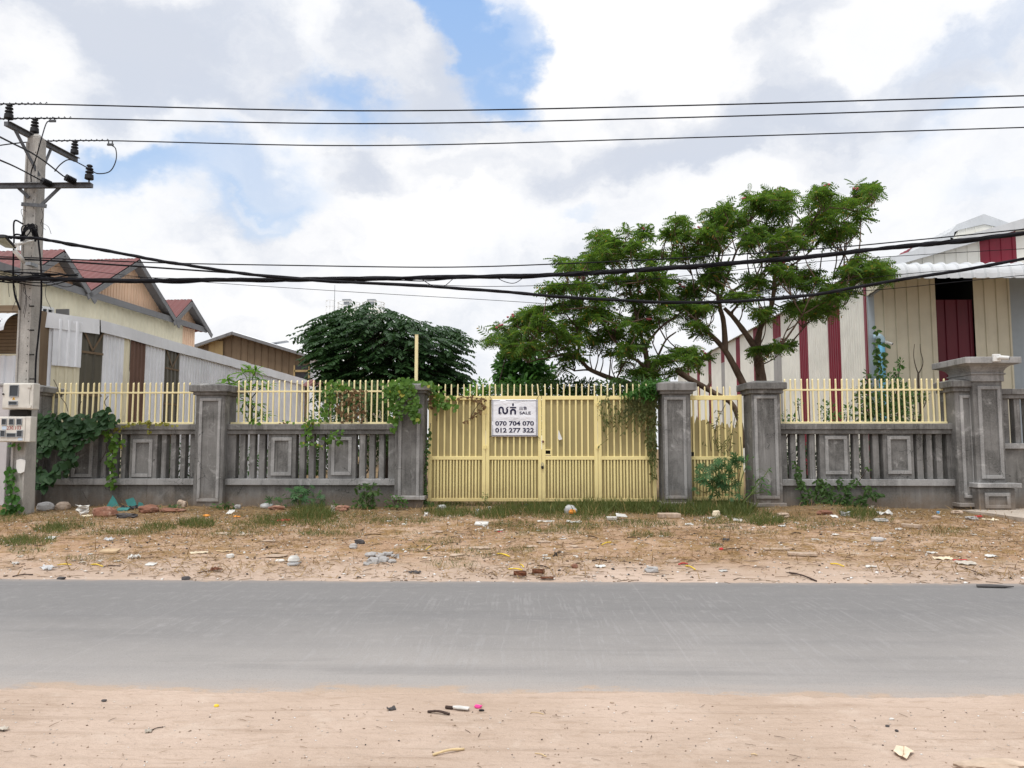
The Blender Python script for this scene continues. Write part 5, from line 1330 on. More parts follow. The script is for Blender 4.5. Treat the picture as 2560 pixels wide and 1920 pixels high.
def limb(mb, pts, r0, r1, n=5, k=7):
    s = spline(pts, n); m = len(s); j = rnd.random() * 50
    mb.tube(s, [(r0 + (r1 - r0) * (i / (m - 1)) ** .8) * (1 + .12 * mnoise.noise((i * .5, j, 0))) for i in range(m)], k)

def rosettes(npo, cen, rx, ry, rz, count, frond_t, size, nf, mat=0, up=.35):
    """fans of fronds at points through a flattened ellipsoid, more of them near its top"""
    pts = rng.normal(size=(count, 3)); pts /= np.linalg.norm(pts, axis=1, keepdims=True); pts *= rng.random((count, 1)) ** .45
    pts = pts * np.array([rx, ry, rz]) + np.array(cen)
    n = count * nf
    T = np.repeat(pts, nf, axis=0); az = rng.random(n) * 2 * np.pi; el = rng.normal(up, .35, n)
    xd = np.stack([np.cos(az) * np.cos(el), np.sin(az) * np.cos(el), np.sin(el)], 1)
    zd = np.tile([0, 0, 1.0], (n, 1)) + rng.normal(0, .45, (n, 3))
    npo.add(*frond_t, frames(xd, zd), T, size * (.65 + .6 * rng.random(n)), mat)
    return pts

D1 = lambda x, y: (1200 + x / 2.765, 430 + y / 2.765)
D2 = lambda x, y: (1600 + x / 3.456, 420 + y / 3.456)
def clump_scale(c, k): return [(*D1(x, y), rx / 2.765, ry / 2.765) if k == 1 else (*D2(x, y), rx / 3.456, ry / 3.456) for x, y, rx, ry in c]

def flame_tree(label, Y0, clumps, limbs, twig_from, seed, dens=1.0, trunk_mat=BARK):
    r_ = random.Random(seed); R = lambda px, py, dy=0: P(px, py, Y0 + dy)
    base = R(*limbs[0][0][0][:2]); base.z = .2
    t = thing('flowering_tree', base, label, 'tree', 'feathery flowering trees behind the gate')
    mb = MB(); nodes = []
    for pts, r0, r1 in limbs:
        q = [R(*p) for p in pts]; limb(mb, q, r0 * .78, r1 * .7); s = spline(q, 5); nodes += s[len(s) // 3:]
    npo = NP(); S = Y0 / F
    sat = [(px + rx * r_.uniform(-1.15, 1.15), py + ry * r_.uniform(-.4, 1.7), rx * r_.uniform(.35, .6), ry * r_.uniform(.45, .8)) for px, py, rx, ry in clumps for _ in range(2)]
    sub = [(px + rx * r_.uniform(-.62, .62), py + ry * r_.uniform(-.6, .6), rx * r_.uniform(.4, .6), ry * r_.uniform(.4, .62)) for px, py, rx, ry in clumps for _ in range(3)]
    for px, py, rx, ry in sub + sat:
        dy = r_.uniform(-1.9, 1.9); c = R(px, py, dy); a, b = rx * S, ry * S; d = (a * .9)
        cnt = max(3, int(dens * (3 + 26 * a * b)))
        pts = rosettes(npo, c, a * .85, d * .8, b * 1.05, cnt, FROND, .34, 7, up=.02)
        # twig to the nearest limb node, then sprigs to the rosettes
        nn = min(nodes, key=lambda v: (v - (c - Vector((0, 0, .9)))).length)
        cc = c - Vector((0, 0, b * .5)); mid = nn.lerp(cc, .55) + Vector((r_.uniform(-.2, .2), r_.uniform(-.2, .2), -.12 * (cc - nn).length * .5))
        L = (cc - nn).length
        mb.tube(spline([nn, mid, cc], 5), [max(.010, (.014 + .009 * L) * (1 - .6 * i / 10)) for i in range(11)], 5); nodes.append(mid)
        for q in pts[::2]: mb.tube([cc.lerp(mid, .1), cc.lerp(Vector(q), .6) + Vector((0, 0, -.06)), Vector(q)], [.014, .010, .006], 4, cap=False)
        nodes.append(cc)
    mb.build('trunk', trunk_mat, t, smooth=True); npo.build('crown', LEAF_FLAME, t)
    fl = MB(); fr = random.Random(seed + 1)
    for px, py, rx, ry in fr.sample(clumps, min(len(clumps), 14)):
        for _ in range(1):
            c = R(px + fr.uniform(-.6, .6) * rx, py - ry * fr.uniform(.3, .8), fr.uniform(-1, .2))
            for k in range(3): fl.lathe(c + Vector((fr.uniform(-.1, .1), fr.uniform(-.1, .1), fr.uniform(-.05, .06))), [(.01, 0), (.045, .03), (.03, .06)], 5)
    fl.build('blossoms', PINK, t)
    return t

A1 = clump_scale([(1660, 270, 90, 45), (1690, 360, 130, 60), (1590, 420, 80, 60), (1800, 330, 60, 50), (1560, 500, 110, 60), (1400, 560, 130, 60), (1440, 440, 110, 60), (1330, 430, 100, 50), (1390, 345, 80, 45),
                  (1420, 820, 110, 60), (1320, 760, 110, 60), (1600, 700, 80, 70), (1760, 850, 80, 35), (1900, 760, 90, 50), (1450, 950, 90, 50), (1500, 1060, 80, 45), (1960, 960, 55, 35),
                  (1950, 1220, 60, 35), (2090, 1200, 80, 35), (1560, 930, 60, 40), (1340, 900, 80, 50)], 1)
A2 = clump_scale([(1040, 230, 130, 60), (1200, 230, 130, 55), (1300, 250, 80, 50), (1180, 350, 90, 50), (950, 320, 90, 60), (700, 380, 120, 45), (720, 480, 150, 70), (640, 540, 110, 50), (1250, 540, 100, 60), (1180, 620, 150, 80), (1320, 600, 80, 60), (1200, 720, 140, 50),
                  (1040, 540, 50, 40), (950, 620, 60, 50), (1560, 190, 90, 50), (1520, 260, 80, 60), (1680, 270, 110, 60), (1900, 210, 110, 55), (1980, 170, 60, 40), (1850, 330, 100, 60), (1720, 390, 110, 60), (1540, 420, 90, 50), (1480, 500, 60, 40), (1770, 500, 60, 50), (1640, 600, 70, 35), (1700, 560, 50, 35),
                  (1400, 900, 130, 50), (1480, 980, 120, 60), (1290, 970, 90, 60), (1010, 960, 100, 50), (1720, 1020, 110, 50), (1640, 1100, 110, 55), (1480, 1190, 140, 50), (1560, 1250, 90, 40), (1330, 1180, 60, 40),
                  (1880, 800, 130, 60), (2020, 830, 120, 60), (1880, 900, 110, 50), (2060, 920, 110, 50), (1800, 880, 60, 50), (2110, 870, 70, 50), (700, 900, 80, 60), (600, 950, 70, 60), (1230, 860, 70, 40)], 2)
limA = [([(1907, 1010), (1903, 950), (1897, 905), (1893, 872)], .24, .19), ([(1893, 872), (1897, 838), (1905, 810), (1930, 760), (1936, 700), (1942, 660), (1960, 640)], .15, .05), ([(1893, 880), (1875, 850), (1850, 815), (1830, 790), (1810, 770)], .15, .08),
        ([(1880, 1010), (1858, 960), (1835, 915), (1815, 880), (1790, 850), (1755, 815), (1740, 790), (1752, 775)], .17, .07), ([(1812, 876), (1812, 845), (1808, 800), (1800, 770), (1795, 735)], .13, .09),
        ([(1795, 735), (1793, 690), (1796, 640), (1797, 600), (1800, 540)], .06, .02), ([(1800, 745), (1818, 690), (1840, 630), (1862, 580), (1885, 525), (1905, 500)], .06, .025), ([(1800, 750), (1850, 715), (1890, 690), (1930, 600), (1960, 590)], .06, .02),
        ([(1942, 660), (1985, 640), (2040, 570), (2070, 520)], .05, .02), ([(1945, 680), (2000, 650), (2050, 605), (2100, 560)], .045, .02), ([(1825, 785), (1870, 740), (1910, 745), (1960, 770), (2010, 755)], .05, .02), ([(1935, 720), (1990, 690), (2060, 700), (2110, 690)], .045, .018),
        ([(1795, 738), (1760, 715), (1745, 690), (1735, 640)], .06, .02), ([(1755, 815), (1730, 780), (1690, 750), (1660, 720)], .06, .02)]
flame_tree('tall feathery flowering tree with two leaning trunks before the striped warehouse', 24.0, A1 + A2, limA, None, 3)
B1 = clump_scale([(1100, 420, 90, 55), (930, 480, 80, 55), (1050, 530, 140, 60), (1220, 540, 130, 60), (830, 420, 55, 50), (810, 515, 55, 45), (780, 570, 40, 40), (590, 620, 80, 60), (720, 620, 80, 60), (900, 600, 100, 60),
                  (520, 790, 80, 45), (660, 770, 90, 60), (780, 790, 100, 60), (940, 750, 110, 60), (1100, 740, 130, 60), (1230, 690, 110, 60), (420, 940, 90, 45), (330, 1000, 90, 45), (560, 930, 110, 55), (700, 910, 100, 55), (850, 900, 100, 45),
                  (1050, 860, 140, 55), (1200, 850, 100, 50), (250, 1020, 60, 35), (130, 1100, 60, 45), (300, 1090, 90, 45), (450, 1080, 110, 55), (620, 1040, 130, 60), (820, 1010, 120, 60), (1000, 1000, 130, 60), (1200, 960, 110, 55),
                  (720, 1150, 130, 60), (900, 1120, 110, 60), (1040, 1140, 110, 60), (1000, 1240, 90, 50), (1400, 1230, 90, 45), (1280, 1290, 90, 45), (1200, 1350, 90, 45), (1080, 1390, 80, 45), (1500, 1290, 100, 45), (620, 1270, 55, 45), (540, 1160, 100, 40), (380, 1190, 80, 45), (230, 1190, 55, 50), (1150, 1040, 90, 50)], 1)
limB = [([(1632, 1010), (1628, 955), (1618, 905), (1612, 870)], .14, .11), ([(1612, 870), (1625, 850), (1650, 820), (1690, 790), (1720, 770)], .07, .03), ([(1612, 872), (1600, 830), (1590, 790), (1580, 740), (1560, 690), (1540, 640)], .08, .03),
        ([(1640, 1000), (1620, 930), (1590, 900), (1560, 885), (1530, 840), (1480, 780), (1430, 740), (1417, 690)], .08, .025), ([(1630, 990), (1590, 965), (1540, 950), (1500, 935), (1470, 920), (1450, 895), (1440, 885)], .13, .07), ([(1440, 885), (1405, 888), (1370, 895), (1340, 900), (1320, 907)], .05, .02),
        ([(1445, 890), (1447, 860), (1450, 800), (1455, 760)], .05, .02), ([(1375, 893), (1350, 860), (1320, 830), (1290, 815)], .04, .015), ([(1500, 935), (1470, 925), (1436, 927)], .05, .03), ([(1625, 930), (1645, 890), (1665, 850), (1690, 830)], .06, .03), ([(1560, 690), (1530, 620), (1500, 590)], .035, .015)]
flame_tree('low spreading feathery flowering tree right behind the double gate', 23.2, B1, limB, None, 8)

def broken_branch():
    Y = 22.4; R = lambda a, b: P(a, b, Y)
    t = thing('fallen_branch', R(1760, 1030), 'bare leaning branch behind the small pedestrian gate', 'branch')
    mb = MB(); limb(mb, [R(1690, 925), R(1720, 945), R(1750, 962), R(1790, 985), R(1830, 1010), R(1850, 1060), R(1860, 1120)], .09, .07, 5, 8); mb.build('limb', BARK, t, smooth=True)
    mb = MB(); limb(mb, [R(1765, 975), R(1775, 955), R(1774, 935)], .05, .02, 4, 6); mb.build('snag', BARK, t, smooth=True)
broken_branch()

def umbrella_tree():
    Y = 33.0; S = Y / F; R = lambda px, py, dy=0: P(px, py, Y + dy); b = R(960, 1110); b.z = .2
    t = thing('spreading_tree', b, 'dark spreading umbrella shaped tree before the storage tanks', 'tree')
    mb = MB(); top = R(950, 850); limb(mb, [b, b.lerp(top, .4) + Vector((.2, 0, 0)), top], .28, .14)
    npo = NP(); tr = random.Random(9)
    prof = [(735, 838), (790, 800), (850, 775), (905, 764), (960, 775), (1020, 790), (1075, 812), (1130, 822), (1180, 850), (1198, 880)]
    def roof_y(px):
        for (x0, y0), (x1, y1) in zip(prof, prof[1:]):
            if x0 <= px <= x1: return y0 + (y1 - y0) * (px - x0) / (x1 - x0)
        return 890
    # sprays : short drooping branchlets, each a row of paired leaves
    T, X, Zd, Sz = [], [], [], []
    sp = 0
    for px in np.arange(780, 1156, 2.3):
        for lay in range(17):
            top_y = roof_y(px) + 19 * mnoise.noise((px * .04, 2, 1)) + 7 * mnoise.noise((px * .13, 5, 1)); py = top_y + lay * 13.5 + tr.uniform(-8, 8)
            lim_l = 735 + max(0, (py - 838)) * (1.15 if py < 900 else .9) if py < 900 else 820 + (py - 900) * -.1
            lim_r = 1198 - max(0, (py - 892)) * .55
            if py > 985 or px > lim_r or px < (lim_l if py > 838 else 0): continue
            if px > 1080 and py > roof_y(px) + 22 and py < 850 + (px - 1080) * .45 and tr.random() < .6: continue
            if tr.random() < .38 + .5 * mnoise.noise((px * .03, py * .06, 4)): continue
            half = 2.9 * math.sqrt(max(.06, 1 - ((px - 965) / 245) ** 2))
            dy = tr.uniform(-half, half) if lay > 0 else tr.uniform(-half * .5, half * .5)
            c = R(px + tr.uniform(-3, 3), py + abs(dy) * 9, dy)
            out = Vector((c.x - b.x, (c.y - b.y) * .9, 0)); out = out.normalized() if out.length > .3 else Vector((1, 0, 0))
            a = math.atan2(out.y, out.x) + tr.gauss(0, .45); d = Vector((math.cos(a), math.sin(a), tr.gauss(-.12, .16))).normalized()
            L = tr.uniform(.55, 1.0) * (1.5 if lay < 1 or tr.random() < .1 else 1); N = 9; side = Vector((-d.y, d.x, 0)).normalized()
            for k in range(N):
                u = k / (N - 1); q = c + d * (L * (u - .3)) + Vector((0, 0, -.22 * L * u * u))
                for s_ in (-1, 1):
                    T.append(q); X.append(d * .55 + side * s_ * .8 + Vector((0, 0, -.38 + tr.gauss(0, .12)))); Zd.append((tr.gauss(0, .2), tr.gauss(0, .2), 1)); Sz.append(tr.uniform(.17, .31))
            sp += 1
            if sp % 16 == 0 and lay > 1: mb.tube([c, c.lerp(top, .35) + Vector((0, 0, -.15)), c.lerp(top, .8)], [.012, .025, .04], 4, cap=False)
    npo.add(*OVAL, frames(np.array([tuple(v) for v in X]), np.array(Zd)), np.array([tuple(v) for v in T]), np.array(Sz))
    mb.build('trunk', BARK_DARK, t, smooth=True); npo.build('crown', LEAF_DARK, t)
umbrella_tree()

def bushy(name, label, cat, Y, clumps, mat, leaf, size, dens, stems=True, group=None, trunk=None, depth=.9, bark=BARK_DARK, base_px=None):
    """leafy plant : clumps of leaves (photo px, py, rx, ry) on thin stems rising from the ground"""
    S = Y / F; cx = base_px or sum(c[0] for c in clumps) / len(clumps); b = P(cx, 1250, Y); b.z = gz(b.x, Y) if Y < 19.2 else .22
    t = thing(name, b, label, cat, group); npo = NP(); mb = MB(); r_ = random.Random(int(cx))
    for px, py, rx, ry in clumps:
        n = max(8, int(dens * 12 * rx * ry * S * S / (size * size))); c = P(px, py, Y + r_.uniform(-.5, .5) * depth)
        p = rng.normal(size=(n, 3)); p /= np.linalg.norm(p, axis=1, keepdims=True); out = p.copy(); p *= rng.random((n, 1)) ** .4
        p = p * np.array([rx * S, rx * S * depth, ry * S]) + np.array(c)
        xd = out + rng.normal(0, .6, (n, 3)); xd[:, 2] -= .25
        npo.add(*leaf, frames(xd, np.array([[0, -.6, 1.0]]) + rng.normal(0, .4, (n, 3))), p, size * (.6 + .7 * rng.random(n)))
        if stems:
            w = b + Vector((r_.uniform(-.1, .1), r_.uniform(-.1, .1), 0)); L = (c - w).length
            mb.tube(spline([w, w.lerp(c, .5) + Vector((r_.uniform(-.12, .12) * L, 0, .06 * L)), c], 5), [max(.006, .012 + .006 * L) * (1 - .6 * k / 10) for k in range(11)], 5)
            for k in range(4):
                q = Vector(p[r_.randrange(n)]); mb.tube([c, c.lerp(q, .5), q], [.008, .006, .003], 4, cap=False)
    if trunk: limb(mb, [b] + [P(a, c_, Y) for a, c_ in trunk], .14, .06)
    if mb.v: mb.build('stem', bark, t, smooth=True)
    npo.build('foliage', mat, t)
    return t

bushy('leafy_tree', 'small dense green tree between the dark tree and the flowering trees', 'tree', 27, [(1295, 870, 40, 28), (1268, 905, 32, 28), (1320, 900, 45, 30), (1290, 935, 60, 30), (1350, 930, 35, 22), (1258, 945, 20, 24), (1300, 970, 55, 25), (1275, 850, 22, 18), (1335, 870, 20, 16), (1370, 950, 18, 12)], LEAF_MID, OVAL, .24, 8, trunk=[(1296, 1050), (1290, 960)])
g = 'shrubs behind the double gate'
bushy('shrub', 'pale green shrub behind the gate, just past the vine topped pillar', 'shrub', 24.5, [(1205, 968, 30, 22), (1225, 985, 30, 25), (1190, 1000, 40, 30), (1215, 1040, 50, 40)], LEAF_LANCE, OVAL, .15, 2.6, group=g)
bushy('shrub', 'dense shrub under the small dense green tree', 'shrub', 23.5, [(1265, 985, 40, 25), (1310, 990, 45, 25), (1290, 1040, 70, 40)], LEAF_HEDGE, OVAL, .14, 3, group=g)
bushy('shrub', 'long hedge like shrub behind the gate lock', 'shrub', 22.8, [(1370, 968, 40, 22), (1420, 965, 45, 22), (1470, 968, 40, 20), (1400, 1000, 80, 35), (1470, 1010, 60, 40), (1400, 1050, 90, 40)], LEAF_HEDGE, OVAL, .12, 3.4, group=g)
bushy('shrub', 'shrub behind the gate nearest the gate creeper', 'shrub', 22.0, [(1530, 970, 45, 22), (1580, 965, 50, 25), (1560, 1010, 70, 40), (1610, 985, 30, 30)], LEAF_HEDGE, OVAL, .11, 3.4, group=g)
bushy('shrub', 'shadowy shrub filling the gaps under the vine hung railing', 'shrub', 22.5, [(860, 985, 70, 30), (930, 990, 70, 35), (900, 1040, 90, 40), (820, 1060, 60, 50), (960, 1080, 60, 60), (880, 1120, 90, 60), (800, 1150, 60, 40)], LEAF_HEDGE, OVAL, .13, 2.2)
bushy('shrub', 'weedy shrub glimpsed through balusters below the second railing', 'shrub', 23.0, [(620, 1150, 60, 35), (690, 1165, 60, 30), (760, 1150, 50, 40)], LEAF_MID, OVAL, .14, 1.4)
bushy('shrub', 'dark green bush behind the clean yellow railing', 'shrub', 22.5, [(2185, 1010, 45, 35), (2230, 1000, 50, 40), (2210, 1040, 80, 28), (2160, 985, 22, 30), (2265, 985, 18, 26), (2170, 950, 10, 22), (2290, 990, 28, 14)], LEAF_HEDGE, OVAL, .13, 2.4)
bushy('shrub', 'dark undergrowth filling the baluster gaps of the warehouse side bay', 'shrub', 20.6, [(1990, 1150, 45, 50), (2060, 1150, 50, 50), (2130, 1150, 50, 50), (2200, 1150, 50, 50), (2270, 1150, 50, 50), (2340, 1150, 50, 50), (2390, 1150, 40, 50)], LEAF_DARK, OVAL, .13, 1.5, stems=False)
bushy('shrub', 'dark undergrowth filling the baluster gaps of the first bay', 'shrub', 20.6, [(150, 1150, 50, 50), (230, 1150, 50, 50), (310, 1150, 50, 50), (390, 1150, 50, 50), (460, 1150, 50, 50)], LEAF_DARK, OVAL, .13, 1.5, stems=False)
bushy('shrub', 'low weeds behind the railing near the red warehouse stripe', 'shrub', 22.0, [(2065, 1030, 18, 28), (2090, 1042, 22, 14), (2120, 1030, 18, 18)], LEAF_MID, OVAL, .11, 1.6)
bushy('shrub', 'small weed tuft behind the railing beside the pedestrian gate pillar', 'shrub', 21.5, [(1962, 1042, 14, 14), (1985, 1046, 10, 10), (1995, 1010, 8, 14)], LEAF_MID, OVAL, .11, 1.6)
bushy('compound_leaved_sapling', 'thin sapling with feathery leaves rising above the clean railing', 'sapling', 23, [(2250, 910, 9, 16), (2240, 935, 14, 14), (2228, 955, 14, 16), (2245, 960, 10, 14)], LEAF_MID, OVAL, .12, 1.8)
def bare_sapling():
    Y = 23.5; R = lambda x, y: P(c7(x), 860 + y / 3.606, Y)
    t = thing('bare_sapling', R(930, 700), 'leafless forked sapling above the clean railing', 'sapling')
    mb = MB(); limb(mb, [R(930, 700), R(945, 600), R(925, 400), R(922, 265)], .05, .03); mb.build('stem', BARK_DARK, t, smooth=True)
    for q in ([(922, 270), (895, 190), (880, 100), (888, 0)], [(922, 270), (955, 210), (963, 150), (942, 60), (938, 0)], [(930, 640), (985, 540), (1000, 470)]):
        mb = MB(); limb(mb, [R(*k) for k in q], .02, .008, 4, 5); mb.build('branch', BARK_DARK, t)
bare_sapling()
# leaves clustered in drooping rosettes
def rosette_plant():
    Y = 21.3; R = lambda cx, cy, dy=0: P(c4(cx), 880 + cy / 3.77, Y + dy); b = R(570, 900); b.z = .22
    t = thing('broad_leaved_sapling', b, 'bright green sapling with drooping leaf rosettes behind the railing', 'sapling'); npo = NP(); mb = MB()
    limb(mb, [b, R(560, 600), R(550, 400), R(540, 250)], .05, .025)
    for cx, cy, n in ((540, 165, 16), (480, 200, 12), (600, 190, 14), (330, 260, 14), (400, 300, 12), (300, 300, 8), (640, 260, 14), (700, 320, 12), (560, 320, 12), (480, 330, 12), (520, 470, 12), (600, 500, 12), (460, 560, 10), (650, 590, 12), (590, 640, 10), (700, 610, 9), (440, 420, 10), (560, 560, 10)):
        c = R(cx, cy, rnd.uniform(-.35, .35)); mb.tube([R(548, min(cy + 130, 700)), c.lerp(R(548, cy + 60), .4), c], [.018, .014, .01], 5)
        az = np.linspace(0, 2 * np.pi, n, endpoint=False) + rng.random(n); el = rng.normal(.15, .35, n)
        xd = np.stack([np.cos(az) * np.cos(el), np.sin(az) * np.cos(el), np.sin(el)], 1)
        npo.add(*LANCE, frames(xd, np.tile([0, 0, 1.], (n, 1)) + rng.normal(0, .15, (n, 3))), np.tile(tuple(c), (n, 1)), rng.uniform(.22, .4, n))
    mb.build('stem', STEM_G, t, smooth=True); npo.build('foliage', LEAF_LANCE, t)
rosette_plant()

# ------------------------------------------------------------------ vines
def vine(name, label, Yf, regs, leaf, size, mat, dens=1.0, face=1.0, group=None, runners=(), down=.7, cover=1.0, rmat=BARK_DARK, runner_r=.008):
    """leaves lying over a surface: regs = (px, py, rx, ry); Yf = depth or function of (px, py)"""
    f = Yf if callable(Yf) else (lambda px, py: Yf)
    px0, py0 = regs[0][:2]; b = P(px0, py0, f(px0, py0)); t = thing(name, b, label, 'vine', group); npo = NP()
    for px, py, rx, ry in regs:
        Y = f(px, py); S = Y / F; n = max(4, int(dens * 12 * rx * ry * S * S / (size * size)))
        a = rng.random(n) * 2 * np.pi; r = np.sqrt(rng.random(n)); X = px + rx * r * np.cos(a); Yp = py + ry * r * np.sin(a)
        T = np.array([tuple(P(x, y, f(x, y) + d)) for x, y, d in zip(X, Yp, rng.uniform(-.13, .0, n))])
        ang = rng.normal(-np.pi / 2, .9, n)
        xd = np.stack([np.cos(ang), rng.normal(-.15, .25, n), np.sin(ang) * down], 1)
        zd = np.stack([rng.normal(0, .35, n), np.full(n, -face), rng.normal(.45, .3, n)], 1)
        npo.add(*leaf, frames(xd, zd), T, size * (.55 + .7 * rng.random(n)))
    mb = MB()
    for q in runners: mb.tube(spline([P(x, y, f(x, y) - .02) for x, y in q], 6), runner_r, 5)
    if mb.v: mb.build('runner', rmat, t, smooth=True)
    npo.build('leaves', mat, t); return t
q3 = lambda L: [(x / 3.771, 880 + y / 3.771, rx / 3.771, ry / 3.771) for x, y, rx, ry in L]
q4 = lambda L: [(480 + x / 3.77, 880 + y / 3.77, rx / 3.77, ry / 3.77) for x, y, rx, ry in L]
q5 = lambda L: [(1020 + x / 3.95, 900 + y / 3.95, rx / 3.95, ry / 3.95) for x, y, rx, ry in L]
q6 = lambda L: [(1540 + x / 3.95, 900 + y / 3.95, rx / 3.95, ry / 3.95) for x, y, rx, ry in L]
q7 = lambda L: [(2040 + x / 3.606, 860 + y / 3.606, rx / 3.606, ry / 3.606) for x, y, rx, ry in L]
p3_ = lambda L: [(x / 3.771, 880 + y / 3.771) for x, y in L]
vine('broad_leaved_vine', 'mass of big dark leaves smothering the wall beside the utility pole', lambda x, y: 19.0 - .004 * max(0, y - 1050) ** 1.0 * .6,
     q3([(400, 620, 110, 60), (560, 650, 130, 80), (740, 660, 130, 75), (890, 640, 100, 65), (1040, 630, 85, 65), (980, 560, 40, 40), (400, 760, 120, 90), (560, 770, 130, 80), (720, 790, 140, 80), (870, 730, 90, 60), (320, 900, 90, 80),
         (430, 890, 80, 70), (640, 930, 80, 65), (660, 1010, 70, 45), (290, 1030, 80, 80), (350, 1130, 90, 60), (270, 1240, 50, 80), (480, 1170, 80, 60), (400, 1240, 60, 50), (560, 850, 90, 50), (600, 1110, 40, 60), (250, 1330, 40, 50), (560, 1060, 40, 40)]),
     HEART, .175, LEAF_BIG, 1.9, runners=[p3_([(1050, 560), (985, 480), (1020, 415)]), p3_([(640, 560), (620, 490), (570, 420), (540, 330), (505, 260)]), p3_([(740, 560), (750, 500), (770, 465)]), p3_([(350, 800), (330, 900), (340, 960)])])
vine('small_leaved_vine', 'round leaved vine climbing the foot of the utility pole', 17.35, q3([(100, 1110, 40, 50), (90, 1180, 50, 50), (100, 1260, 60, 60), (110, 1340, 60, 60), (150, 1450, 60, 50), (60, 1480, 60, 50), (40, 1530, 50, 30), (130, 1390, 60, 40), (160, 880, 70, 25)]), HEART, .11, LEAF_MID, .8)
vine('hanging_vine', 'pale green strand of leaves hanging over the first wall bay', 19.08, q3([(1020, 760, 40, 50), (1060, 830, 60, 60), (1140, 850, 45, 40), (1070, 920, 50, 50), (1050, 1010, 40, 50), (1060, 1100, 35, 60), (1060, 1200, 40, 60), (1070, 1265, 30, 25)]), HEART, .12, LEAF_VINE, .85, runners=[p3_([(1020, 720), (1060, 900), (1050, 1100), (1070, 1280)]), p3_([(1000, 860), (1000, 930), (945, 1040)])])
vine('yellowing_creeper', 'row of yellowing leaves along the coping under the first railing', 19.12, q3([(1190, 695, 50, 14), (1280, 672, 60, 16), (1400, 668, 50, 18), (1510, 672, 50, 14), (1620, 680, 60, 10), (1110, 720, 50, 20), (1410, 740, 12, 60)]), HEART, .075, LEAF_YG, .8)
vine('climbing_vine', 'green vine climbing the second railing and looping over the wall', lambda x, y: 19.36 if y < 1052 else 19.1,
     q4([(1330, 300, 85, 50), (1300, 380, 60, 50), (1290, 450, 55, 70), (1260, 540, 50, 60), (1230, 610, 60, 50), (1150, 650, 80, 35), (1110, 700, 60, 40), (1090, 770, 45, 55), (1120, 830, 45, 45), (1170, 870, 40, 25), (1230, 880, 45, 25), (1270, 830, 25, 50), (1330, 755, 65, 28), (1310, 840, 25, 70), (1385, 830, 22, 70), (1390, 760, 22, 30), (1050, 880, 14, 70), (910, 655, 60, 12), (600, 660, 50, 14), (1420, 330, 60, 40)]),
     HEART, .095, LEAF_VINE, .62, runners=[[(c4(a), 880 + b / 3.77) for a, b in q] for q in ([(1280, 650), (1300, 480), (1330, 300)], [(1150, 650), (1090, 760), (1150, 870), (1230, 890), (1280, 760)])])
vine('dry_vine', 'dead brown vine tangled through the second railing', lambda x, y: 19.4, q4([(1450, 400, 90, 50), (1570, 390, 70, 40), (1550, 480, 90, 60), (1400, 520, 50, 70), (1600, 600, 60, 60), (1480, 600, 70, 50), (1560, 360, 120, 20), (1420, 660, 20, 14), (850, 665, 20, 10)]), HEART, .07, LEAF_DRY, .42,
     runners=[[(c4(a), 880 + b / 3.77) for a, b in q] for q in ([(1600, 680), (1590, 800), (1640, 950), (1610, 1100), (1590, 1180)], [(1590, 660), (1600, 760), (1585, 860), (1600, 1000)], [(1000, 760), (1030, 690), (1090, 660)])])
vine('pillar_vine', 'thick bright vine heaped over the gate pillar top', lambda x, y: 18.8 if y > 955 else 19.15,
     q4([(1950, 290, 110, 40), (2040, 290, 80, 45), (1880, 330, 80, 55), (1850, 410, 70, 70), (1930, 420, 80, 80), (2060, 380, 70, 60), (1990, 370, 80, 60), (1910, 520, 60, 60), (1960, 560, 35, 70), (1905, 610, 40, 60), (1895, 690, 35, 50), (2070, 540, 70, 40), (2100, 470, 40, 60), (2110, 600, 40, 50)]) + q5([(60, 420, 45, 60), (40, 500, 40, 60), (70, 560, 30, 50), (100, 600, 14, 40), (190, 225, 60, 30), (120, 210, 60, 25), (230, 250, 40, 25)]),
     HEART, .105, LEAF_VINE, 1.0)
vine('gate_vine', 'green vine spilling over the top corner of the gate', 19.27, q5([(290, 290, 60, 50), (250, 330, 40, 50), (310, 370, 60, 45), (360, 440, 60, 40), (330, 420, 50, 40), (440, 380, 30, 45), (460, 430, 18, 40), (390, 470, 40, 20), (260, 420, 30, 40), (480, 470, 10, 40), (285, 480, 12, 60)]), HEART, .10, LEAF_VINE, .75, runners=[[(1020 + a / 3.95, 900 + b / 3.95) for a, b in q] for q in ([(480, 410), (475, 500)], [(290, 460), (285, 600)])])
vine('dry_vine', 'dead brown leaves strung along the gate top beside the banner', 19.28, q5([(540, 370, 60, 16), (620, 375, 60, 18), (700, 385, 50, 26), (745, 420, 28, 40), (740, 480, 18, 40), (690, 510, 30, 24), (640, 560, 36, 18), (580, 610, 18, 20), (230, 370, 20, 70), (215, 440, 12, 60)]), HEART, .065, LEAF_DRY, .55,
     runners=[[(1020 + a / 3.95, 900 + b / 3.95) for a, b in q] for q in ([(760, 400), (750, 480), (700, 520), (600, 580)], [(500, 365), (620, 372), (760, 385)], [(720, 400), (640, 520), (610, 600)])])
vine('creeper_strand', 'narrow creeper climbing the gap left of the gate', 19.25, q5([(205, 720, 16, 60), (200, 830, 14, 60), (180, 950, 18, 70), (172, 1060, 16, 70), (165, 1180, 16, 60), (160, 1290, 20, 60), (155, 1380, 40, 40), (200, 1420, 50, 30)]), HEART, .075, LEAF_HEDGE, .9, runners=[[(1020 + a / 3.95, 900 + b / 3.95) for a, b in ((225, 620), (200, 780), (175, 1000), (160, 1300), (150, 1420))]])

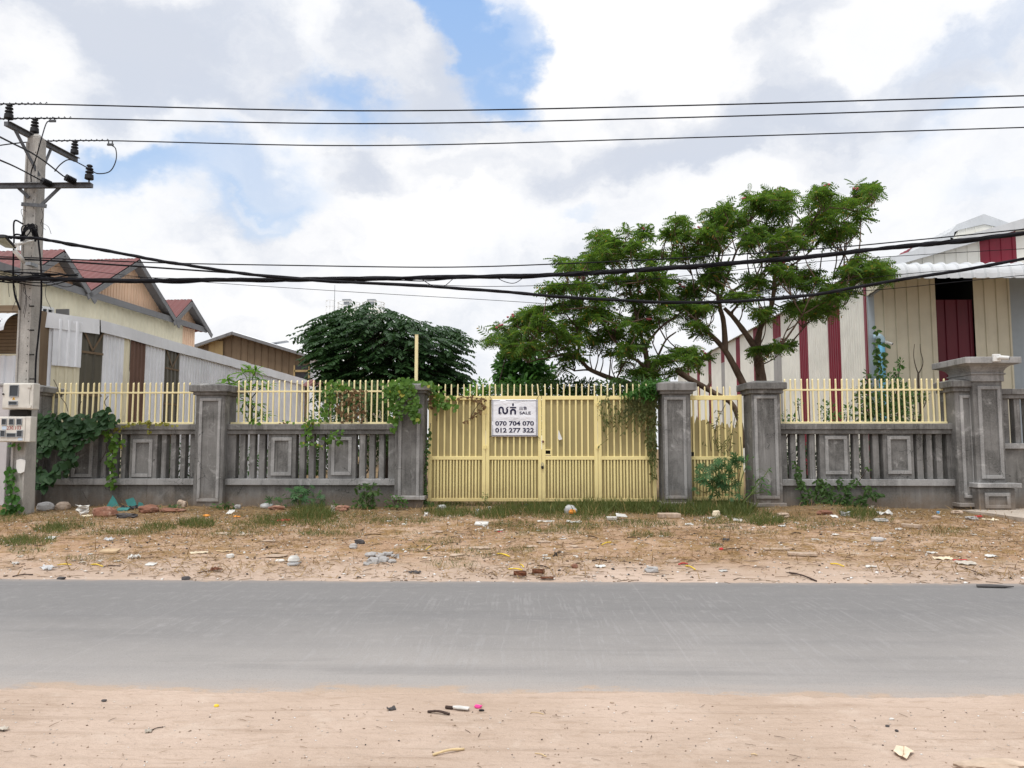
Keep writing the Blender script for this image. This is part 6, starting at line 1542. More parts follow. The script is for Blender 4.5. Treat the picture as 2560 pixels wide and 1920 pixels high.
def curtain():
    Y = 19.26; R = lambda cx, cy, d=0: P(c6(cx), 900 + cy / 3.95, Y + d)
    t = thing('hanging_creeper', R(300, 380), 'fine feathery creeper draped over the gate end and pillar', 'vine'); mb = MB(); npo = NP(); rr = random.Random(4)
    T, X = [], []
    def strand(x0, y0, L, sway, dens):
        pts = [R(x0 + rr.uniform(-sway, sway) * k / 5, y0 + L * k / 5, -.02 - rr.uniform(0, .06)) for k in range(6)]
        mb.tube(pts, .0055, 4, cap=False)
        for k in range(int(L / 22 * dens)):
            u = rr.random() ** 1.3 * 4.99; i = int(u); T.append(tuple(pts[i].lerp(pts[i + 1], u - i))); X.append((rr.gauss(0, .5), rr.gauss(-.2, .3), rr.gauss(-.8, .4)))
    for k in range(44): 
        x = 400 - abs(rr.gauss(0, 110)); strand(x, rr.uniform(330, 390), rr.uniform(60, 220) + max(0, 560 * rr.random() ** 3 * (1 if x > 300 else .3)), 40, 2.2)
    for k in range(30): strand(rr.uniform(330, 405), rr.uniform(500, 900), rr.uniform(160, 380), 24, .35)
    for k in range(34): strand(rr.uniform(-180, 260), rr.uniform(345, 560), rr.uniform(60, 330), 60, .9)
    npo.add(*OVAL, frames(np.array(X), rng.normal(0, .5, (len(X), 3)) + np.array([0, -1., .3])), np.array(T), rng.uniform(.05, .11, len(T)))
    for cx, cy, rx, ry, n in ((330, 300, 150, 40, 240), (420, 240, 100, 30, 150), (240, 330, 130, 30, 170), (470, 215, 50, 16, 60), (120, 350, 90, 18, 70), (330, 250, 90, 36, 110), (320, 370, 90, 26, 110)):
        a = rng.random(n) * 2 * np.pi; r = np.sqrt(rng.random(n))
        P_ = np.array([tuple(R(cx + rx * q * math.cos(w), cy + ry * q * math.sin(w), rng.uniform(-.2, .35))) for q, w in zip(r, a)])
        npo.add(*LANCE, frames(rng.normal(0, 1, (n, 3)) + np.array([0, -.2, -.2]), rng.normal(0, .4, (n, 3)) + np.array([0, -.5, 1.])), P_, rng.uniform(.09, .2, n), 1)
    mb.build('tendrils', STEM_G, t); npo.build('leaves', [LEAF_CREEP, LEAF_MID], t)
curtain()
vine('wicket_creeper', 'sparse creeper hanging through the pedestrian gate bars', 19.3, q6([(1010, 520, 30, 60), (990, 660, 35, 80), (1030, 620, 30, 60), (1170, 600, 30, 60), (1150, 680, 25, 60), (920, 560, 15, 80), (1000, 800, 50, 80), (1060, 860, 60, 60), (870, 820, 20, 30), (1190, 500, 20, 40), (1120, 800, 40, 60)]), LANCE, .12, LEAF_CREEP, .7,
     runners=[[(c6(a), 900 + b / 3.95) for a, b in q] for q in ([(1080, 440), (1000, 600), (980, 780), (1020, 920)], [(1190, 480), (1150, 700), (1120, 900)], [(1230, 760), (1240, 1000), (1200, 1250)], [(930, 420), (920, 700), (940, 900)])])
vine('pipe_ivy', 'dark ivy climbing beside the blue drain pipe', 29.7, q7([(540, -130, 20, 40), (550, 0, 22, 60), (545, 90, 26, 60), (560, 170, 26, 60), (570, 240, 26, 60), (590, 310, 26, 50), (625, 60, 14, 40), (610, 180, 16, 60), (640, 0, 16, 30)]), HEART, .17, LEAF_HEDGE, 1.0)
vine('wall_creeper', 'straggling dark creeper spreading over the last bay plinth', 19.05, q7([(40, 1250, 60, 45), (100, 1310, 60, 60), (20, 1330, 40, 60), (160, 1390, 70, 60), (60, 1440, 70, 60), (270, 1330, 40, 60), (290, 1400, 60, 45), (410, 1380, 50, 30), (400, 1440, 70, 40), (480, 1330, 40, 40), (540, 1360, 50, 25), (580, 1350, 30, 20), (460, 1290, 14, 20), (360, 1230, 30, 24), (210, 1250, 26, 50), (470, 1120, 14, 16), (330, 1270, 50, 20), (200, 1450, 70, 40), (300, 1460, 60, 30)]) + q6([(1780, 1080, 20, 50), (1800, 1150, 40, 60), (1840, 1240, 40, 50), (1890, 1320, 50, 50), (1860, 1400, 60, 40), (1770, 1020, 14, 20)]),
     OVAL, .12, LEAF_HEDGE, 2.2, runners=[[(c6(a), 900 + b / 3.95) for a, b in q] for q in ([(1880, 1480), (1820, 1300), (1780, 1200), (1775, 1020)], [(1900, 1480), (1990, 1350), (2100, 1250)])] + [[(c7(a), 860 + b / 3.606) for a, b in q] for q in ([(150, 1480), (280, 1340), (400, 1220), (470, 1110)], [(100, 1480), (300, 1420), (450, 1370), (600, 1350)])])

# ------------------------------------------------------------------ palmate weeds along the wall
def palm_weed(label, Y, stems, leaf=PALM, mat=LEAF_CASTOR, size=.16, name='castor_weed', nper=5, cat='weed', group=None, sr=.009, base=None):
    b = P(*(base or stems[0][0]), Y); b.z = gz(b.x, Y); t = thing(name, b, label, cat, group); mb = MB(); npo = NP()
    for pts in stems:
        q = [b.copy()] + [P(x, y, Y + rnd.uniform(-.15, .1)) for x, y in pts[1:]]
        mb.tube(spline(q, 5), [sr * (1 - .6 * k / (5 * (len(q) - 1))) for k in range(5 * (len(q) - 1) + 1)], 5); tip = q[-1]
        n = nper; az = rng.random(n) * 2 * np.pi; el = rng.normal(.25, .4, n)
        xd = np.stack([np.cos(az) * np.cos(el), np.sin(az) * np.cos(el) - .3, np.sin(el)], 1)
        L = rng.uniform(.05, .2, n) * size / .16
        T = np.array([tuple(tip)]) + xd * L[:, None]
        for k in range(n): mb.tube([tip, Vector(T[k])], [.005, .003], 4, cap=False)
        zd = np.array([[0, -.75, .8]]) + rng.normal(0, .3, (n, 3))
        npo.add(*leaf, frames(xd * .6 + rng.normal(0, .35, (n, 3)) + np.array([0, 0, -.35]), zd), T, size * rng.uniform(.6, 1.25, n))
    mb.build('stem', STEM_G, t, smooth=True); npo.build('leaves', mat, t); return t
k6 = lambda x, y: (c6(x), 900 + y / 3.95)
k4 = lambda x, y: (c4(x), 880 + y / 3.77)
palm_weed('tall palmate leaved weed growing in front of the pedestrian gate', 18.85, [[k6(880, 1400), k6(960, 1300), k6(a, b)] for a, b in ((900, 1050), (960, 1010), (1040, 1080), (1080, 980), (1120, 1040), (1180, 990), (1200, 1010), (920, 1120), (900, 1200), (980, 1160), (1040, 1180), (1080, 1240), (950, 1240), (1100, 1130), (880, 1180), (1010, 1250), (1070, 1310), (870, 1310))], size=.2, nper=6, sr=.014)
palm_weed('palmate leaved weed with pale drooping leaves below the second wall bay', 18.75, [[k4(1010, 1470), k4(1020, 1380), k4(a, b)] for a, b in ((1050, 1290), (1090, 1300), (1170, 1340), (1190, 1390), (990, 1320), (960, 1360), (1000, 1410), (1080, 1420), (900, 1430), (800, 1390), (780, 1400), (1100, 1350), (940, 1310))], size=.17, nper=4)
palm_weed('bluish palmate seedlings among the rubble by the first wall bay', 18.55, [[(440, 1286), (c3(a), 880 + b / 3.771)] for a, b in ((1480, 1500), (1540, 1490), (1590, 1510), (1690, 1470), (1730, 1480), (1640, 1490), (1720, 1510), (1500, 1530))], size=.12, nper=4)
palm_weed('dark low weed at the foot of the first free standing pillar', 18.6, [[k4(310, 1530), k4(a, b)] for a, b in ((280, 1460), (320, 1440), (360, 1450), (300, 1490), (340, 1500), (370, 1480), (230, 1470))], OVAL, LEAF_HEDGE, .11, 'leafy_weed', 9)
palm_weed('upright leafy weed against the second bay plinth', 18.75, [[k4(1660, 1540), k4(1650, 1450), k4(a, b)] for a, b in ((1620, 1280), (1680, 1270), (1640, 1330), (1700, 1320), (1740, 1320), (1600, 1360), (1660, 1390), (1720, 1400), (1580, 1420), (1630, 1450), (1690, 1470), (1600, 1490), (1560, 1530), (1660, 1520), (1720, 1500))], OVAL, LEAF_HEDGE, .12, 'leafy_weed', 15)
palm_weed('low spreading weed left of the upright leafy weed', 18.6, [[k4(1440, 1560), k4(a, b)] for a, b in ((1380, 1450), (1360, 1490), (1420, 1480), (1450, 1530), (1500, 1500), (1400, 1550), (1530, 1540), (1340, 1440), (1470, 1470))], OVAL, LEAF_HEDGE, .1, 'leafy_weed', 11)
palm_weed('pale twiggy weed at the foot of the vine topped pillar', 18.65, [[k4(1930, 1530), k4(1930, 1470), k4(a, b)] for a, b in ((1860, 1400), (1900, 1380), (1940, 1370), (1980, 1390), (2000, 1420), (1870, 1440), (1960, 1440), (1910, 1460), (1850, 1460), (2010, 1450))], OVAL, LEAF_MID, .075, 'leafy_weed', 9)
palm_weed('woody stemmed weed leaning across the pedestrian gate pillar', 18.7, [[k6(1200, 1400), k6(1320, 1340), k6(a, b)] for a, b in ((1490, 1110), (1380, 1220), (1420, 1270), (1440, 1310), (1370, 1310), (1400, 1180))] + [[k6(1200, 1400), k6(1235, 1200), k6(1310, 970)]], LANCE, LEAF_MID, .14, 'woody_weed', 6, sr=.018)
palm_weed('tiny sprig growing against the gate bottom under the hinge', 18.9, [[(1215, 1262), (1020 + a / 3.95, 900 + b / 3.95)] for a, b in ((770, 1330), (750, 1350), (790, 1360), (770, 1390))], LANCE, LEAF_MID, .07, 'leafy_weed', 5, sr=.005)
# ------------------------------------------------------------------ grass, straw, gravel (nobody could count these)
L1 = lambda x, y: (x / 2.572, 1200 + y / 2.572)
L2 = lambda x, y: (860 + x / 2.572, 1200 + y / 2.572)
L3 = lambda x, y: (1700 + x / 2.572, 1200 + y / 2.572)
N1 = lambda x, y: (x / 1.728, 1660 + y / 1.728)
N2 = lambda x, y: (1280 + x / 1.728, 1660 + y / 1.728)
BLADE = (np.array([(0, -.03, 0), (0, .03, 0), (.5, -.022, .06), (.5, .022, .06), (1, 0, -.02)]), [(0, 2, 3, 1), (2, 4, 3)])
GRASS = leafmat('grass_blade', (.055, .08, .02), (.135, .16, .045), .3, .6, c3=(.3, .22, .09))
STRAW = leafmat('straw_blade', (.16, .095, .04), (.42, .29, .14), .1, .8)

def in_region(px, py, rx, ry, n):
    a = rng.random(n) * 2 * np.pi; r = np.sqrt(rng.random(n))
    return [G(px + rx * q * math.cos(w), py + ry * q * math.sin(w)) for q, w in zip(r, a)]

def grass():
    npo = NP()
    reg = [(*L1(x, y), rx, ry, d, h) for x, y, rx, ry, d, h in (
        (330, 325, 45, 9, 260, .16), (210, 395, 60, 10, 260, .14), (90, 405, 50, 10, 220, .14), (1020, 312, 45, 9, 240, .15), (1260, 290, 46, 9, 380, .18), (1900, 270, 110, 11, 500, .18), (2010, 225, 55, 14, 420, .25), (60, 235, 50, 8, 160, .14),
        (860, 345, 60, 7, 150, .12), (450, 290, 60, 10, 160, .13), (1650, 290, 60, 8, 180, .13), (170, 460, 50, 9, 110, .1), (560, 510, 60, 8, 90, .08), (1500, 320, 60, 8, 120, .1), (680, 350, 50, 6, 90, .1), (2150, 300, 60, 9, 160, .12))]
    reg += [(*L2(x, y), rx, ry, d, h) for x, y, rx, ry, d, h in (
        (660, 215, 62, 10, 420, .2), (330, 270, 90, 9, 220, .13), (950, 228, 50, 11, 320, .22), (1150, 200, 80, 12, 480, .2), (1320, 190, 60, 14, 420, .25), (1560, 180, 80, 20, 700, .3), (1760, 175, 90, 18, 800, .32), (1960, 185, 60, 16, 520, .28), (1500, 240, 110, 9, 380, .16),
        (1080, 290, 60, 8, 200, .12), (1500, 300, 70, 9, 200, .13), (1900, 290, 90, 8, 260, .14), (1450, 315, 30, 6, 90, .1), (640, 160, 40, 5, 140, .16), (860, 160, 90, 5, 260, .16), (1250, 150, 90, 6, 300, .18), (700, 540, 70, 12, 150, .08), (830, 470, 80, 14, 170, .09), (620, 400, 60, 12, 130, .1), (1130, 455, 40, 8, 110, .09), (450, 450, 50, 9, 80, .08), (1120, 350, 30, 6, 60, .08), (60, 230, 60, 8, 160, .13))]
    reg += [(*L3(x, y), rx, ry, d, h) for x, y, rx, ry, d, h in (
        (60, 200, 50, 16, 420, .28), (200, 190, 60, 17, 620, .3), (350, 190, 55, 18, 560, .3), (440, 230, 60, 12, 280, .2), (550, 275, 46, 9, 300, .18), (1150, 222, 50, 11, 340, .2), (300, 265, 70, 9, 220, .14), (820, 310, 30, 6, 90, .1), (1720, 325, 60, 8, 160, .1), (1000, 290, 60, 8, 130, .1), (230, 425, 14, 4, 60, .08), (1250, 260, 50, 7, 130, .12), (700, 260, 50, 7, 120, .12))]
    reg += [(rnd.uniform(-20, 2500), rnd.uniform(1284, 1340), rnd.uniform(40, 110), rnd.uniform(3, 8), rnd.randrange(50, 150), rnd.uniform(.07, .13)) for _ in range(46)]
    for px, py, rx, ry, n, h in reg:
        p = np.array([tuple(v) for v in in_region(px, py, rx, ry, int(n * 1.5))]); n = len(p)
        xd = rng.normal(0, .45, (n, 3)); xd[:, 2] = .6 + .5 * rng.random(n)
        npo.add(*BLADE, frames(xd, rng.normal(0, 1, (n, 3)) + np.array([0, -1., .2])), p - np.array([0, 0, .01]), h * (.5 + .8 * rng.random(n)))
    o = npo.build('grass', GRASS); tag(o, 'green grass tufts along the wall foot and gate', 'grass', None, 'stuff')
    npo = NP(); T = []
    while len(T) < 27000:
        x, y = rnd.uniform(-12.5, 13), rnd.uniform(10.2, 18.9)
        k = mnoise.noise((x * .45, y * .7, 4.4)) + .5 * mnoise.noise((x * 1.6, y * 1.9, 2.1)) + (.25 if y > 13.5 else -.25) + (.25 if x < -3 else 0) + (.15 if x > 6 else 0)
        if rnd.random() < .5 + k * 1.1 and (x / y > -.72) and (x / y < .72): T.append((x, y, gz(x, y) + .006))
    T = np.array(T); n = len(T); xd = rng.normal(0, 1, (n, 3)); xd[:, 2] = np.abs(rng.normal(.12, .2, n))
    npo.add(*BLADE, frames(xd, np.tile([0, 0, 1.], (n, 1)) + rng.normal(0, .3, (n, 3))), T, rng.uniform(.06, .24, n))
    o = npo.build('dry_straw', STRAW); tag(o, 'flattened dry straw scattered over the earth verge', 'straw', None, 'stuff')
grass()

def gravel():
    m, nt, b = newmat('mixed_gravel', .9, .15); g = nd(nt, 'ShaderNodeNewGeometry').outputs['Random Per Island']
    r = nd(nt, 'ShaderNodeValToRGB'); nt.links.new(g, r.inputs[0]); e = r.color_ramp.elements; r.color_ramp.interpolation = 'CONSTANT'
    e[0].position = 0; e[0].color = (.30, .22, .16, 1); e[1].position = .25; e[1].color = (.46, .41, .36, 1)
    for p_, c in ((.48, (.62, .58, .53)), (.62, (.72, .71, .69)), (.74, (.17, .12, .085)), (.9, (.05, .045, .045))): q = e.new(p_); q.color = (*c, 1)
    nt.links.new(r.outputs[0], b.inputs['Base Color'])
    v = np.array([(1, 0, 0), (-1, .1, 0), (0, 1, 0), (.1, -1, 0), (0, .1, .75), (0, 0, -.7)], float); f = [(0, 2, 4), (2, 1, 4), (1, 3, 4), (3, 0, 4), (2, 0, 5), (1, 2, 5), (3, 1, 5), (0, 3, 5)]
    T, S = [], []
    while len(T) < 15000:
        u = rnd.random()
        if u < .94: x, y = rnd.uniform(-11, 12), 9.9 + 8.8 * rnd.random() ** .9; s = rnd.choice((.006, .009, .012, .016, .02, .03)) * rnd.uniform(.6, 1.3)
        else: x, y = rnd.uniform(-4, 4.2), rnd.uniform(3.2, 5.3); s = rnd.uniform(.003, .010)
        if u < .94 and rnd.random() > .55 + .8 * mnoise.noise((x * .55, y * .8, 7)): continue
        T.append((x, y, gz(x, y) + s * .25)); S.append(s)
    n = len(T); npo = NP(); a = rng.random(n) * 6.28
    npo.add(v * np.array([1, .7, .6]), f, frames(np.stack([np.cos(a), np.sin(a), rng.normal(0, .2, n)], 1), np.tile([0, 0, 1.], (n, 1)) + rng.normal(0, .3, (n, 3))), np.array(T), np.array(S))
    tag(npo.build('gravel', m), 'pebbles, chips and crumbs strewn over the earth', 'gravel', None, 'stuff')
    # twigs and shreds
    npo = NP(); T = []; S = []
    while len(T) < 2600:
        u = rnd.random()
        if u < .94: x, y = rnd.uniform(-10.5, 11), rnd.uniform(10, 17.5); s = rnd.uniform(.04, .22)
        else: x, y = rnd.uniform(-4, 4.2), rnd.uniform(3.2, 5.3); s = rnd.uniform(.015, .07)
        T.append((x, y, gz(x, y) + .006)); S.append(s)
    n = len(T); a = rng.normal(0, .9, n)
    tw = (np.array([(0, -.025, 0), (0, .025, 0), (0, 0, .035), (.55, -.005, .02), (.55, .045, .02), (.55, .02, .055), (1, 0, .0), (1, .03, 0), (1, .015, .02)]), [(0, 3, 4, 1), (1, 4, 5, 2), (2, 5, 3, 0), (3, 6, 7, 4), (4, 7, 8, 5), (5, 8, 6, 3)])
    m2 = leafmat('twig_bark', (.04, .028, .02), (.22, .15, .09), .0, .9, spread=.9)
    npo.add(*tw, frames(np.stack([np.cos(a), np.sin(a), rng.normal(0, .05, n)], 1), np.tile([0, 0, 1.], (n, 1))), np.array(T), np.array(S))
    tag(npo.build('twig_litter', m2), 'small dry twigs and shreds scattered over the earth', 'twigs', None, 'stuff')
gravel()

# ------------------------------------------------------------------ litter, piece by piece
LM = dict(white=plain('white_foam', (.56, .55, .52), .8, .22), paper=plain('dirty_paper', (.46, .42, .36), .85, .2), tan=plain('tan_cardboard', (.47, .35, .22), .85, .15), cream=plain('cream_card', (.66, .57, .42), .8, .1),
          red=plain('red_plastic', (.45, .03, .035), .5, .1), yellow=plain('yellow_plastic', (.70, .50, .04), .45, .1), orange=plain('orange_wrapper', (.72, .28, .04), .5, .15), teal=plain('teal_board', (.045, .20, .19), .6, .15, 4), black=BLACK,
          brick=concrete('broken_brick', (.17, .075, .05), (.25, .13, .09), (.40, .29, .23), .9), stone=concrete('pale_stone', (.33, .25, .19), (.42, .33, .255), (.52, .43, .35), .4), grey=concrete('grey_rubble', (.28, .27, .26), (.38, .37, .36), (.5, .49, .48), .5),
          dark=plain('dark_stone', (.07, .065, .065), .9, .3), brown=plain('dry_brown_leaf', (.13, .05, .025), .8, .4, 30), pink=plain('bright_pink', (.75, .06, .28), .5, .1), blue=plain('blue_packet', (.12, .35, .62), .5, .2, 30), bamboo=plain('pale_bamboo', (.60, .46, .26), .7, .12, 20),
          wood=plain('dark_wood', (.055, .035, .028), .8, .3, 20), leaf=plain('bleached_leaf', (.68, .56, .42), .8, .14, 14))
mc, ntc, bc = newmat('clear_plastic', .25, .5); bc.inputs['Base Color'].default_value = (.62, .63, .64, 1); bc.inputs['Alpha'].default_value = .62; LM['clear'] = mc

def spot(L, cx, cy): return G(*L(cx, cy))
def mpp(p): return p.y / F / math.cos(PITCH)          # metres per photo pixel at that depth
ks = lambda L: 1.728 if L in (N1, N2) else 2.572

def shard(L, cx, cy, w, h, mat, name, label, cat, tilt=.12, crumple=.25, az=None, upright=0, group=None):
    """crumpled or flat scrap; w,h in metres"""
    w *= .78; h *= .78; c = spot(L, cx, cy); mb = MB(); n = 7; sd = rnd.random() * 90; a = rnd.uniform(-.5, .5) if az is None else az
    ca, sa = math.cos(a), math.sin(a)
    out = [1 - .22 * abs(mnoise.noise((math.cos(k) * 2, math.sin(k) * 2, sd))) for k in np.linspace(0, 6.28, 24)]
    for j in range(n + 1):
        for i in range(n + 1):
            u, v = i / n - .5, j / n - .5; e = 1 - .3 * abs(mnoise.noise((u * 3, v * 3, sd)))
            x, y = u * w * e, v * h * e; z = crumple * min(w, h) * (mnoise.noise((u * 4, v * 4, sd + 3)) + .5 * mnoise.noise((u * 9, v * 9, sd + 5)))
            if upright: y, z = z, (v + .5) * h * e
            else: z += tilt * (v + .5) * h + abs(crumple) * min(w, h) * .45 + .006
            mb.v.append((c.x + x * ca - y * sa, c.y + x * sa + y * ca, max(c.z + z, gz(c.x, c.y) - .02)))
    k = n + 1; mb.f = [(j * k + i, j * k + i + 1, (j + 1) * k + i + 1, (j + 1) * k + i) for j in range(n) for i in range(n)]; mb.mi = [0] * len(mb.f)
    o = mb.build(name, LM[mat]); s = o.modifiers.new('thick', 'SOLIDIFY'); s.thickness = .004
    return tag(o, label, cat, group, 'thing')

def lump(L, cx, cy, w, d, h, mat, name, label, cat, rough=.25, sub=3, smooth=False, group=None, sink=.3, loc=None):
    w *= .88; d *= .88; h *= .88; c = loc or spot(L, cx, cy); bm = bmesh.new(); bmesh.ops.create_icosphere(bm, subdivisions=sub, radius=1); sd = rnd.random() * 90
    mb = MB(); fl = .0
    for v in bm.verts:
        p = v.co.copy(); q = 1 + rough * (mnoise.noise(p * 1.3 + Vector((sd, 0, 0))) * 1.4 + .5 * mnoise.noise(p * 3.1 + Vector((0, sd, 0))) + .25 * mnoise.noise(p * 7 + Vector((0, 0, sd))))
        p = Vector([math.copysign(abs(k) ** .75, k) for k in p]) * q
        mb.v.append((c.x + p.x * w / 2, c.y + p.y * d / 2, c.z + (p.z + 1 - sink) * h / 2))
    mb.f = [tuple(v.index for v in f.verts) for f in bm.faces]; mb.mi = [0] * len(mb.f); bm.free()
    return tag(mb.build(name, LM[mat], smooth=smooth), label, cat, group, 'thing')

def stick(L, a, b, r, mat, name, label, cat, bend=.04, group=None):
    p, q = spot(L, *a), spot(L, *b); m = p.lerp(q, .5); ln = (q - p).length
    for v in (p, q): v.z += r * .8
    m.z = max(gz(m.x, m.y), (p.z + q.z) / 2) + r; m += Vector((0, rnd.uniform(-bend, bend) * ln, rnd.uniform(0, bend) * ln * .4))
    mb = MB(); mb.tube(spline([p, m, q], 5), [r * (.8 + .3 * mnoise.noise((k * .9, ln, p.x))) for k in range(11)], 6)
    return tag(mb.build(name, LM[mat], smooth=True), label, cat, group, 'thing')

def slab(L, cx, cy, w, d, h, mat, name, label, cat, rz=0.0, tilt=(0, 0), group=None):
    c = spot(L, cx, cy); mb = MB(); sd = rnd.random() * 50; pts = []
    for sx, sy in ((-1, -1), (1, -1), (1.0, 1), (-1, 1)):
        k = 1 + .12 * mnoise.noise((sx * 3, sy * 3, sd)); pts.append((sx * w / 2 * k, sy * d / 2 * k))
    R = lambda x, y, z: (c.x + x * math.cos(rz) - y * math.sin(rz), c.y + x * math.sin(rz) + y * math.cos(rz), c.z + z + tilt[0] * (x + w / 2) + tilt[1] * (y + d / 2))
    mb.prism([R(x, y, .004) for x, y in pts], (0, 0, h)); o = mb.build(name, LM[mat], None, min(h, d) * .12)
    return tag(o, label, cat, group, 'thing')

def board(pts, L, mat, name, label, cat, thick=.02, lean=.12):
    """upright broken board, outline in crop pixels, foot on the ground"""
    Y = max(spot(L, x, y).y for x, y in pts if y == max(q[1] for q in pts)); base = min(P(*L(x, y), Y).z for x, y in pts)
    v = []
    for x, y in pts: q = P(*L(x, y), Y); v.append((q.x, q.y + (q.z - base) * lean, q.z))
    mb = MB(); mb.prism(v, (0, thick, 0)); return tag(mb.build(name, LM[mat]), label, cat, None, 'thing')

# --- along the first bay
lump(L1, 290, 195, .42, .3, .26, 'grey', 'concrete_chunk', 'pale concrete chunk nearest the utility pole foot', 'rubble', .12)
lump(L1, 405, 190, .36, .3, .24, 'stone', 'concrete_chunk', 'whitish concrete chunk beside the torn white sack', 'rubble', .14)
shard(L1, 530, 222, .52, .3, 'white', 'torn_sack', 'torn white sack standing against the rubble by first bay', 'sack', crumple=.35, upright=1)
shard(L1, 560, 236, .3, .2, 'cream', 'cardboard_scrap', 'cream cardboard scrap lying under the torn white sack', 'cardboard', crumple=.15)
lump(L1, 672, 236, .56, .4, .30, 'brick', 'brick_rubble', 'big red brick masonry chunk under the taller teal board', 'rubble', .2)
lump(L1, 955, 210, .50, .36, .24, 'brick', 'brick_rubble', 'red brick masonry chunk between black cloth and pale boulder', 'rubble', .22)
board([(680, 176), (765, 174), (740, 128), (718, 100), (700, 140)], L1, 'teal', 'teal_board', 'tall pointed teal board leaning on the first bay', 'board')
board([(822, 170), (880, 172), (868, 140), (852, 113), (803, 128)], L1, 'teal', 'teal_board', 'squarish teal board leaning beside the pointed one', 'board')
board([(880, 172), (930, 170), (912, 148), (890, 142)], L1, 'teal', 'teal_board', 'smallest teal board scrap behind the black cloth', 'board')
slab(L1, 790, 198, .26, .16, .02, 'teal', 'teal_board', 'flat teal board scrap lying on the rubble', 'board', .2, (0, .3))
shard(L1, 830, 190, .5, .24, 'black', 'black_cloth', 'crumpled black cloth lying among the teal boards', 'cloth', crumple=.4)
lump(L1, 985, 168, .36, .3, .16, 'stone', 'ash_heap', 'small whitish ash heap against the first bay plinth', 'rubble', .2)
lump(L1, 1168, 172, .25, .2, .22, 'stone', 'boulder', 'pale boulder left of the first free standing pillar', 'rock', .2)
lump(L1, 820, 240, .5, .3, .12, 'dark', 'refuse_heap', 'dark heap of refuse in front of the black cloth', 'rubbish', .35)
lump(L1, 1100, 205, .6, .4, .12, 'brick', 'brick_rubble', 'crumbled brick heap right of the bluish seedlings', 'rubble', .3)
lump(L1, 1328, 236, .18, .1, .07, 'orange', 'brick_piece', 'small orange brick piece below the first free standing pillar', 'brick', .15)
shard(L1, 1482, 220, .22, .2, 'white', 'foam_tray', 'broken white foam tray beside a yellow wrapper', 'tray', tilt=.5, crumple=.12)
shard(L1, 1522, 240, .2, .1, 'orange', 'snack_wrapper', 'orange yellow wrapper beside the broken foam tray', 'wrapper', crumple=.3)
lump(L1, 1525, 185, .2, .16, .13, 'grey', 'rock', 'grey rock against the second bay plinth', 'rock', .2)
lump(L1, 1715, 182, .32, .22, .17, 'clear', 'plastic_bag', 'puffed white plastic bag against the second bay plinth', 'bag', .2, smooth=True)
lump(L1, 1780, 190, .4, .3, .12, 'brick', 'brick_rubble', 'brick crumbs beside the puffed plastic bag', 'rubble', .3)
shard(L1, 1825, 268, .36, .16, 'red', 'snack_wrapper', 'red wrapper lying in grass below the second bay', 'wrapper', crumple=.4)
shard(L1, 1822, 296, .12, .08, 'white', 'paper_scrap', 'small white paper just below the red wrapper', 'paper', crumple=.2)
shard(L1, 2140, 215, .12, .26, 'paper', 'rag', 'grey pink rag hanging on weeds near the gate pillar', 'rag', crumple=.4, upright=1)
lump(L1, 2190, 195, .5, .3, .14, 'brick', 'brick_rubble', 'brick lumps at the foot of the vine topped pillar', 'rubble', .35)
# --- left part of the verge
shard(L1, 328, 378, .22, .16, 'white', 'paper_card', 'white card on the grassy tuft nearest the pole', 'card', crumple=.05, tilt=.25)
shard(L1, 110, 383, .24, .07, 'white', 'paper_card', 'thin white strip on grass at the far verge end', 'card', crumple=.1)
shard(L1, 703, 390, .22, .13, 'clear', 'plastic_bag', 'crumpled clear bag on straw below the first bay', 'bag', crumple=.5)
slab(L1, 705, 470, .27, .16, .035, 'tan', 'cardboard_box', 'tan cardboard flap with red underside lying on straw', 'cardboard', .15, (0, .15))
shard(L1, 865, 504, .22, .14, 'white', 'plastic_scrap', 'torn white plastic left of the white foam cup', 'plastic', crumple=.45)
shard(L1, 970, 548, .20, .15, 'white', 'paper_card', 'square white card near the road edge', 'card', crumple=.04, tilt=.2)
for k, (x, y, lab) in enumerate(((130, 496, 'far end of the verge'), (580, 480, 'straw patch left of the tan flap'), (532, 534, 'straw edge under the tan flap'), (642, 526, 'straw just below the tan flap'), (752, 528, 'ground right of the tan flap'), (100, 541, 'sand at the far verge end'), (790, 378, 'ground above the tan flap'))):
    shard(L1, x, y, rnd.uniform(.08, .16), rnd.uniform(.06, .1), 'white' if k % 2 else 'paper', 'paper_scrap', f'little white paper scrap on the {lab}', 'paper', crumple=.3, group='small paper scraps')
shard(L1, 310, 578, .3, .16, 'clear', 'plastic_wrap', 'clear plastic wrap lying at the sandy road edge', 'plastic', crumple=.4)
stick(L1, (370, 550), (458, 549), .011, 'yellow', 'drinking_straw', 'yellow drinking straw lying level on sand, nearest the pole', 'straw')
stick(L1, (585, 547), (662, 560), .011, 'yellow', 'drinking_straw', 'yellow drinking straw touching a dark twig', 'straw')
stick(L1, (662, 559), (775, 556), .009, 'wood', 'stick', 'thin dark twig extending from a yellow straw', 'stick')
stick(L1, (80, 624), (212, 612), .010, 'wood', 'stick', 'long thin brown twig on sand nearest the pole', 'stick')
stick(L1, (1270, 601), (1390, 588), .009, 'wood', 'stick', 'thin twig reaching a curled brown leaf', 'stick')
shard(L1, 1390, 586, .2, .1, 'brown', 'dead_leaf', 'curled dark brown leaf at the end of a twig', 'leaf', crumple=.5)
lump(L1, 1195, 645, .13, .1, .07, 'dark', 'rock', 'dark stone exactly on the far road edge', 'rock', .2)
lump(L1, 392, 641, .12, .08, .05, 'dark', 'rock', 'small dark stone on the road edge nearest the pole', 'rock', .2)
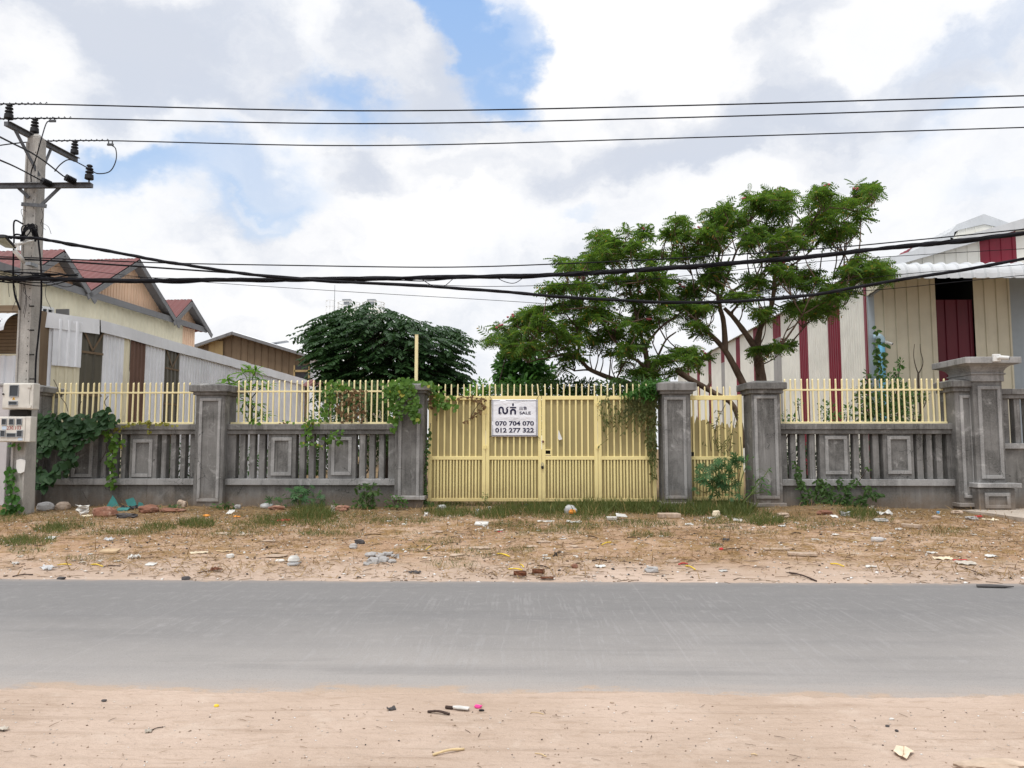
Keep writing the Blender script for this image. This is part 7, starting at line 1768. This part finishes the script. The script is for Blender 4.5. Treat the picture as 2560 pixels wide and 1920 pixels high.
for x, y, w, lab in ((1430, 345, .42, 'wider pale flat stone in the verge below first pillar'), (1590, 353, .45, 'pale flat stone below the second bay'), (1730, 395, .36, 'lone pale flat stone on bare sand'), (1780, 492, .42, 'sand coloured flat stone by the white foam cup')):
    lump(L1, x, y, w * .8, w * .6, .035, 'stone', 'flat_stone', lab, 'stone', .2, group='flat pale stones')
shard(L1, 1280, 472, .34, .1, 'cream', 'paper_strip', 'cream paper strip lying on dry straw', 'paper', crumple=.2)
shard(L1, 1440, 462, .32, .1, 'tan', 'cardboard_scrap', 'tan cardboard strip right of the cream paper strip', 'cardboard', crumple=.2)
def cup():
    c = spot(L1, 1886, 543); t = thing('foam_cup', c, 'upturned white foam cup with clear lid on sand', 'cup')
    mb = MB(); mb.lathe(c + Vector((0, .02, .035)), [(.06, 0), (.088, .02), (.075, .06), (.05, .085)], 16); mb.build('cup_bowl', LM['white'], t, smooth=False)
    mb = MB(); mb.lathe(c + Vector((.01, -.03, .0)), [(.085, 0), (.09, .012), (.085, .03), (.06, .036)], 16); mb.build('lid', LM['clear'], t)
cup()
lump(L1, 1800, 526, .16, .1, .05, 'white', 'foam_piece', 'rounded white foam piece left of the foam cup', 'foam', .15)
lump(L1, 1480, 500, .12, .1, .08, 'white', 'foam_piece', 'white foam crumb on straw below the flat stones', 'foam', .2)
# --- before the gate
shard(L2, 1183, 172, .27, .1, 'blue', 'snack_packet', 'blue and white packet standing under the gate', 'packet', crumple=.15, upright=1)
def tied_bag():
    c = spot(L2, 1457, 222); t = thing('rubbish_bag', c, 'round clear rubbish bag holding something orange, before the gate', 'bag')
    o = lump(L2, 0, 0, .30, .26, .24, 'clear', 'bag_skin', None, None, .25, smooth=True, loc=c, sink=.1); o.parent = t; o.location = o.location - c
    for k in ('kind',): del o[k]
    o = lump(L2, 0, 0, .17, .12, .13, 'orange', 'bag_contents', None, None, .3, loc=c + Vector((.03, -.09, .02)), sink=.1); o.parent = t; o.location = o.location - c; del o['kind']
tied_bag()
lump(L2, 628, 190, .26, .2, .15, 'clear', 'plastic_bag', 'slumped clear bag at the gate corner by the vine topped pillar', 'bag', .3, smooth=True)
shard(L2, 527, 232, .12, .12, 'white', 'tissue', 'white tissue in grass left of the gate corner', 'tissue', crumple=.4, upright=1)
shard(L2, 857, 225, .12, .2, 'clear', 'plastic_scrap', 'clear plastic hanging on grass below the sale banner', 'plastic', crumple=.4, upright=1)
shard(L2, 935, 196, .13, .13, 'white', 'tissue', 'white tissue in grass below the sale banner', 'tissue', crumple=.4, upright=1)
slab(L2, 885, 292, .27, .16, .03, 'white', 'foam_slab', 'thick white foam slab below the sale banner', 'foam', -.1, (0, .25))
def foam_box():
    c = spot(L2, 1722, 258); t = thing('foam_box', c, 'opened white foam food box below the gate creeper', 'food box')
    mb = MB(); mb.frustum((c.x - .09, c.x + .09, c.y - .07, c.y + .07, c.z), (c.x - .11, c.x + .11, c.y - .09, c.y + .09, c.z + .07)); mb.build('tray', LM['white'], t, .006)
    mb = MB(); mb.prism([(c.x + .1, c.y, c.z + .07), (c.x + .34, c.y + .03, c.z + .05), (c.x + .31, c.y + .18, c.z + .09), (c.x + .1, c.y + .16, c.z + .12)], (0, 0, .02)); mb.build('lid', LM['white'], t, .006)
foam_box()
slab(L2, 2088, 244, .46, .26, .10, 'stone', 'concrete_slab', 'pale broken concrete slab before the pillar beside the double gate', 'slab', .05)
shard(L2, 1298, 272, .5, .12, 'white', 'plastic_strip', 'long crumpled white plastic strip before the gate', 'plastic', crumple=.35)
shard(L2, 1478, 276, .42, .14, 'white', 'plastic_sheet', 'flattened white plastic sheet below the rubbish bag', 'plastic', crumple=.3)
shard(L2, 995, 330, .22, .12, 'paper', 'snack_wrapper', 'pale wrapper with a red stripe below the sale banner', 'wrapper', crumple=.3)
shard(L2, 1003, 335, .12, .04, 'red', 'label_strip', 'red paper strip on the pale wrapper', 'paper', crumple=.2)
for x, y, w, lab in ((600, 338, .3, 'pinkish flat stone below the gate corner'), (880, 442, .42, 'broad pale stone in the middle of the verge'), (722, 490, .28, 'pale stone between straw patches'), (1212, 432, .26, 'pale stone right of the broad one'), (1280, 402, .32, 'whitish flat stone below the padlock'), (1478, 432, .2, 'small pale stone below the plastic sheet'), (2118, 528, .3, 'pale rock near a red straw')):
    lump(L2, x, y, w * .8, w * .6, .045, 'stone', 'flat_stone', lab, 'stone', .22, group='flat pale stones')
for k, (x, y, w) in enumerate(((175, 492, .28), (235, 497, .26), (285, 490, .30), (255, 522, .28), (190, 535, .34), (330, 500, .22), (140, 548, .18), (310, 530, .2))):
    lump(L2, x, y, w * .62, w * .5, w * .34, 'grey', 'rubble_chunk', 'broken grey concrete chunk in the little pile near the road', 'rubble', .4, 2, group='little rubble pile')
lump(L2, 100, 410, .2, .14, .1, 'dark', 'rock', 'dark grey stone above the little rubble pile', 'rock', .25)
lump(L2, 60, 438, .15, .12, .1, 'grey', 'rock', 'mid grey stone above the little rubble pile', 'rock', .25)
for a, b, m_, r, lab in (((985, 478), (1065, 496), 'yellow', .013, 'yellow drinking straw in a straw patch below the banner'), ((1058, 576), (1148, 582), 'yellow', .011, 'yellow drinking straw near the curled brown leaves'), ((1658, 420), (1718, 404), 'yellow', .012, 'yellow drinking straw below the opened food box'),
                          ((525, 452), (566, 424), 'yellow', .009, 'yellow drinking straw tilted in dry grass'), ((1132, 545), (1157, 566), 'yellow', .01, 'short yellow straw near the road edge'), ((2150, 547), (2212, 544), 'red', .013, 'red drinking straw near the pale rock')):
    stick(L2, a, b, r, m_, 'drinking_straw', lab, 'straw')
stick(L2, (1345, 494), (1398, 466), .014, 'black', 'stick', 'black stick crossing another below the padlock', 'stick'); stick(L2, (1352, 470), (1372, 494), .012, 'black', 'stick', 'shorter black stick crossing below the padlock', 'stick')
stick(L2, (1595, 524), (1690, 524), .014, 'wood', 'stick', 'straight dark stick on the sand before the gate creeper', 'stick'); stick(L2, (1245, 553), (1322, 572), .011, 'wood', 'stick', 'bent dark twig above the curled brown leaves', 'stick')
stick(L2, (130, 360), (238, 352), .010, 'wood', 'stick', 'brown twig on bare earth below the vine topped pillar', 'stick'); stick(L2, (1565, 362), (1630, 376), .011, 'wood', 'stick', 'dark twig on reddish straw below the gate creeper', 'stick')
stick(L2, (1820, 372), (1910, 376), .010, 'wood', 'stick', 'dark twig below the pillar beside the double gate', 'stick')
for x, y, w, lab in ((1292, 488, .11, 'white scrap above another below the padlock'), (1302, 510, .16, 'white flat scrap below the padlock'), (1490, 491, .09, 'white bottle cap like scrap in mid verge'), (520, 503, .1, 'white scrap right of the rubble pile'), (425, 390, .1, 'white scrap above the rubble pile'), (1250, 328, .1, 'white scrap below the plastic strip'), (2040, 365, .1, 'white scrap below the concrete slab'), (1405, 382, .14, 'white strip on earth below the rubbish bag'), (390, 288, .14, 'white scrap in grass left of gate corner'), (290, 268, .16, 'white strip in grass under the vine topped pillar'), (1650, 562, .2, 'white straw like strip near the road')):
    shard(L2, x, y, w, w * .6, 'white', 'paper_scrap', lab, 'paper', crumple=.25, group='small paper scraps')
for x, y, lab in ((1132, 625, 'largest curled brown leaf on the road edge'), (1250, 612, 'curled brown leaf, second of three on the road edge'), (1305, 642, 'flat brown leaf lying on the asphalt edge')):
    c = spot(L2, x, y); t = thing('curled_leaf', c, lab, 'leaf', 'brown leaves on the road edge'); w = .10
    mb = MB(); N = 9; flat = .4 if 'flat' in lab else 1
    for i in range(N + 1):
        a = -2.2 + 4.4 * i / N
        for j in range(5): u = j / 4 - .5; rr = (.034 + .014 * mnoise.noise((i * .8, j * .9, x))) * (1 - .5 * u * u); mb.v.append((c.x + u * w * 1.7, c.y + rr * math.sin(a), c.z + .045 * flat - rr * math.cos(a) * flat + .012))
    mb.f = [(i * 5 + j, i * 5 + j + 1, i * 5 + j + 6, i * 5 + j + 5) for i in range(N) for j in range(4)]; mb.mi = [0] * len(mb.f); o = mb.build('leaf_blade', LM['brown'], t); s_ = o.modifiers.new('thick', 'SOLIDIFY'); s_.thickness = .004
    mb = MB(); mb.tube([c + Vector((-.14, 0, .02)), c + Vector((-.08, 0, .03))], .006, 5); mb.build('stalk', LM['wood'], t)
shard(L2, 455, 600, .24, .1, 'dark', 'dead_leaf', 'dark shrivelled leaf on sand below the rubble pile', 'leaf', crumple=.4)
lump(L2, 1483, 566, .1, .09, .08, 'brick', 'brick_piece', 'small brown brick piece near the road', 'brick', .2); lump(L2, 1980, 592, .2, .15, .1, 'grey', 'rock', 'grey stone on the sandy road edge below the red straw', 'rock', .25)
# --- right part of the verge
stick(L3, (36, 556), (98, 580), .012, 'yellow', 'drinking_straw', 'yellow drinking straw crossing below the red straw', 'straw'); stick(L3, (968, 542), (1056, 560), .012, 'yellow', 'drinking_straw', 'yellow drinking straw below the last wall bay', 'straw')
lump(L3, 232, 240, .2, .16, .2, 'cream', 'food_bag', 'yellowish plastic food bag before the pedestrian gate', 'bag', .3, smooth=True); shard(L3, 205, 250, .24, .1, 'clear', 'plastic_scrap', 'clear plastic at the foot of the yellowish food bag', 'plastic', crumple=.4)
shard(L3, 372, 268, .24, .14, 'white', 'plastic_scrap', 'torn white plastic before the pedestrian gate pillar', 'plastic', crumple=.5)
lump(L3, 665, 240, .3, .24, .14, 'stone', 'concrete_chunk', 'pale rubble lump at the foot of the last wall bay', 'rubble', .3); lump(L3, 930, 220, .34, .24, .12, 'brick', 'brick_rubble', 'pinkish brick lump below the wall creeper', 'rubble', .25)
shard(L3, 992, 242, .2, .14, 'white', 'paper_card', 'white torn card beside the pinkish brick lump', 'card', tilt=.4, crumple=.2)
shard(L3, 1062, 232, .28, .14, 'clear', 'plastic_sheet', 'grey clear plastic sheet standing in grass by last bay', 'plastic', crumple=.3, upright=1)
shard(L3, 1318, 226, .42, .2, 'white', 'plastic_bag', 'crumpled white plastic bag below the last wall bay', 'bag', crumple=.55)
shard(L3, 1238, 186, .12, .1, 'paper', 'paper_scrap', 'grey paper scrap against the last bay plinth', 'paper', crumple=.4, upright=1)
lump(L3, 1290, 266, .34, .2, .09, 'grey', 'flat_stone', 'grey flat stone below the crumpled white plastic bag', 'stone', .25); lump(L3, 1648, 250, .2, .14, .1, 'stone', 'rock', 'tan rock before the narrow pillar', 'rock', .2)
slab(L3, 1490, 308, .36, .13, .07, 'stone', 'concrete_slab', 'pale brick shaped block in the verge before narrow pillar', 'block', -.9)
shard(L3, 1405, 322, .18, .1, 'white', 'plastic_scrap', 'white plastic curl left of the brick shaped block', 'plastic', crumple=.5); lump(L3, 1660, 217, .08, .07, .08, 'blue', 'bottle_cap', 'bright blue cap before the narrow pillar', 'cap', .1)
shard(L3, 1922, 246, .2, .13, 'red', 'red_rag', 'crumpled red rag before the large corniced pillar', 'rag', crumple=.5); shard(L3, 1995, 262, .4, .2, 'cream', 'board_scrap', 'pale board scrap beside the crumpled red rag', 'board', crumple=.15)
lump(L3, 1880, 256, .3, .2, .1, 'grey', 'concrete_chunk', 'grey rubble left of the crumpled red rag', 'rubble', .3); lump(L3, 1780, 215, .3, .2, .1, 'stone', 'concrete_chunk', 'pale rubble at the base step of the narrow pillar', 'rubble', .3)
def bottle():
    c = spot(L3, 1282, 398); t = thing('plastic_bottle', c, 'clear plastic bottle lying on its side on bare sand', 'bottle')
    mb = MB(); mb.lathe(c + Vector((-.14, 0, .045)), [(.02, 0), (.042, .01), (.042, .16), (.036, .19), (.018, .23)], 14, (1, 0, 0)); mb.build('bottle_body', LM['clear'], t, smooth=True)
    mb = MB(); mb.lathe(c + Vector((.09, 0, .045)), [(.019, 0), (.019, .025)], 10, (1, 0, 0)); mb.build('screw_cap', LM['white'], t)
bottle()
slab(L3, 785, 485, .42, .18, .04, 'stone', 'concrete_slab', 'flat pale slab lying on dark trampled straw', 'slab', -.25); slab(L3, 620, 452, .4, .14, .03, 'stone', 'concrete_slab', 'thin pale slab left of the trampled straw slab', 'slab', -.1)
for x, y, w, m_, lab in ((1230, 562, .2, 'white', 'white and navy card near the road'), (1690, 512, .34, 'cream', 'cream card below the narrow pillar, near the road'), (2000, 496, .24, 'white', 'white card below the large corniced pillar'), (865, 387, .2, 'white', 'curled white card in mid verge'), (280, 590, .16, 'white', 'white card on the sandy road edge'), (1840, 542, .36, 'paper', 'whitish ash coloured paper near the road')):
    shard(L3, x, y, w, w * .55, m_, 'paper_card', lab, 'card', crumple=.2)
shard(L3, 1802, 518, .3, .06, 'red', 'label_strip', 'red strip right of the cream card near the road', 'paper', crumple=.2); shard(L3, 1500, 215, .12, .1, 'paper', 'paper_scrap', 'dusty paper scrap against the last bay near narrow pillar', 'paper', crumple=.4)
stick(L3, (705, 601), (878, 655), .014, 'wood', 'stick', 'longest dark stick, touching the far road edge', 'stick'); stick(L3, (706, 350), (778, 346), .016, 'wood', 'stick', 'thick dark stick on straw below the last wall bay', 'stick')
stick(L3, (1060, 333), (1150, 340), .010, 'bamboo', 'stick', 'pale stick on straw below the last wall bay', 'stick'); stick(L3, (280, 452), (388, 446), .012, 'wood', 'stick', 'dark twig with a red tip, below pedestrian gate pillar', 'stick')
stick(L3, (1800, 560), (1950, 618), .009, 'wood', 'stick', 'thin curved twig below the large corniced pillar', 'stick'); stick(L3, (1100, 393), (1160, 395), .009, 'bamboo', 'stick', 'short pale stick left of the clear bottle', 'stick')
lump(L3, 296, 392, .15, .1, .07, 'dark', 'rock', 'dark stone below the pedestrian gate pillar', 'rock', .2); lump(L3, 265, 450, .08, .06, .05, 'red', 'bottle_cap', 'red cap at the end of a dark twig', 'cap', .15)
for x, y, w, lab in ((745, 278, .1, 'white scrap below the wall creeper'), (1365, 348, .14, 'white strip under the brick shaped block'), (1000, 356, .16, 'white scrap left of the pale stick'), (60, 290, .22, 'white scrap before the double gate pillar'), (1620, 475, .2, 'pale scrap above the cream card'), (1890, 355, .12, 'white scrap below the crumpled red rag'), (660, 300, .2, 'pale scrap below the pale rubble lump'), (540, 305, .1, 'white scrap in grass before the last bay')):
    shard(L3, x, y, w, w * .6, 'white', 'paper_scrap', lab, 'paper', crumple=.25, group='small paper scraps')
c = spot(L3, 2010, 697); mb = MB(); mb.prism([(c.x - .20, c.y - .02, .022), (c.x - .15, c.y + .08, .022), (c.x + .02, c.y + .10, .022), (c.x + .24, c.y - .03, .022), (c.x + .1, c.y - .06, .022)], (0, 0, .012))
tag(mb.build('rubber_flap', LM['dark']), 'flat black rubber flap lying on the road', 'rubber', None, 'thing')
# --- near shoulder
def spatula():
    a, b, e = spot(N1, 1925, 194), spot(N1, 1956, 197), spot(N1, 2026, 204); t = thing('plastic_spatula', b, 'white plastic spatula with dark handle lying on sand', 'spatula'); u = Vector((0, 0, .012))
    mb = MB(); mb.tube([a + u, b + u], .011, 8); mb.build('handle', LM['wood'], t)
    mb = MB(); d = (e - b); nn = Vector((-d.y, d.x, 0)).normalized(); 
    mb.prism([b + nn * .008 + u, b + d * .35 + nn * .022 + u, e + nn * .018 + u, e - nn * .018 + u, b + d * .35 - nn * .022 + u, b - nn * .008 + u], (0, 0, .012)); mb.build('blade', LM['white'], t, .003)
spatula()
stick(N1, (1848, 211), (1942, 222), .010, 'wood', 'stick', 'dark brown stick beside the white spatula', 'stick', .01); stick(N1, (1870, 398), (2005, 373), .009, 'bamboo', 'bamboo_skewer', 'pale bamboo skewer on sand nearest the camera', 'skewer', .01)
lump(N1, 2066, 190, .05, .035, .03, 'pink', 'pink_wrapper', 'bright pink crumpled wrapper on near shoulder', 'wrapper', .3); lump(N1, 2080, 203, .04, .02, .015, 'black', 'bottle_cap', 'little black cap beside the pink wrapper', 'cap', .2)
shard(N1, 1690, 199, .075, .05, 'dark', 'dead_leaf', 'grey shrivelled leaf left of the white spatula', 'leaf', crumple=.3); shard(N1, 640, 296, .05, .04, 'paper', 'dead_leaf', 'pale leaf with twig stalk on the near shoulder', 'leaf', crumple=.4); stick(N1, (645, 292), (704, 274), .004, 'wood', 'stick', 'tiny dark twig beside the pale leaf', 'stick')
lump(N1, 935, 184, .035, .025, .02, 'yellow', 'bottle_cap', 'yellow cap on the near shoulder', 'cap', .15); shard(N1, 10, 288, .09, .05, 'paper', 'paper_scrap', 'pale paper scrap on the near shoulder by the pole end', 'paper', crumple=.4)
lump(N1, 450, 162, .035, .025, .02, 'dark', 'rock', 'brown pebble by the near road edge', 'rock', .2); lump(N2, 432, 169, .03, .022, .016, 'stone', 'rock', 'pale pebble by the near road edge', 'rock', .2)
def big_leaf():
    c = spot(N2, 1693, 396); t = thing('dry_leaf', c, 'large bleached dry leaf lying on the near shoulder', 'leaf'); px = [(1648, 388), (1660, 371), (1692, 366), (1700, 374), (1738, 388), (1722, 402), (1706, 420), (1688, 419), (1672, 404), (1655, 398)]
    pts = [spot(N2, *q) for q in px]; mb = MB(); N = len(pts); rim = [Vector((v.x, v.y, v.z + .012 + .012 * (i % 2))) for i, v in enumerate(pts)]; ce = Vector((c.x, c.y, c.z + .006)); mid = [ce.lerp(v, .5) + Vector((0, 0, .003)) for v in rim]
    mb.v = [tuple(ce)] + [tuple(v) for v in mid] + [tuple(v) for v in rim]; mb.f = [(0, 1 + i, 1 + (i + 1) % N) for i in range(N)] + [(1 + i, 1 + N + i, 1 + N + (i + 1) % N, 1 + (i + 1) % N) for i in range(N)]; mb.mi = [0] * len(mb.f)
    o = mb.build('leaf_blade', LM['leaf'], t); s_ = o.modifiers.new('thick', 'SOLIDIFY'); s_.thickness = .002
    mb = MB(); mb.tube([rim[2] + Vector((0, 0, .002)), ce + Vector((0, 0, .006)), rim[7] + Vector((0, 0, .002))], .002, 5); mb.build('midrib', LM['tan'], t)
big_leaf()
lump(N2, 1640, 241, .035, .022, .015, 'white', 'foam_piece', 'white foam bit above the large bleached leaf', 'foam', .2); lump(N2, 1622, 271, .028, .02, .016, 'dark', 'rock', 'dark pebble above the large bleached leaf', 'rock', .2); lump(N2, 1662, 292, .022, .02, .016, 'dark', 'rock', 'second dark pebble above the large bleached leaf', 'rock', .2)
stick(N2, (1033, 392), (1060, 396), .004, 'bamboo', 'stick', 'tiny pale stick on the near shoulder', 'stick'); stick(N2, (100, 388), (148, 402), .004, 'bamboo', 'stick', 'slender pale stick at the picture bottom', 'stick'); stick(N2, (82, 210), (138, 219), .003, 'bamboo', 'stick', 'pale stalk between spatula and large leaf', 'stick')
lump(N2, 2080, 449, .42, .12, .05, 'stone', 'cement_lump', 'whitish lump of spilled cement at the near corner', 'cement', .25, 4)
